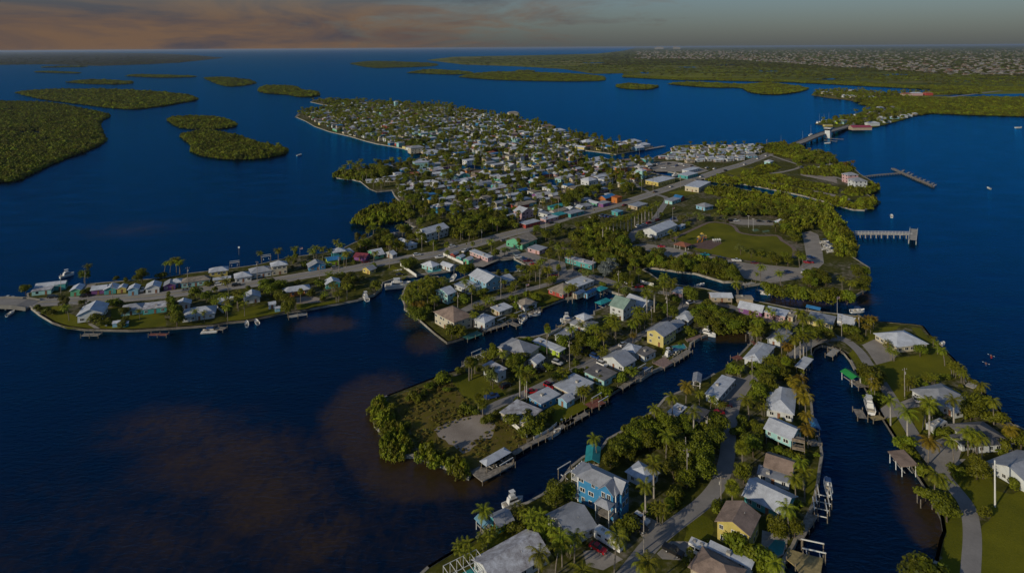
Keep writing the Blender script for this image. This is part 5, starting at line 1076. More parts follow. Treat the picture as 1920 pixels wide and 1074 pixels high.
thicket('bright mangrove row along the vacant lot\'s west bank', 1.5, 3.6, 'd', (90,560),(130,640),(200,740),(230,800),(190,850),(210,930),(280,965),(380,950),(440,890),(420,820),(350,750),(290,660),(240,560),(210,470),(170,440),(110,460))
thicket('mangrove clumps below the vacant lot', 1.9, 4.5, 'd', (500,960),(600,1000),(700,1040),(730,1000),(640,930),(560,900)); thicket('mangrove bush beside the corner dock', 1.9, 4.5, 'd', (790,1050),(860,1100),(930,1130),(940,1080),(880,1030),(820,1020))
WK = lambda p: free(p, 1.5, 1.0) and not near_road(p, 1.0) and not any(inside(p, s_) for s_ in SHEETS)
canopy('undergrowth', [GV('k', *p) for p in [(640,60),(700,0),(1000,-60),(1200,0),(1250,150),(1180,330),(1090,360),(930,300),(760,220),(660,150)]], 2.4, 5.0, PR_MAN[1], 'leafy undergrowth of the wood beside the studio', 'undergrowth', WK, False, ZL)
canopy('undergrowth', [GV('o', *p) for p in [(930,20),(1100,-30),(1400,-60),(1700,-20),(1950,60),(1960,330),(1840,300),(1780,400),(1620,330),(1560,150),(1250,150),(950,150)]], 2.6, 5.5, PR_MAN[2], 'leafy undergrowth of the park wood', 'undergrowth', WK, False, ZL)
canopy('undergrowth', [GV('o', *p) for p in [(0,560),(200,560),(420,610),(640,580),(900,640),(1100,680),(1180,800),(1080,830),(900,780),(700,740),(480,720),(200,690),(0,660)]], 2.3, 4.5, PR_MAN[0], 'leafy undergrowth along the park creek', 'undergrowth', WK, False, ZL)
canopy('undergrowth', [GV('l', *p) for p in [(1130,120),(1300,100),(1500,100),(1750,140),(1780,240),(1600,300),(1400,360),(1200,400),(1130,330),(1180,250)]], 2.3, 5.0, PR_MAN[1], 'leafy undergrowth of the grove north of the road', 'undergrowth', WK, False, ZL)
canopy('undergrowth', [GV('e', *p) for p in [(480,900),(620,720),(800,620),(1000,580),(1250,620),(1480,640),(1500,800),(1420,960),(1100,980),(850,850),(700,950)]], 1.7, 3.2, PR_MAN[2], 'dark undergrowth beneath the trees of the tree-lined bend', 'undergrowth', WK, False, ZL)
canopy('undergrowth', [GV('v', *p) for p in [(250,640),(420,610),(560,620),(680,690),(860,720),(960,780),(840,800),(600,780),(420,720),(300,700)]], 2.8, 5.0, PR_MAN[0], 'leafy undergrowth of the drawbridge grove', 'undergrowth', WK, False, ZL)
canopy('undergrowth', [GV('j', *p) for p in [(110,520),(100,430),(180,330),(350,260),(460,300),(440,480),(330,600),(200,620)]], 1.8, 3.0, PR_MAN[1], 'low undergrowth beneath the palm grove', 'undergrowth', WK, False, ZL)
# marshes and mangroves of the mainland
Q = lambda *pts: [G(x, y, 0.9) for x, y in pts]
canopy('mangrove_thicket', Q((1614,196),(1640,199),(1665,196),(1700,205),(1723,215),(1747,212),(1813,215),(1920,218),(2100,224),(2100,186),(1920,184),(1850,183),(1760,186),(1700,182),(1660,184)), 4.2, 5.0, PR_MAN[0], 'broad mangrove forest south of the causeway')
canopy('mangrove_thicket', Q((1600,192),(1640,190),(1700,180),(1740,178),(1840,176),(1830,172),(1745,174),(1680,181)), 4.5, 5.0, PR_MAN[1], 'mangrove belt between the far peninsula and the causeway', edge=False)
canopy('mangrove_thicket', Q((1170,145),(1280,150.5),(1326,150.8),(1488,154.6),(1588,159.6),(1681,164.6),(1743,167.6),(1800,171),(1990,170),(1990,164),(1800,163),(1690,160),(1600,154),(1480,150.5),(1300,147),(1170,142)), 6.0, 4.2, PR_MAN[2], 'mangrove shore of the mainland marsh')
mk = []
for px_, py_, wx, n in [(1300,132,160,330),(1500,138,180,420),(1700,146,160,330),(1000,114,140,320),(1150,125,90,260),(1250,115,120,300),(1450,124,150,320),(900,115,50,140),(1850,152,100,260),(1100,108,120,220)]:
    for _ in range(n):
        x = px_+rng.gauss(0, wx*.6); y = py_+rng.gauss(0, 5.0); p = G(x, y, .9)
        if inside(p, MLW): mk.append((p.x, p.y, .8))
scatter('marsh_scrub', mk, [(k*9*d/3000, k*9*d/3000, 4.0*k) for k, d in ((rng.uniform(.7, 1.4), max(1800, m[1])) for m in mk)], PR_MAN[1], 'patches of low scrub across the mainland marsh', 'scrub')
# far wood and town
fw = []
for _ in range(7000):
    x = rng.uniform(1130, 1990); yh = 95-12*x/1920; dy = 4+rng.random()**1.25*(32+26*max(0, (x-1300)/620)); p = G(x, yh+dy, .9)
    if inside(p, MLW): fw.append((p.x, p.y, .8))
scatter('distant_woods', fw, [(k*(6+d/420), k*(6+d/420), k*6.5) for k, d in ((rng.uniform(.6, 1.3), m[1]) for m in fw)], PR_PINE, 'distant tree cover among the mainland suburb', 'woods')
ww = []
for _ in range(1500):
    x = rng.uniform(-120, 400); yh = 95-12*x/1920; dy = 4+rng.random()*24; p = G(x, yh+dy, .9)
    if inside(p, WESTW): ww.append((p.x, p.y, .8))
scatter('far_shore_woods', ww, [(k*(6+d/300), k*(6+d/300), k*6) for k, d in ((rng.uniform(.6, 1.3), m[1]) for m in ww)], PR_PINE, 'thin woods on the hazy far west shore', 'woods')
b = MB(); TC = [mat('town_wall_a', (.26,.25,.24)), mat('town_wall_b', (.33,.30,.25)), mat('town_wall_c', (.2,.18,.15)), mat('town_roof_a', (.22,.11,.07)), mat('town_roof_b', (.34,.34,.35)), mat('town_roof_c', (.16,.16,.17)), mat('town_roof_d', (.2,.18,.15))]
for _ in range(1900):
    x = rng.uniform(1190, 2000); yh = 95-12*x/1920; u = rng.random()
    top = 8.0; bot = 24+34*max(0, min(1, (x-1350)/450)) ; y = yh+top+(bot-top)*u**0.9
    p = G(x, y, .9)
    if not inside(p, MLW): continue
    w, d_, hh = rng.uniform(10, 19), rng.uniform(8, 12), rng.uniform(3.2, 5.2); k = 1+p.y/16000
    b.box((p.x, p.y, .9+hh*k/2), (w*k, d_*k, hh*k), rng.choice((0,0,1,2)), rng.uniform(-.4, .4)); b.box((p.x, p.y, .9+hh*k+.9*k), (w*k*1.06, d_*k*1.06, 2.0*k), rng.choice((3,3,4,5,5,6,6,6)), 0.1, 0.45)
for x, y, w, hh in [(1232,92.5,60,45),(1236,92.5,60,60),(1266,92.3,50,60),(1271,92.3,60,48),(1241,92.4,40,50)]:
    p = G(x, y, .9); b.box((p.x, p.y, hh), (w*4, 60, hh*2), 1)
tag(b.build('distant_town', TC), 'sprawling pale suburb on the mainland horizon', 'town', kind='stuff')

# greenery beyond the drawbridge
NE1 = Q((1532,234),(1560,228),(1594,221),(1618,211),(1640,203),(1665,204),(1690,214),(1720,216),(1680,228),(1647,236),(1600,240),(1560,236)); NE2 = Q((1523,179),(1558,184),(1588,187),(1614,192),(1650,186),(1700,180),(1745,174),(1660,176),(1600,171),(1535,172))
gp = [p for P_ in (NE1, NE2) for p in fill_poly(P_, 13) if free(p, 1.0, .7)]
hh = len(gp)//2; rng.shuffle(gp)
scatter('far_palms', [(p[0], p[1], .9) for p in gp[:hh]], scl(hh, 1.0, 1.6), merged('coco', 0), 'palms among the houses beyond the drawbridge', 'palms'); scatter('far_trees', [(p[0], p[1], .9) for p in gp[hh:]], scl(len(gp)-hh, .8, 1.4), merged('broad', 0), 'leafy trees among the houses beyond the drawbridge', 'trees')
# low scrub and garden plants filling odd corners of the near blocks
GS = []
for P_ in ([(1100,1074),(1260,900),(1360,760),(1420,660),(1530,640),(1540,860),(1480,1074)], [(880,690),(1250,570),(1290,640),(1160,720),(1000,800)], [(770,590),(830,530),(1000,500),(1100,530),(900,620)], [(60,580),(330,520),(660,480),(700,540),(400,600),(130,612)], [(1000,440),(1200,390),(1300,420),(1210,500),(1050,500)], [(1600,640),(1750,640),(1900,800),(1900,900),(1760,900)], [(830,1070),(1000,960),(1080,1000),(1000,1074)], [(1280,560),(1400,580),(1560,600),(1540,640),(1400,640)]):
    for p in fill_poly(Q(*P_), 5.6):
        if on_main(p) and free(p, 1.2, .75) and not near_road(p, .4) and not any(inside(p, s_) for s_ in SHEETS) and rng.random() < .42: GS.append(p)
scatter('garden_shrubs', [(p[0], p[1], ZL-.1) for p in GS], [(k*1.7, k*1.7, k*rng.uniform(1.2, 2.6)) for k in (rng.uniform(.6, 1.3) for _ in GS)], proto(lobed(220, 8, 40, 0.7, 0.42, 0.42, 0.3, 0.5, m=M_leaf, name='shrub')), 'low shrubs and hedges filling the house gardens', 'shrubs')

LOT = [GV('d', *q) for q in [(250,430),(690,240),(790,255),(890,400),(1000,475),(1090,550),(1190,565),(1340,690),(1470,800),(1300,915),(1050,1030),(880,1030),(700,990),(500,800),(350,560)]]
SANDP = [GV('d', *q) for q in [(700,700),(850,640),(1080,570),(1160,690),(900,880),(780,780)]]
M_scrub = foliage('dry_scrub_leaves', (0.06, 0.055, 0.008), (0.22, 0.19, 0.03), 0.4)
lp = [p for p in fill_poly(LOT, 1.5) if not inside(p, SANDP) and rng.random() < (.35+.6*(math.sin(p[0]*.31)*math.sin(p[1]*.23) > -.1))]
scatter('lot_scrub', [(p[0], p[1], ZL-.05) for p in lp], [(k, k, k*rng.uniform(.35, .9)) for k in (rng.uniform(.35, 1.15) for _ in lp)], proto(lobed(230, 6, 18, 0.7, 0.42, 0.42, 0.4, 0.45, m=M_scrub, name='scrub_tuft')), 'rough yellow-green scrub growing over the vacant lot', 'scrub')
# ------------------------------------------------------------------ docks, canopies, bridges, piers
def groupwords(o, g): o['group'] = g; return o
def dock(label, v, pts, w, m=None, z=1.25, pil=3.2, group='timber docks'):
    P = [GV(v, *p, z) for p in pts]; c = P[0]
    o = thing('dock', label, 'dock', (c.x, c.y, 0), 0, group)
    loc = [Vector((p.x-c.x, p.y-c.y, 0)) for p in P]; d = ribbon('deck', loc, w, z, m or M_deck, 0.25, o)
    me = MB().tube([(0,0,-2),(0,0,z+.9)], .16, n=6).mesh('piling', M_pile)
    for a, b in zip(loc[:-1], loc[1:]):
        L = (b-a).length; n = max(1, int(L/pil)); t = (b-a).normalized(); nr = Vector((-t.y, t.x, 0))
        for i in range(n+1):
            for s in (-1, 1):
                q = a.lerp(b, i/n)+nr*s*(w/2+.12); link('piling', me, o, (q.x, q.y, 0))
    return o
def deck_poly(label, v, pts, m, z=1.2):
    P = [GV(v, *p, z) for p in pts]; c = P[0]; o = thing('dock', label, 'dock', (c.x, c.y, 0), 0, 'timber docks')
    loc = [(p.x-c.x, p.y-c.y) for p in P]; sheet('deck', loc, z, m, z-.25, None, o)
    me = MB().tube([(0,0,-2),(0,0,z+.8)], .17, n=6).mesh('piling', M_pile)
    for q in loc: link('piling', me, o, (q[0], q[1], 0))
    return o
def canopy_roof(label, v, mode, a, b, c, h, roof, kind='hip', ridge='a', name='boat_shelter', base=0.0, posts=M_pile, rise=None, lift=True):
    z = base+h; A, B, C = GV(v, *a, z), GV(v, *b, z), GV(v, *c, z)
    if mode == 'T': B = A+C-B
    e1, e2 = B-A, C-B; t1 = math.atan2(e1.y, e1.x); t2 = math.atan2(e2.y, e2.x)-math.pi/2; dd = (t2-t1+math.pi) % (2*math.pi)-math.pi; ang = t1+dd*.5
    W, Dp = max(3.0, e1.length), max(3.0, e2.length); ctr = (A+C)/2
    o = thing(name, label, 'boat shelter' if name == 'boat_shelter' else 'pavilion', (ctr.x, ctr.y, base), ang, 'boat shelters over the water' if name == 'boat_shelter' else None)
    if ridge == 'long': ridge = 'a' if W > Dp else 'b'
    link('roof', roof_mesh(kind, ridge, W, Dp, rise or (.2*min(W, Dp)), roof_mat(roof)), o, (0,0,h))
    pm = MB().tube([(0,0,-2 if base < .5 else 0),(0,0,h)], .14, n=6).mesh('post', posts)
    nx, ny = max(2, int(W/3.5)+1), max(2, int(Dp/3.5)+1)
    for i in range(nx):
        for j in range(ny):
            if i in (0, nx-1) or j in (0, ny-1): link('post', pm, o, (-W/2+.5+(W-1)*i/(nx-1), -Dp/2+.5+(Dp-1)*j/(ny-1), 0))
    if lift and base < .5:
        for s in (-1, 1): MB().box((0, s*Dp*.22, 1.2), (W*.85, .18, .25)).build('lift_beam', M_conc, o)
    return o
canopy_roof('white hip-roofed boat shelter at the vacant lot corner','d','T',(1045,975),(1275,855),(1345,900),3.6,'white',ridge='long')
canopy_roof('turquoise boat shelter roof beside the tall blue house','e','A',(255,985),(390,990),(430,850),3.4,'teal','gable','long')
canopy_roof('northern teal boat shelter beside the blue-roofed boathouse','k','A',(870,575),(940,602),(1012,562),3.6,'teal','hip','long')
canopy_roof('southern teal boat shelter by the tall green-roofed house','k','A',(890,717),(950,748),(1050,690),3.6,'teal','hip','long')
canopy_roof('green boat shelter on the east canal','g','A',(20,402),(60,467),(110,440),3.4,'green','gable','long',posts=M_trim)
canopy_roof('brown-roofed boat shelter on the east canal','F','A',(1677,851),(1685,878),(1708,871),3.4,'brown','flat','a',posts=M_trim)
canopy_roof('pale blue boathouse roof at the east canal head','f','A',(447,130),(535,162),(605,75),3.6,'white','flat','a')
canopy_roof('bright blue shelter beside the waterfront motel','p','A',(955,428),(1110,455),(1142,432),3.4,'blue','gable','long')
canopy_roof('blue boathouse canopy at the canal mouth','a','A',(130,530),(235,610),(310,580),3.2,'skyblue','gable','long',posts=M_trim)
canopy_roof('blue canvas boat cover on the east canal','f','A',(597,700),(672,705),(640,605),3.0,'blue','gable','b')
canopy_roof('grey arched boat shelter in the middle canal','e','A',(1228,265),(1310,275),(1335,195),3.6,'grey','gable','b',posts=M_trim)
canopy_roof('terracotta-roofed picnic pavilion in the park','o','A',(475,440),(600,474),(655,440),2.8,'terracotta','hip','a','picnic_pavilion',ZL,M_trim,1.7)
M_reddeck = mat('red_stained_deck', (.26,.10,.075), .85, .25, 1.0); M_tealdeck = mat('teal_deck', (.06,.22,.20), .85, .2, 1.0); M_yeldeck = mat('yellow_pine_deck', (.36,.29,.14), .85, .2, 1.0); M_pinkdeck = mat('pink_pavers', (.30,.21,.19), .85, .2, 1.2)
deck_poly('grey corner dock under the white-roofed shelter','a',[(100,115),(215,205),(510,45),(495,20),(290,100),(185,62)],M_deck)
deck_poly('yellow pine sun deck behind the pool','b',[(1320,800),(1520,862),(1650,890),(1625,1040),(1440,1040),(1400,965),(1320,900)],M_yeldeck)
deck_poly('pink paved deck beside the solar-panelled house','i',[(450,860),(560,800),(660,850),(570,910)],M_pinkdeck); deck_poly('dusky deck behind the pale yellow house','i',[(780,625),(930,570),(940,600),(800,650)],M_pinkdeck)
deck_poly('brown raised deck beside the tall blue house','a',[(1020,80),(1130,30),(1220,50),(1090,150)],M_yeldeck)
for lab, v, pts, w, m in [('long boardwalk along the middle canal seawall','d',[(1350,912),(1500,825),(1690,735),(1900,600)],2.0,None),('red dock with a boat lift in a canal garden','e',[(300,490),(425,435)],4.2,M_reddeck),('narrow dock below the sky blue cottage','e',[(90,655),(290,545)],2.2,None),('grey dock below the aqua bungalow','e',[(590,325),(705,245),(850,160)],2.4,None),
  ('pale dock with boat lifts below the pale yellow house','i',[(640,850),(820,735)],3.0,None),('teal dock at the grove corner','j',[(740,868),(905,806)],4.5,M_tealdeck),('dark dock beside the teal dock','j',[(935,790),(1180,712)],3.6,None),('finger dock between canal gardens','j',[(1225,700),(1312,738)],3.0,None),('small dock off the tan hip-roofed bungalow','j',[(1440,610),(1540,570)],2.4,None),
  ('T-shaped dock off the spit tip lawn','m',[(875,942),(1060,942)],2.6,None),('reddish low dock off the spit lawns','m',[(1585,938),(1775,940)],2.0,M_reddeck),('short dock beside the pontoon boat','n',[(435,880),(515,890)],3.0,None),('white floating dock on the spit seawall','n',[(1115,775),(1290,745)],3.0,M_conc),('timber dock carrying the big boat lift','f',[(1015,520),(1062,605)],3.2,None),('yellowish walkway to the big boat lift','f',[(1135,605),(1240,590)],2.4,M_yeldeck),
  ('dock ramp at the east canal head','p',[(1210,945),(1290,870)],3.0,M_conc),('pink dock beside the canal bend','i',[(1445,655),(1480,655)],3.0,M_reddeck),('orange timber dock beside the pale hip-roofed house','i',[(1265,820),(1340,795)],3.4,M_reddeck),('dock off the east canal aqua house','f',[(560,830),(660,820)],3.4,None),('long grey walkway behind the east canal houses','b',[(1560,500),(1480,620),(1420,720)],2.4,None),('covered village dock stub on the eastern point','u',[(500,285),(600,268),(708,248)],4.0,M_conc),
  ('park boat ramp dock on the creek','p',[(300,195),(410,165)],2.6,M_conc),('white creek dock below the park hedge','p',[(445,240),(560,270),(690,275)],1.8,M_conc),('brown dock by the green boat shelter','g',[(95,470),(160,520)],4.0,None),('white dock on the peninsula bay side','g',[(960,490),(1040,520)],4.0,M_conc),('weathered dock by the tall flat-roofed white house','h',[(70,690),(110,650)],3.0,None),('terrace dock on the second canal','h',[(1050,300),(1110,280)],2.4,M_yeldeck),('small dock on the village shore','q',[(90,300),(130,270)],4.0,None),('small mangrove cove dock','l',[(690,195),(760,225)],2.2,None)]:
    dock(lab, v, pts, w, m)
# boat lifts
def lift(label, v, x, y, deg, L=5.5, W=3.4):
    p = GV(v, x, y, 0); o = thing('boat_lift', label, 'boat lift', (p.x, p.y, 0), R(deg), 'boat lifts')
    me = MB().tube([(0,0,-2),(0,0,3.4)], .15, n=6).mesh('piling', M_pile)
    for sx in (-1, 1):
        for sy in (-1, 1): link('piling', me, o, (sx*L/2, sy*W/2, 0))
    for sy in (-1, 1): MB().box((0, sy*W/2, 3.3), (L+.4, .24, .26)).build('beam', M_trim, o)
    for sx in (-1, 1): MB().box((sx*L*.3, 0, 1.0), (.2, W, .2)).build('cradle', M_trim, o)
for lab, v, x, y, d in [('white boat lift by the yellow pine deck','b',1560,890,-18),('northern frame of the row of empty lifts on the east canal','b',1660,390,70),('middle frame of the row of empty lifts on the east canal','b',1640,450,70),('southern frame of the row of empty lifts on the east canal','b',1620,510,70),('lift frame beside the brown raised deck','a',985,170,40),('lift on the red garden dock','e',410,480,43),('lift beside the grey dock with a skiff','e',815,205,43),('lift by the corner dock shelter','a',400,90,43),('lift next to the tall flat-roofed white house','h',215,640,43),('lift at the dark grove dock','j',1110,720,43),('lift on the finger dock','j',1330,670,43),('lift behind the wide spit houses','n',605,305,24),('lift behind the cream spit house','n',905,245,26)]: lift(lab, v, x, y, d)

# drawbridge and causeway
M_bridge = mat('bridge_concrete', (.25,.24,.22), .85, .2, .1)
BP = [(1474,276,1.2),(1490,271.5,3),(1505,266,4.6),(1528,256,5.6),(1548,249,5.8),(1570,243,4.6),(1590,237,2.0),(1600,233.5,1.0)]
bw = [(G(x, y, z), z) for x, y, z in BP]
br = thing('drawbridge', 'grey concrete drawbridge linking the village to the far shore', 'bridge', (bw[0][0].x, bw[0][0].y, 0))
def bridge_deck(o, pts, w, m, hr=0.9):
    c = pts[0][0]; P = [Vector((p.x-c.x, p.y-c.y, z)) for p, z in pts]; n = len(P)
    def strip(nm, d0, d1, zt, zb, mm):
        b = MB(); vs = []
        for i, p in enumerate(P):
            t = (P[min(i+1, n-1)]-P[max(i-1, 0)]); t.z = 0; t.normalize(); nr = Vector((-t.y, t.x, 0))
            for d, z in ((d0, zt), (d1, zt), (d1, zb), (d0, zb)): q = p+nr*d; vs.append((q.x, q.y, p.z+z))
        fs = []
        for i in range(n-1):
            for k in range(4): fs.append((i*4+k, i*4+(k+1) % 4, (i+1)*4+(k+1) % 4, (i+1)*4+k))
        b.add(vs, fs+[(0,1,2,3),((n-1)*4+3,(n-1)*4+2,(n-1)*4+1,(n-1)*4)]); return b.build(nm, mm, o)
    strip('deck', -w/2, w/2, .3, -.9, m); strip('roadway', -w/2+1.2, w/2-1.2, .34, .31, M_road)
    strip('parapet', -w/2-.05, -w/2+.25, .3+hr, -.9, m); strip('parapet', w/2-.25, w/2+.05, .3+hr, -.9, m)
    return P
Pb = bridge_deck(br, bw, 12.0, M_bridge)
for i in range(len(Pb)-1):
    for f in (.2, .7):
        q = Pb[i].lerp(Pb[i+1], f)
        if q.z < 2: continue
        MB().box((0,0,(q.z-.9)/2-1), (2.0, 2.0, q.z+1.1)).build('pier', M_bridge, br, (q.x, q.y, 0), R(48))
tp = G(1553, 259, 0)
tw = thing('bridge_tower', 'white bridge tender tower beside the drawbridge', 'tower', (tp.x, tp.y, 0), R(48))
MB().box((0,0,5.2), (8.5, 7, 14.4)).build('shaft', wall_mat('white'), tw); MB().box((0,0,13.4), (10, 8.5, 2.6)).build('control_room', M_glass, tw); MB().box((0,0,15.0), (11, 9.5, .7)).build('roof', M_trim, tw)
dock('timber fender below the drawbridge tower','v',[(800,545),(900,555),(1015,562)],3.0,None,1.5,8); dock('second timber fender below the drawbridge','v',[(840,570),(955,582)],2.6,None,1.5,8)
sb = [(G(x, y, 2.2), z) for x, y, z in [(-150,574,2.2),(-60,570,2.2),(0,567,2.2),(40,567.5,1.9),(62,567,0.75)]]
lb = thing('road_bridge', 'low concrete road bridge with cars leaving the west spit', 'bridge', (sb[0][0].x, sb[0][0].y, 0))
Pl = bridge_deck(lb, sb, 11.5, M_bridge)
for i in range(len(Pl)-2):
    for f in (0.1, .55):
        q = Pl[i].lerp(Pl[i+1], f)
        for s in (-4, 0, 4): MB().box((0,0,-.3), (.8, .8, 3.4)).build('pier', M_bridge, lb, (q.x, q.y+s, 0))
structure(ribbon('causeway_road', smooth_line([G(x, y, .9) for x, y in [(1596,234),(1614,227),(1637,217),(1667,203),(1700,193),(1750,186),(1800,180),(1860,172.5),(1930,165),(2000,158)]], 4), 11, .93, M_road))
# fishing pier and long dock
def railed_pier(name, label, v, pts, w, z, m, rail=True, arches=True, pil=3.6):
    P = [GV(v, *p, z) for p in pts]; c = P[0]; o = thing(name, label, 'pier', (c.x, c.y, 0), 0, 'long piers'); loc = [Vector((p.x-c.x, p.y-c.y, 0)) for p in P]
    ribbon('deck', loc, w, z, m, .45, o)
    for a, b in zip(loc[:-1], loc[1:]):
        t = (b-a).normalized(); nr = Vector((-t.y, t.x, 0)); L = (b-a).length; n = max(1, int(L/pil)); ang = math.atan2(t.y, t.x); mid = (a+b)/2
        for i in range(n+1):
            q = a.lerp(b, i/n)
            for s in (-1, 1): MB().box((0,0,z/2-1.2), (.55, .45, z+1.6)).build('pile', m, o, (q.x+nr.x*s*(w/2-.3), q.y+nr.y*s*(w/2-.3), 0), ang)
        if rail:
            for s in (-1, 1):
                e = mid+nr*s*(w/2-.1)
                for hz in (.5, 1.05): MB().box((0,0,z+hz), (L, .12, .12)).build('rail', M_trim, o, (e.x, e.y, 0), ang)
                for i in range(int(L/2.4)+1): q = a+t*min(L, i*2.4)+nr*s*(w/2-.1); MB().box((0,0,z+.5), (.12,.12,1.0)).build('rail_post', M_trim, o, (q.x, q.y, 0))
    return o
railed_pier('fishing_pier','white railed fishing pier with T-head off the park','F',[(1600,437.5),(1650,437.5),(1708,438.5)],4.6,3.0,M_conc)
railed_pier('fishing_pier','square T-head platform of the white fishing pier','F',[(1713.5,429),(1710.5,450)],5.0,3.05,M_conc)
railed_pier('boat_pier','slender walkway pier leading to the long boat dock','v',[(1215,912),(1330,897),(1545,880)],2.4,1.6,M_deck,False)
railed_pier('boat_pier','long angled boat dock with lifts off the bayfront blocks','v',[(1485,835),(1560,870),(1700,930),(1860,998)],3.4,1.65,M_deck,False)
for i, (x, y) in enumerate([(1590,855),(1640,875),(1670,890),(1705,915),(1745,930),(1785,945),(1825,962),(1865,978),(1890,992)]): dock('finger slip of the long angled boat dock','v',[(x-25,y+18),(x,y)],1.4,M_conc,1.5,6,'finger slips of the long dock')

# ------------------------------------------------------------------ vehicles
CARC = dict(white=(.72,.72,.72), black=(.012,.012,.014), red=(.42,.012,.02), blue=(.02,.06,.20), grey=(.22,.22,.23), teal=(.01,.25,.28), maroon=(.12,.012,.02), silver=(.45,.46,.47))
M_tyre = mat('tyre', (.02,.02,.02), .9); M_rim = mat('wheel_rim', (.4,.4,.41), .4); M_lamp = mat('headlamp_glass', (.6,.6,.55), .2); M_tail = mat('tail_lamp', (.35,.01,.01), .3)
def paint(c): return mat('paint_'+c, CARC[c], .3, .06, .8, spec=.5)
ME_WHEEL = MB().tube([(0,-.12,0),(0,.12,0)], .34, n=12).mesh('wheel', M_tyre); ME_RIM = MB().tube([(0,-.13,0),(0,.13,0)], .2, n=8).mesh('rim', M_rim)
def prof(pts, w, w2=None):
    """side profile (x,z) pushed out to +-w/2, upper points drawn in"""
    b = MB(); n = len(pts); zs = [p[1] for p in pts]; z0, z1 = min(zs), max(zs); w2 = w2 or w
    vs = [(x, s*(w+(w2-w)*(z-z0)/(z1-z0))/2, z) for s in (-1, 1) for x, z in pts]
    return b.add(vs, [tuple(range(n)), tuple(range(2*n-1, n-1, -1))]+[(i, i+n, (i+1) % n+n, (i+1) % n) for i in range(n)])
VEH = {
 'sedan': ([(-2.3,.35),(2.3,.35),(2.35,.65),(2.1,.85),(1.0,.95),(-1.7,.98),(-2.3,.9)], [(-1.75,.96),(1.05,.93),(.35,1.42),(-1.0,1.44)], 1.8),
 'suv': ([(-2.3,.4),(2.3,.4),(2.35,.75),(2.15,1.0),(1.1,1.08),(-2.25,1.1)], [(-2.2,1.08),(1.1,1.06),(.45,1.66),(-1.95,1.70)], 1.9),
 'pickup': ([(-2.75,.45),(2.7,.45),(2.75,.85),(2.5,1.1),(1.3,1.16),(-2.75,1.14)], [(-.75,1.14),(1.35,1.14),(.75,1.78),(-.55,1.80)], 1.95)}
VM = {}
def vehicle(v, x, y, kind, col, deg, label):
    p = GV(v, x, y, ZL+.6); z0 = ZL+.045
    bw_, cw, w = VEH[kind]
    if (kind, col) not in VM: VM[(kind, col)] = (prof(bw_, w, w*.96).mesh('body', paint(col)), prof(cw, w*.93, w*.74).mesh('cabin', M_glass), prof([(cw[3][0]+.05, cw[2][1]-.04),(cw[2][0]-.05, cw[2][1]-.05),(cw[2][0]-.1, cw[2][1]+.03),(cw[3][0]+.1, cw[3][1]+.03)], w*.74).mesh('roof', paint(col)))
    o = thing('parked_car' if kind != 'pickup' else 'pickup_truck', label, {'sedan': 'car', 'suv': 'car', 'pickup': 'pickup'}[kind], (p.x, p.y, z0), R(deg), 'vehicles on the streets and yards'); o.scale = (1.08, 1.08, 1.08)
    bm, cm, rm = VM[(kind, col)]; link('body', bm, o); link('cabin', cm, o); link('roof', rm, o)
    for sx in (-1, 1):
        for sy in (-1, 1):
            wv = link('wheel', ME_WHEEL, o, (sx*1.45, sy*(w/2-.1), .34)); link('rim', ME_RIM, wv)
            if 'hl' not in VM: VM['hl'] = MB().box((0,0,0), (.08,.32,.16)).mesh('headlight', M_lamp); VM['tl'] = MB().box((0,0,0), (.08,.28,.2)).mesh('tail_light', M_tail)
            xe = max(q[0] for q in bw_) if sx > 0 else min(q[0] for q in bw_); link('headlight' if sx > 0 else 'tail_light', VM['hl' if sx > 0 else 'tl'], o, (xe-.03*sx, sy*w*.36, .72))
    OCC.append((p.x, p.y, 2.0)); return o
def near_lab(p):
    o = min(HOUSES, key=lambda t: (t.location.x-p.x)**2+(t.location.y-p.y)**2); return o['label']
KN = dict(sedan='sedan', suv='sport utility car', pickup='pickup truck')
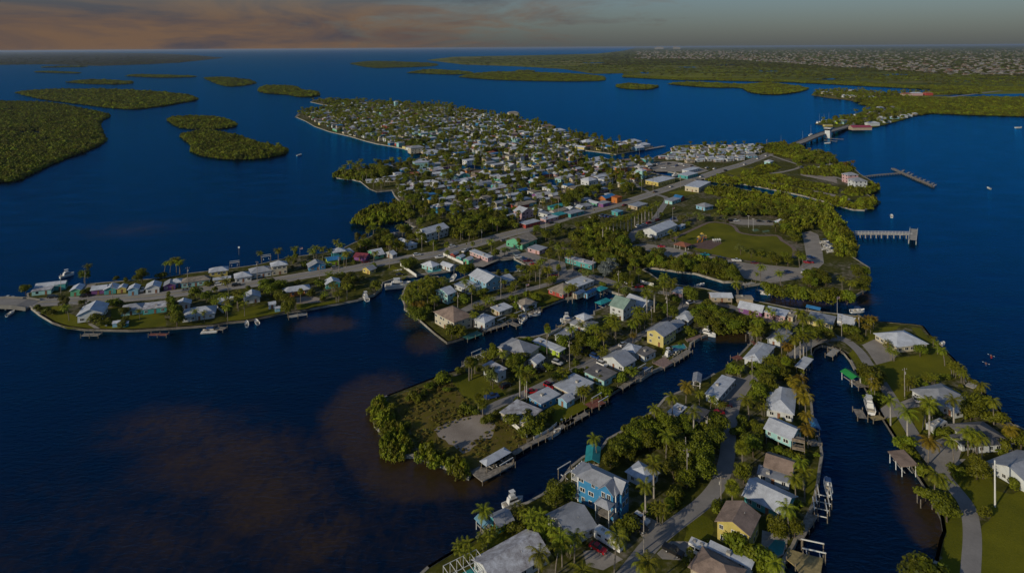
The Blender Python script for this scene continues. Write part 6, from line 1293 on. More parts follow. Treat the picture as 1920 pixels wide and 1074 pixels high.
for v, where, items in [
 ('m','driving on the west spit road',[(90,550,'sedan','white',12),(265,572,'pickup','black',12),(555,545,'suv','black',14),(900,535,'suv','black',18),(1065,497,'sedan','black',18),(1510,472,'pickup','white',110)]),
 ('n','parked along the spit road',[(460,470,'suv','white',24),(620,476,'suv','black',24),(145,526,'sedan','grey',22),(1560,312,'suv','grey',28),(1850,256,'sedan','maroon',28)]),
 ('l','along the main road bend',[(800,552,'suv','white',28),(1170,462,'suv','white',30),(1040,578,'pickup','white',20),(1310,512,'pickup','white',60),(1720,398,'sedan','grey',35),(1870,577,'suv','white',10),(1800,552,'suv','grey',10),(620,757,'sedan','black',0),(265,622,'sedan','black',30)]),
 ('k','by the marina and studio parking',[(60,240,'suv','white',15),(130,258,'suv','blue',15),(170,277,'pickup','maroon',15),(230,312,'sedan','red',15),(760,378,'sedan','maroon',35),(690,362,'suv','black',35),(1345,548,'suv','red',10),(1890,717,'suv','white',30),(440,430,'pickup','maroon',20)]),
 ('h','on the canal street',[(960,922,'suv','red',-40),(775,982,'sedan','red',10),(1045,677,'suv','silver',-40),(1130,632,'suv','black',-40),(1365,518,'pickup','black',-20),(1310,552,'suv','blue',-40),(1445,612,'suv','blue',-45),(1520,692,'suv','white',-45),(880,752,'pickup','black',10),(1740,482,'sedan','white',43),(500,920,'suv','black',40)]),
 ('d','parked at the vacant lot turnaround',[(1160,400,'pickup','blue',22)]), ('e','at the tree-lined bend',[(1470,552,'suv','red',20),(1540,467,'sedan','maroon',-20)]),
 ('a','in the blue house driveway',[(1645,540,'suv','white',-45),(1630,615,'suv','black',-45)]), ('a','parked by the motorhome',[(1255,800,'sedan','red',-40)]), ('b','in the street driveway opposite the yellow house',[(300,828,'pickup','black',-40)]),
 ('o','parked beside the park drive',[(800,552,'pickup','teal',0),(965,587,'suv','black',0),(1135,612,'pickup','white',-4),(1330,637,'sedan','maroon',-4),(1900,632,'pickup','red',0),(1920,580,'suv','blue',0),(1130,192,'suv','white',20),(1075,192,'suv','black',20),(1380,197,'sedan','black',0),(1490,202,'sedan','black',0),(340,462,'sedan','red',0),(1680,737,'suv','blue',15),(1840,732,'pickup','white',60)]),
 ('o','parked at the community hall',[(300,180,'suv','red',45),(210,212,'suv','red',45),(155,237,'suv','white',45),(95,247,'suv','white',45),(460,172,'pickup','blue',45)]),
 ('t','near the roadside shops',[(1630,567,'sedan','maroon',42),(1350,702,'suv','white',42),(1380,682,'suv','black',42),(1420,692,'suv','blue',42),(1460,697,'sedan','blue',42),(1780,807,'suv','white',42),(1840,792,'suv','white',42),(1900,767,'suv','red',42),(800,767,'sedan','black',42),(1260,700,'sedan','silver',42)]),
 ('u','driving through the village strip',[(780,677,'sedan','white',47),(615,732,'sedan','black',47),(1100,572,'pickup','white',47),(1050,607,'suv','grey',47),(1355,507,'suv','black',45),(1560,442,'suv','white',45),(1700,382,'suv','white',45),(1790,352,'suv','white',45),(290,872,'sedan','red',44)]),
 ('u','in the boat basin parking lot',[(x, y, k, c, d) for x, y, k, c, d in [(610,455,'suv','black',0),(650,440,'suv','white',20),(700,480,'pickup','white',10),(750,450,'sedan','grey',0),(760,435,'suv','black',30),(800,470,'suv','silver',0),(840,455,'pickup','blue',45),(880,440,'suv','white',0),(560,480,'sedan','white',45),(580,440,'pickup','grey',0),(930,455,'suv','white',30),(1000,460,'sedan','black',45),(1240,490,'suv','white',45),(1160,480,'pickup','silver',45)]]),
 ('g','parked on the peninsula lane',[(570,610,'sedan','silver',70)])]:
    for x, y, k, c, d in items: vehicle(v, x, y, k, c, d, '%s %s %s' % (c, KN[k], where))
def motorhome(v, x, y, deg, L, label, col='white', z=ZL+.045, W=2.6, H=2.5):
    p = GV(v, x, y, ZL+2.4); o = thing('motorhome', label, 'motorhome', (p.x, p.y, z), R(deg), 'campers and motorhomes')
    prof([(-L/2,.5),(L/2,.5),(L/2+.1,1.4),(L/2-.5,H+.4),(-L/2,H+.4)], W).build('body', paint(col), o)
    MB().box((0,0,0), (.08, W*.8, .9)).build('windscreen', M_glass, o, (L/2+.02,0,1.9))
    for q in (-.3, 0, .28):
        for s in (-1, 1): MB().box((0,0,0), (1.2,.06,.6)).build('window', M_glass, o, (L*q, s*(W/2+.01), 1.9))
    for q in (-.25, .15): MB().box((0,0,0), (.9,.9,.3)).build('roof_unit', M_conc, o, (L*q,0,H+.53))
    for sx in (-.3, .32):
        for sy in (-1, 1): link('wheel', ME_WHEEL, o, (L*sx, sy*(W/2-.12), .34))
    OCC.append((p.x, p.y, 4)); return o
motorhome('a',1355,690,-42,8.5,'long white motorhome parked beside the corrugated-roof house'); motorhome('b',530,775,-35,5,'small white camper beside the brown hip-roofed house'); motorhome('g',730,800,25,8.5,'silver camper trailer beside the white garage wing','silver')
motorhome('p',1330,545,62,10,'green and white bus-like motorhome by the yellow cottages'); motorhome('v',880,805,30,10,'cream camper under the bridge-ramp palms'); motorhome('v',790,828,20,9,'white camper beside the bridge-ramp palms'); motorhome('v',700,838,15,8,'low white trailer at the bridge-ramp palms','silver')

# ------------------------------------------------------------------ boats
M_hull = mat('white_gelcoat', (.70,.70,.69), .3, .06, .5, spec=.5); M_navy = mat('navy_canvas', (.03,.08,.22), .8); M_motor = mat('outboard_black', (.02,.02,.022), .4); M_mast = mat('aluminium_mast', (.5,.5,.5), .4); M_seat = mat('boat_seats', (.45,.40,.32), .7)
def hull_mesh(L, W, H, m):
    b = MB(); rings = []; secs = [(-.5,.92),(-.2,1.0),(.15,.95),(.35,.66),(.5,.04)]; n = len(secs)
    for x, k in secs:
        up = H*(1+.35*max(0, x)*2); rings += [(x*L, -W/2*k, up), (x*L, -W/2*k*.72, .05), (x*L, 0, -.25), (x*L, W/2*k*.72, .05), (x*L, W/2*k, up), (x*L*.96, W/2*k*.86, up-.06), (x*L*.96, W/2*k*.8, H*.45), (x*L*.96, -W/2*k*.8, H*.45), (x*L*.96, -W/2*k*.86, up-.06)]
    fs = []
    for i in range(n-1):
        for j in range(9): fs.append((i*9+j, i*9+(j+1) % 9, (i+1)*9+(j+1) % 9, (i+1)*9+j))
    fs += [(0,8,7,6,5,4,3,2,1)]
    return b.add(rings, fs).mesh('hull', m)
def boat(v, x, y, deg, kind, L, label, z=0.05, grp='boats at the docks', w=None):
    p = w or GV(v, x, y, .6); o = thing({'yacht': 'motor_yacht', 'sail': 'sailboat', 'kayak': 'kayak', 'pontoon': 'pontoon_boat'}.get(kind, 'motorboat'), label, 'boat' if kind != 'kayak' else 'kayak', (p.x, p.y, z), R(deg), grp)
    W = L*.34
    if kind == 'kayak':
        b = MB(); b.tube([(-L/2,0,.18),(-L*.25,0,.12),(0,0,.1),(L*.25,0,.12),(L/2,0,.18)], .05, .05, 8); vs = []
        h = hull_mesh(L, .75, .28, paint('red') if 'red' in label else paint('blue')); link('hull', h, o)
        q = MB(); q.tube([(-.1,0,.1),(-.1,0,.45),(-.08,0,.78),(-.06,0,.86)], .2, .09, 8); q.tube([(-.06,0,.84),(-.06,0,.95),(-.06,0,1.06),(-.06,0,1.1)], .10, .07, 8)
        pr = thing('person', 'person sitting upright in the small %s kayak' % ('red' if 'red' in label else 'blue'), 'person', (p.x, p.y, z), R(deg), 'kayak paddlers'); body = q
        for s in (-1, 1): body.tube([(-.08, s*.17, .74),(.08, s*.32, .5),(.35, s*.3, .58)], .06, .04, 6); body.tube([(-.1, s*.1, .16),(.35, s*.13, .34),(.75, s*.1, .16)], .085, .05, 6)
        body.build('body', mat('paddler_clothes', (.3,.14,.1), .8), pr, smooth=True)
        pd = MB().tube([(.35,-1.05,.4),(.35,1.05,.8)], .02, n=5); pd.box((.35,-1.1,.38), (.03,.35,.16)); pd.box((.35,1.1,.82), (.03,.35,.16)); pdo = pd.build('paddle', M_trim, None, (p.x, p.y, z), R(deg)); tag(pdo, 'paddle held across the %s kayak' % ('red' if 'red' in label else 'blue'), 'paddle', 'kayak paddles'); return o
    if kind == 'pontoon':
        for s in (-1, 1): MB().tube([(-L/2,s*L*.13,.2),(L*.42,s*L*.13,.2),(L/2,s*L*.13,.4)], .3, .12, 8).build('pontoon', M_mast, o)
        MB().box((0,0,.62), (L*.96,L*.34,.15)).build('deck', M_seat, o)
        for s in (-1, 1): MB().box((0,s*L*.165,.95), (L*.9,.08,.6)).build('side_rail', M_hull, o)
        MB().box((-L*.25,0,.95), (1.4,L*.28,.55)).build('bench', M_seat, o); MB().box((0,0,2.3), (L*.4,L*.34,.1)).build('canopy', M_navy, o)
        for sx in (-1, 1):
            for sy in (-1, 1): MB().tube([(sx*L*.18, sy*L*.15, .7),(sx*L*.18, sy*L*.15, 2.3)], .03, n=4).build('canopy_post', M_mast, o)
        return o
    key = (kind, L)
    link('hull', hull_mesh(L, W, L*.14+.2, M_hull), o); hz = L*.14+.2
    if kind in ('skiff', 'console'):
        MB().box((.1*L-.4,0,hz*.5+.45), (.8,.7,1.0), taper=.8).build('console', M_hull, o); MB().box((-.18*L,0,hz*.5+.3), (.7,W*.6,.5)).build('seat', M_seat, o)
        MB().box((-L*.52,0,hz*.8), (.5,.4,1.0), taper=.8).build('outboard', M_motor, o)
        if kind == 'console':
            MB().box((0,0,hz*.5+2.1), (L*.32,W*.8,.1)).build('canopy', M_navy, o)
            for sx in (-1, 1):
                for sy in (-1, 1): MB().tube([(sx*L*.12, sy*W*.3, hz*.5),(sx*L*.12, sy*W*.32, hz*.5+2.1)], .035, n=4).build('canopy_post', M_mast, o)
    elif kind in ('cruiser', 'yacht'):
        prof([(-L*.28,hz*.6),(L*.26,hz*.6),(L*.14,hz+1.3),(-L*.24,hz+1.4)], W*.74, W*.62).build('cabin', M_hull, o); prof([(-L*.23,hz+.55),(L*.2,hz+.5),(L*.165,hz+1.0),(-L*.22,hz+1.05)], W*.745, W*.70).build('cabin_window', M_glass, o)
        MB().box((-L*.05,0,hz+1.75), (L*.26,W*.55,.5), taper=.9).build('flybridge', M_hull, o); MB().box((-L*.05,0,hz+3.1), (L*.24,W*.6,.09)).build('hardtop', M_hull, o)
        for sx in (-1, 1):
            for sy in (-1, 1): MB().tube([(-L*.05+sx*L*.1, sy*W*.26, hz+1.9),(-L*.05+sx*L*.1, sy*W*.26, hz+3.1)], .035, n=4).build('hardtop_post', M_mast, o)
        MB().box((-L*.4,0,hz*.8), (L*.14,W*.7,.3)).build('cockpit_seat', M_seat, o)
    elif kind == 'sail':
        MB().box((0,0,hz+.2), (L*.4,W*.5,.5), taper=.8).build('cabin', M_hull, o); MB().tube([(L*.08,0,hz),(L*.08,0,hz+L*1.25)], .09, .05, 6).build('mast', M_mast, o); MB().tube([(L*.08,0,hz+1.4),(-L*.38,0,hz+1.3)], .07, n=6).build('boom', M_mast, o)
        MB().tube([(L*.06,0,hz+1.55),(-L*.34,0,hz+1.45)], .14, .1, 6).build('furled_sail', M_hull, o)
    return o
for v, x, y, d, k, L, lab in [('d',1725,735,40,'skiff',6.5,'white skiff moored below the stained flat-roofed bungalow'),('e',815,190,43,'console',6.5,'skiff on a lift below the aqua bungalow'),('e',1280,250,70,'pontoon',6.5,'pontoon boat under the grey arched shelter'),('i',1000,570,-35,'cruiser',8,'white cabin cruiser at the canal head'),('i',680,770,43,'console',8,'white motorboat on the pale dock below the yellow house'),('i',610,790,43,'cruiser',7,'white cruiser behind the solar-panelled house'),('i',380,960,43,'console',7,'white motorboat beside the wide grey gable house'),
  ('l',600,890,14,'yacht',15,'large white motor yacht in the marina basin'),('j',1480,620,20,'skiff',7,'white skiff below the empty green lot'),('j',1370,675,60,'console',7,'motorboat at the finger dock'),('j',1835,690,40,'pontoon',6,'pontoon raft beside the cream boathouse'),('l',250,1000,110,'console',7,'motorboat with green cover at the purple house dock'),('l',565,335,120,'skiff',6,'small boat with blue cover in the mangrove cove'),('n',370,915,8,'pontoon',8,'pontoon boat moored at the glazed porch house'),('n',720,845,115,'skiff',6,'left skiff of the pair nosed to the spit seawall'),('n',815,828,125,'skiff',6,'right skiff of the pair nosed to the spit seawall'),
  ('n',1845,602,120,'cruiser',8,'white cruiser docked where the spit widens'),('p',1515,472,8,'console',8,'motorboat with blue canopy leaving the creek mouth'),('p',545,285,-20,'skiff',6,'skiff tied to the white creek dock'),('f',1120,525,70,'cruiser',10,'big white fishing cruiser on a lift on the east canal'),('b',1690,280,70,'console',7,'white motorboat on the northernmost lift frame'),('a',490,395,30,'cruiser',7,'white cruiser docked behind the teal boathouse cottage'),('v',870,600,10,'skiff',9,'white motorboat passing below the drawbridge tower'),('j',30,160,20,'skiff',6,'boat on the marina slip'),('m',110,720,95,'skiff',6,'small white boat heading under the west spit bridge'),('k',260,820,25,'skiff',5,'little skiff beside the finger dock'),('h',1150,225,10,'cruiser',7,'white cruiser docked at the terrace house'),('j',1340,165,40,'sail',7,'small sailboat in the dead-end marina canal'),('k',880,90,0,'skiff',6,'boat stored beside the painted studio'),
  ('g',770,190,40,'skiff',6,'skiff on the peninsula bay seawall'),('g',970,465,60,'skiff',6,'boat on the peninsula bay dock'),('j',625,235,80,'sail',9,'tall-masted sailboat behind the aqua two-storey house'),('d',1790,620,43,'skiff',4,'small dinghy on the boardwalk by the skiff'),('F',1910,240,5,'console',12,'lone motorboat anchored in the eastern bay'),('F',561,291,60,'skiff',8,'lone boat west of the village point'),('F',1854,353,80,'skiff',6,'distant dinghy off the fishing pier'),('w',1487,502,60,'skiff',7,'small boat between the long dock and the fishing pier'),('v',708,525,48,'sail',12,'tall sailboat beyond the drawbridge deck'),('v',630,570,48,'sail',10,'smaller sailboat beyond the drawbridge deck'),('v',425,600,48,'sail',9,'sailboat near the road island shore'),('m',1120,855,-40,'skiff',3.5,'white dinghy lying on the spit lawn'),('m',710,320,60,'cruiser',8,'cruiser moored behind the bait shop'),('o',720,880,20,'skiff',5,'moored white dinghies in the creek'),('o',760,865,20,'skiff',5,'second moored white dinghy in the creek')]:
    boat(v, x, y, d, k, L, lab, z={'b': 1.3, 'f': 1.3}.get(v, .05) if 'lift' in lab else (ZL if 'lawn' in lab or 'stored' in lab else .05))
for q, (x, y) in enumerate([(770,415),(790,405),(815,400),(835,408),(855,400),(880,395)]): boat('v', x, y, 60, 'sail' if q % 2 else 'cruiser', 12, ('masted shrimp boat' if q % 2 else 'white trawler')+' at the wharf beyond the drawbridge', grp='wharf boats')
for q, (x, y) in enumerate([(440,392),(500,440),(520,462),(545,450),(500,475),(480,455),(580,575),(820,560),(640,560)]): boat('u', x, y, 30+q*25, 'sail' if q == 0 else ('cruiser' if q % 2 else 'console'), 11 if q == 0 else 8, 'white trawler with masts in the village boat basin' if q == 0 else ('cabin cruiser' if q % 2 else 'open motorboat')+' in the village boat basin', grp='boat basin boats')
boat('g', 1110, 335, 54, 'kayak', 2.8, 'small blue kayak paddling in the eastern bay', grp='kayaks in the bay'); boat('g', 1150, 275, 54, 'kayak', 2.8, 'small red kayak paddling in the eastern bay', grp='kayaks in the bay')
for q, (x, y) in enumerate([(985,712),(1010,735),(1000,760),(1040,780),(1030,748)]): boat('w', x, y, 10, 'console', 7, 'boat on a trailer in the park lot by the shore trees', z=ZL+.5, grp='trailered boats')
# ------------------------------------------------------------------ the tall blue house
zE = ZL+8.4
A_, B_, C_ = GV('a',1040,165,zE), GV('a',1420,340,zE), GV('a',1545,215,zE)
bh = corner_house('a','A',1040,165,1420,340,1545,215,8.6,'hip','a','blue','grey','tall bright blue three-storey house with grey hip roof and white trim')
W_, D_ = (B_-A_).length, (C_-B_).length
hx, hy = W_/2-.6, D_/2-.6; EH = 8.6*.92
def gable_piece(o, x, y, w, d, z0, rise, rz, wm, rm):
    """projecting cross gable: blue wall face with a pitched roof"""
    wl = MB().add([(-w/2,0,0),(w/2,0,0),(w/2,0,z0),(0,0,z0+rise),(-w/2,0,z0),(-w/2,d,0),(w/2,d,0),(w/2,d,z0),(0,d,z0+rise),(-w/2,d,z0)], [(0,1,2,3,4),(1,6,7,2),(5,0,4,9)]).build('gable_wall', wm, o, (x, y, 0), rz)
    b = MB()
    for s in (-1, 1):
        vs = [(s*(w/2+.45),-.4,z0-.25),(s*(w/2+.45),d,z0-.25),(0,d,z0+rise+.12),(0,-.4,z0+rise+.12)]; vs += [(a, b_, c-.16) for a, b_, c in vs]
        fs = [(0,1,2,3),(7,6,5,4),(0,3,7,4),(0,4,5,1)]; b.add(vs, fs if s > 0 else [f[::-1] for f in fs])
    b.build('gable_roof', rm, o, (x, y, 0), rz)
WB, GR = wall_mat('blue'), roof_mat('grey')
gable_piece(bh, W_*.27, -hy-1.0, 4.6, 3.6, EH, 1.9, 0, WB, GR)
gable_piece(bh, hx+1.0, D_*.05, 4.4, 3.6, EH, 1.9, math.pi/2, WB, GR)
for zc in (EH-1.3, EH-4.3):
    for xx in (W_*.27-.9, W_*.27+.9): wv = link('window', ME_WIN, bh, (xx, -hy-1.03, zc), 0, (1.3,1,1.6)); link('pane', ME_PANE, wv)
    for yy in (D_*.05-1.0, D_*.05+1.0): wv = link('window', ME_WIN, bh, (hx+1.03, yy, zc), math.pi/2, (1.3,1,1.6)); link('pane', ME_PANE, wv)
# white screened porches on the canal end, three levels
for k in range(3):
    z = .3+k*2.7
    MB().box((-hx-1.3, 0, z), (2.6, D_-1.6, .18)).build('porch_floor', M_trim, bh); MB().box((-hx-2.5, 0, z+.95), (.08, D_-1.6, .1)).build('porch_rail', M_trim, bh)
    for q in range(5):
        MB().box((0,0,z+1.3), (.16,.16,2.6)).build('porch_post', M_trim, bh, (-hx-2.5, -hy+.4+(D_-2.0)*q/4, 0))
MB().box((-hx-1.3, 0, EH-.05), (3.0, D_-1.2, .16)).build('porch_roof', GR, bh)
# entrance porch and stair
px_ = W_*.27+.4
link('porch_roof', roof_mesh('hip', 'a', 5.0, 3.6, 1.0, GR), bh, (px_, -hy-2.7, 5.6)); MB().box((px_, -hy-2.6, 2.7), (4.6, 3.0, .2)).build('porch_floor', M_deck, bh)
for sx in (-1, 1): MB().box((0,0,2.8), (.2,.2,5.6)).build('porch_post', M_trim, bh, (px_+sx*2.2, -hy-4.0, 0)); MB().box((px_+sx*2.2, -hy-2.6, 3.6), (.08, 3.0, .9)).build('balustrade', M_trim, bh)
for i in range(10): MB().box((0,0,0), (1.3,.3,.08)).build('stair_tread', M_wood, bh, (px_-.9, -hy-4.2-.28*i, 2.6-.26*i))
for cx, cy in ((-hx,-hy),(hx,-hy),(hx,hy)): MB().box((cx,cy,EH/2), (.3,.3,EH)).build('corner_trim', M_trim, bh)
for q in range(2): MB().box((0,0,1.15), (.08,2.6,2.2)).build('garage_door', M_trim, bh, (hx+.03, -D_*.2-.4+q*(-.01)-q*2.9+1.2, 0))
# balcony on the stilted aqua house, porch roof of the brown house, pool cage, pools
p = GV('f',472,830,ZL+4.2); bo = thing('balcony', 'two-level brown railed balcony on the aqua stilt house', 'balcony', (p.x, p.y, ZL), R(-22))
for z in (2.7, 5.4): MB().box((0,0,z), (4.0,3.2,.2)).build('floor', M_deck, bo); MB().box((0,-1.55,z+.55), (4.0,.08,.9)).build('railing', M_wood, bo); MB().box((1.95,0,z+.55), (.08,3.2,.9)).build('railing', M_wood, bo)
for sx in (-1, 1):
    for sy in (-1, 1): MB().box((0,0,2.7), (.2,.2,5.4)).build('post', M_wood, bo, (sx*1.85, sy*1.45, 0))
corner_house('F','A',1417,889,1480,906,1486,890,2.6,'flat','a','white','grey','grey flat porch roof wing of the brown-shingled house')
corner_house('b','A',590,800,1000,985,1045,930,2.6,'flat','a','white','white','long pale corrugated lean-to between brown and yellow houses')
p = GV('a',70,985,ZL+2.5); pc = thing('pool_cage', 'white framed screen pool cage by the seawall house', 'pool cage', (p.x, p.y, ZL), R(33))
for i in range(6):
    for j in (-1, 1): MB().box((0,0,1.5), (.12,.12,3.0)).build('post', M_trim, pc, (-5+2*i, j*3.5, 0))
    MB().box((0,0,3.0), (.12,7.1,.12)).build('roof_beam', M_trim, pc, (-5+2*i, 0, 0))
for j in (-1, 0, 1): MB().box((0,0,3.1), (10.1,.12,.12)).build('roof_beam', M_trim, pc, (0, j*3.5, 0))
MB().box((0,0,.06), (7,4,.06)).build('pool_water', mat('pool_water', (.05,.30,.32), .1, .1), pc)
def pool(label, v, pts):
    P = [GV(v, *q, ZL+.05) for q in pts]; c = P[0]; o = thing('swimming_pool', label, 'pool', (c.x, c.y, ZL), 0, 'swimming pools'); loc = [(q.x-c.x, q.y-c.y) for q in P]
    cx, cy = sum(q[0] for q in loc)/len(loc), sum(q[1] for q in loc)/len(loc)
    sheet('coping', [(cx+(q[0]-cx)*1.15, cy+(q[1]-cy)*1.15) for q in loc], .06, M_conc, .0, None, o); sheet('pool_water', loc, .075, MATS['pool_water'], None, None, o)
pool('turquoise swimming pool behind the yellow house','b',[(1215,722),(1310,742),(1285,850),(1200,890),(1150,800)])
pool('small pool beside the aqua poolside motel','j',[(330,150),(480,130),(500,155),(360,185)]); pool('blue patio pool behind the pale yellow house','i',[(640,690),(760,670),(790,710),(680,745)])

# ------------------------------------------------------------------ mobile-home park by the basin
RV = [GV('u', *q) for q in [(650,380),(770,330),(860,268),(1100,250),(1300,258),(1620,248),(1800,262),(1720,355),(1540,415),(1400,425),(1180,420),(1000,430),(820,405)]]
n = 0
for i in range(-30, 40):
    for j in range(0, 60):
        u, w_ = i*15.0+(5 if j % 2 else 0), j*9.2; q = (190+u*math.cos(R(20))-w_*math.sin(R(20))+rng.uniform(-1,1), 560+u*math.sin(R(20))+w_*math.cos(R(20))+rng.uniform(-.8,.8))
        if not inside(q, RV) or not on_main(q) or near_road(q, 3) or not free(q, 3.5, .7) or rng.random() < .1: continue
        wc, rc = rng.choice(['white']*6+['cream','cream','skyblue','yellow','pink','aqua','grey']), rng.choice(['white']*7+['grey','stained','tan'])
        house(q, R(20+rng.uniform(-4, 4)+(90 if rng.random() < .15 else 0)), rng.uniform(10, 13.5), rng.uniform(4.2, 5.6), 3.0, rng.choice(('flat','flat','gable')), 'a', wc, rc, '%s mobile home with %s roof in the park by the boat basin' % (wc, rc), .3, 'mobile homes by the boat basin', name='mobile_home', cat='mobile home'); n += 1
rt = [(q[0], q[1]) for q in fill_poly(RV, 17) if on_main(q) and not near_road(q, 1)]
scatter('mobile_park_palms', [(q[0], q[1], ZL) for q in rt], scl(len(rt), .8, 1.2), merged('coco', 2), 'palms dotted through the mobile-home park', 'palms')
mr = [q for q in fill_poly([GV('u', *a) for a in [(780,330),(870,262),(1100,246),(1600,240),(1800,255),(1760,300),(1500,380),(1100,390)]], 19) if on_main(q)]
scatter('mobile_park_trees', [(q[0], q[1], ZL) for q in mr], scl(len(mr), .5, .9), merged('broad', 1), 'leafy trees dotted through the mobile-home park', 'trees')

# ------------------------------------------------------------------ utility poles, flags, signs, fences
M_poleg = mat('grey_pole', (.33,.30,.27), .9, .2, .5); M_wht = M_trim
def pole(v, x, y, h, label, white=False, z=ZL):
    q = GV(v, x, y, z); o = thing('utility_pole', label, 'utility pole', (q.x, q.y, z), rng.uniform(0, 3.1), 'utility poles along the streets')
    MB().tube([(0,0,-.5),(0,0,h)], .17 if not white else .24, .11 if not white else .2, 7).build('pole', M_wht if white else M_poleg, o)
    if not white:
        MB().box((0,0,h-.7), (2.4,.12,.14)).build('crossarm', M_wood, o)
        for s in (-1, 0, 1): MB().tube([(s*1.0,0,h-.63),(s*1.0,0,h-.4)], .05, n=5).build('insulator', M_wht, o)
    MB().tube([(.35,0,h-2.6),(.35,0,h-1.6)], .26, n=8).build('transformer', M_conc, o)
for v, x, y, h, lab in [('m',645,525,12,'utility pole beside the bait shop'),('n',160,500,12,'utility pole before the wide aqua spit house'),('n',820,440,12,'utility pole before the wide grey spit house'),('n',1410,425,9,'street pole on the spit bend'),('n',1595,345,9,'utility pole before the lime green house'),('l',853,515,11,'utility pole beside the white inn'),('l',510,695,12,'tall pole on the marina verge'),('l',975,535,8,'short pole along the main road'),('l',1485,415,9,'street lamp pole before the green-walled store'),('l',1690,960,9,'utility pole on the grove street corner'),
  ('h',1175,765,13,'utility pole beside the clump of palms on the canal street'),('h',935,645,10,'utility pole beside the lime-ended flat house'),('i',598,425,11,'utility pole before the white bungalow'),('i',440,490,10,'utility pole opposite the pale yellow house'),('i',750,310,10,'utility pole at the creek-side corner'),('k',295,565,11,'utility pole on the grove street'),('k',1130,645,14,'utility pole at the studio street bend'),('k',860,415,10,'utility pole beside the teal studio'),('k',645,425,9,'utility pole in the studio parking'),('k',1640,850,11,'utility pole beside the bushy corner tree'),
  ('g',480,605,12,'utility pole in the bayside house garden'),('b',425,245,12,'utility pole under the tree-lined bend'),('b',730,420,9,'thin pole opposite the yellow house'),('b',35,890,13,'utility pole at the blue house driveway'),('e',1375,805,9,'utility pole beside the round dark tree'),('e',1180,1010,9,'utility pole in the tree-lined bend'),('e',1778,245,10,'utility pole by the gravel pad'),('p',1345,765,9,'utility pole before the waterfront cottages'),('p',862,690,10,'utility pole before the tan-roofed cottage'),('p',1530,700,9,'utility pole by the pale blue cottage'),('j',1125,450,10,'utility pole before the steep-gabled house'),('j',668,560,9,'utility pole behind the brown-roofed house'),
  ('u',470,740,13,'utility pole before the yellow shops'),('u',590,720,12,'utility pole beside the yellow shops'),('u',880,695,11,'utility pole opposite the cream hall'),('t',885,690,14,'utility pole before the orange gallery'),('t',670,690,12,'utility pole beside the pink two-storey house'),('u',1795,270,12,'utility pole at the ramp shore'),('m',1190,560,9,'utility pole on the spit road edge'),('m',900,420,9,'utility pole behind the purple hut')]: pole(v, x, y, h, lab)
pole('c',1535,450,14,'tall white pole on the lawn beside the grey gabled house',True)
for v, x, y in [('f',1140,440),('g',222,615)][:1]: pole(v, x, y, 9, 'pale leaning pole beside the big fishing cruiser')
M_fl = mat('flag_red', (.35,.04,.05), .8); M_flb = mat('flag_blue', (.03,.05,.2), .8)
for v, x, y, h, lab in [('n',1225,235,8,'flagpole with red and white striped flag behind the spit houses'),('p',1298,500,9,'flagpole with striped flag at the waterfront cottages'),('o',460,195,11,'flagpole with striped flag at the community hall'),('j',1393,425,7,'flagpole with striped flag on the empty green lot'),('t',740,850,10,'flagpole with striped flag beside the main road')]:
    q = GV(v, x, y); o = thing('flagpole', lab, 'flagpole', (q.x, q.y, ZL), R(20), 'flagpoles'); MB().tube([(0,0,0),(0,0,h)], .07, .04, 6).build('pole', M_wht, o)
    fl = MB()
    for k in range(7): fl.box((.95, .02*math.sin(k), h-.25-.17*k), (1.8,.03,.17), k % 2)
    fo = fl.build('flag', [M_fl, M_wht], o); MB().box((.45,0,h-.5), (.8,.05,.68)).build('canton', M_flb, fo)
M_ysign = mat('yellow_sign', (.62,.42,.02), .5)
for k, (v, x, y) in enumerate([('u',1505,465),('u',1010,640),('u',590,775),('l',1325,480),('t',1285,660)]):
    q = GV(v, x, y); o = thing('road_sign', 'yellow diamond warning sign beside the main road', 'road sign', (q.x, q.y, ZL), R(40), 'yellow warning signs'); MB().tube([(0,0,0),(0,0,3)], .05, n=5).build('post', M_mast, o)
    MB().add([(0,-.05,2.1),(.75,-.05,2.85),(0,-.05,3.6),(-.75,-.05,2.85),(0,.02,2.1),(.75,.02,2.85),(0,.02,3.6),(-.75,.02,2.85)], [(0,1,2,3),(7,6,5,4),(0,4,5,1),(1,5,6,2),(2,6,7,3),(3,7,4,0)]).build('panel', M_ysign, o)
def fence(label, v, pts, h=1.6, m=None, solid=True):
    P = [GV(v, *q) for q in pts]; c = P[0]; o = thing('fence', label, 'fence', (c.x, c.y, ZL), 0, 'white fences')
    for a, b in zip(P[:-1], P[1:]):
        t = b-a; L_ = t.length; an = math.atan2(t.y, t.x); n_ = max(1, int(L_/2.4))
        for i in range(n_):
            q = a.lerp(b, (i+.5)/n_)-c; MB().box((0,0,h/2), (L_/n_-.14,.06,h-.1)).build('panel', m or M_trim, o, (q.x, q.y, 0), an)
        for i in range(n_+1): q = a.lerp(b, i/n_)-c; MB().box((0,0,h/2+.05), (.13,.13,h+.1)).build('post', m or M_trim, o, (q.x, q.y, 0), an)
fence('white fence beside the stained flat-roofed bungalow','d',[(1345,660),(1480,770)]); fence('white fence on the boardwalk side of the bungalow','d',[(1540,790),(1670,720),(1745,660)],1.2); fence('white wall behind the three waterfront huts','l',[(1080,560),(1290,655)],1.9); fence('white wall at the poolside motel','l',[(625,670),(795,790)],1.9)
fence('white wall along the creekside corner','k',[(1175,508),(1290,548)],1.5); fence('white wall behind the red car','k',[(1360,510),(1500,548)],1.8); fence('white balustrade of the flat grey-roofed house','h',[(950,400),(1090,320)],1.2); fence('white fence along the camper yard','g',[(590,640),(690,590)],1.2); fence('white railing on the seawall house yard','n',[(430,690),(500,745)],1.4)
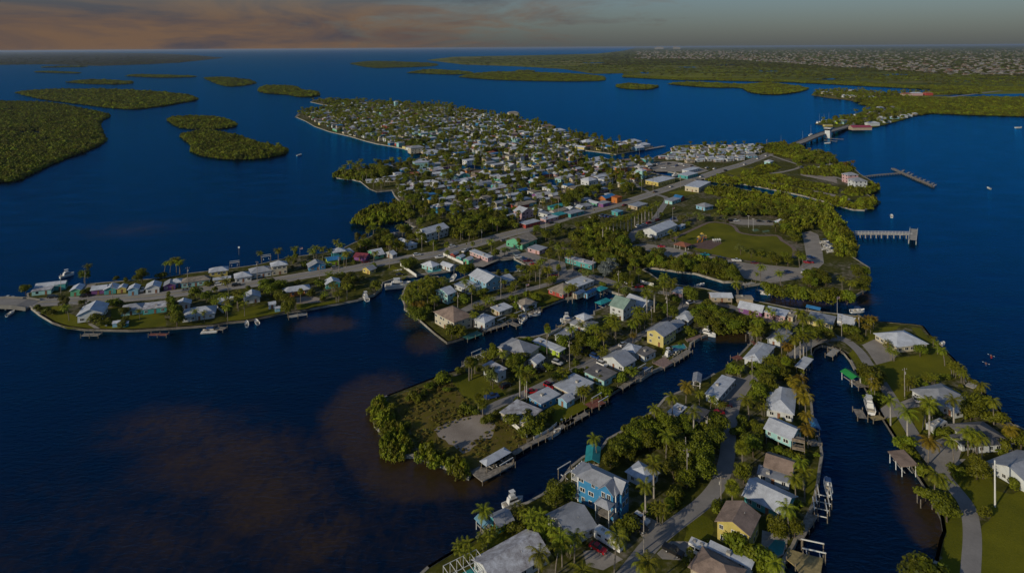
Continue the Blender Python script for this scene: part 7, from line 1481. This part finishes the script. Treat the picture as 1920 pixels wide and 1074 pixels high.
# ------------------------------------------------------------------ playground
pm = [GV('o', *q) for q in [(640,455),(760,412),(890,388),(985,427),(860,497),(720,482)]]
structure(sheet('playground_mat', pm, ZL+.03, mat('playground_rubber', (.15,.095,.085), .9)))
q = GV('o',770,400); pg = thing('playground_tower', 'blue and yellow playground tower with slides on the park lawn', 'playground', (q.x, q.y, ZL), R(15))
M_pb, M_py, M_po = mat('play_blue', (.03,.10,.36), .5), mat('play_yellow', (.60,.42,.08), .5), mat('play_orange', (.55,.22,.02), .5)
for x0, y0, hh in ((0,0,4.6),(2.6,.4,3.2),(-2.6,-.3,2.6)):
    for sx in (-1, 1):
        for sy in (-1, 1): MB().tube([(0,0,0),(0,0,hh)], .1, n=6).build('post', M_pb, pg, (x0+sx*.9, y0+sy*.9, 0))
    MB().box((x0,y0,hh*.45), (2.0,2.0,.15)).build('platform', M_pb, pg); MB().box((x0,y0-1.0,hh*.45+.5), (1.8,.08,.8)).build('guard_panel', M_po, pg)
    MB().box((x0,y0,hh+.5), (2.3,2.3,1.1), taper=.12).build('tower_roof', M_py, pg)
for x0, e in ((-3.6,-6.5),(0,0)):
    MB().add([(x0-.4,-1,1.6),(x0+.4,-1,1.6),(x0-2.2,-3.8,.2),(x0-3.0,-3.8,.2),(x0-.4,-1,1.5),(x0+.4,-1,1.5),(x0-2.2,-3.8,.1),(x0-3.0,-3.8,.1)], [(0,1,2,3),(7,6,5,4),(0,3,7,4),(1,5,6,2)]).build('slide', M_po, pg)
q = GV('o',925,420); cf = thing('climbing_frame', 'pale grey climbing frame beside the playground tower', 'playground', (q.x, q.y, ZL), R(10))
for x0 in (-2.4,-.8,.8,2.4):
    for s in (-1, 1): MB().tube([(0,0,0),(0,0,2.6)], .09, n=6).build('post', M_mast, cf, (x0, s*.9, 0))
    MB().box((x0,0,2.0), (1.1,1.9,.9), taper=.7).build('panel', M_hull, cf)
for v, x, y, h in [('o',1312,300,9),('o',1262,265,9)]:
    q = GV(v, x, y); o = thing('light_mast', 'tall floodlight mast at the shuffleboard courts', 'light mast', (q.x, q.y, ZL), 0, 'court floodlight masts'); MB().tube([(0,0,0),(0,0,h)], .14, .09, 6).build('pole', M_mast, o); MB().box((0,0,h), (1.6,.4,.4)).build('lamp_head', M_conc, o)
# mooring piles standing in the water
for k, (v, x, y, h) in enumerate([('c',803,412,2.6),('c',835,460,2.6),('c',943,475,2.0),('i',870,700,3.0),('i',835,730,2.6),('i',1390,635,3.0),('i',1425,610,2.6),('i',1410,720,2.4),('i',1207,905,2.4),('e',1558,135,2.4),('p',330,790,3.0),('p',370,770,2.6),('p',1195,920,3.0),('F',1640,700,3.0)][:13]):
    q = GV(v, x, y, 0); tag(MB().tube([(0,0,-2),(0,0,h)], .17, .15, 7).build('mooring_pile', M_pile, None, (q.x, q.y, 0)), 'lone timber mooring pile standing in the canal', 'mooring pile', 'mooring piles')
q = GV('F',448,478,0); cm = thing('channel_marker', 'thin channel marker post in the water behind the spit', 'channel marker', (q.x, q.y, 0)); MB().tube([(0,0,-2),(0,0,6)], .14, n=6).build('post', M_pile, cm); MB().box((0,-.1,5.2), (1.1,.06,1.1)).build('board', M_trim, cm)
# ------------------------------------------------------------------ the air
hm = bpy.data.materials.new('haze'); hm.use_nodes = True; t = NT(hm.node_tree); t.n.clear()
out = t.new('ShaderNodeOutputMaterial'); pv = t.new('ShaderNodeVolumePrincipled'); pv.inputs['Color'].default_value = (.50,.62,.82,1); pv.inputs['Density'].default_value = 2.0e-5; pv.inputs['Anisotropy'].default_value = 0.2
t.link(pv.outputs[0], out.inputs['Volume'])
tag(MB().box((0, D/2-100, 71.5), (D*2.04, D*1.02+1200, 149)).build('haze', hm), 'thin bluish haze lying over the whole bay', 'haze', kind='stuff')
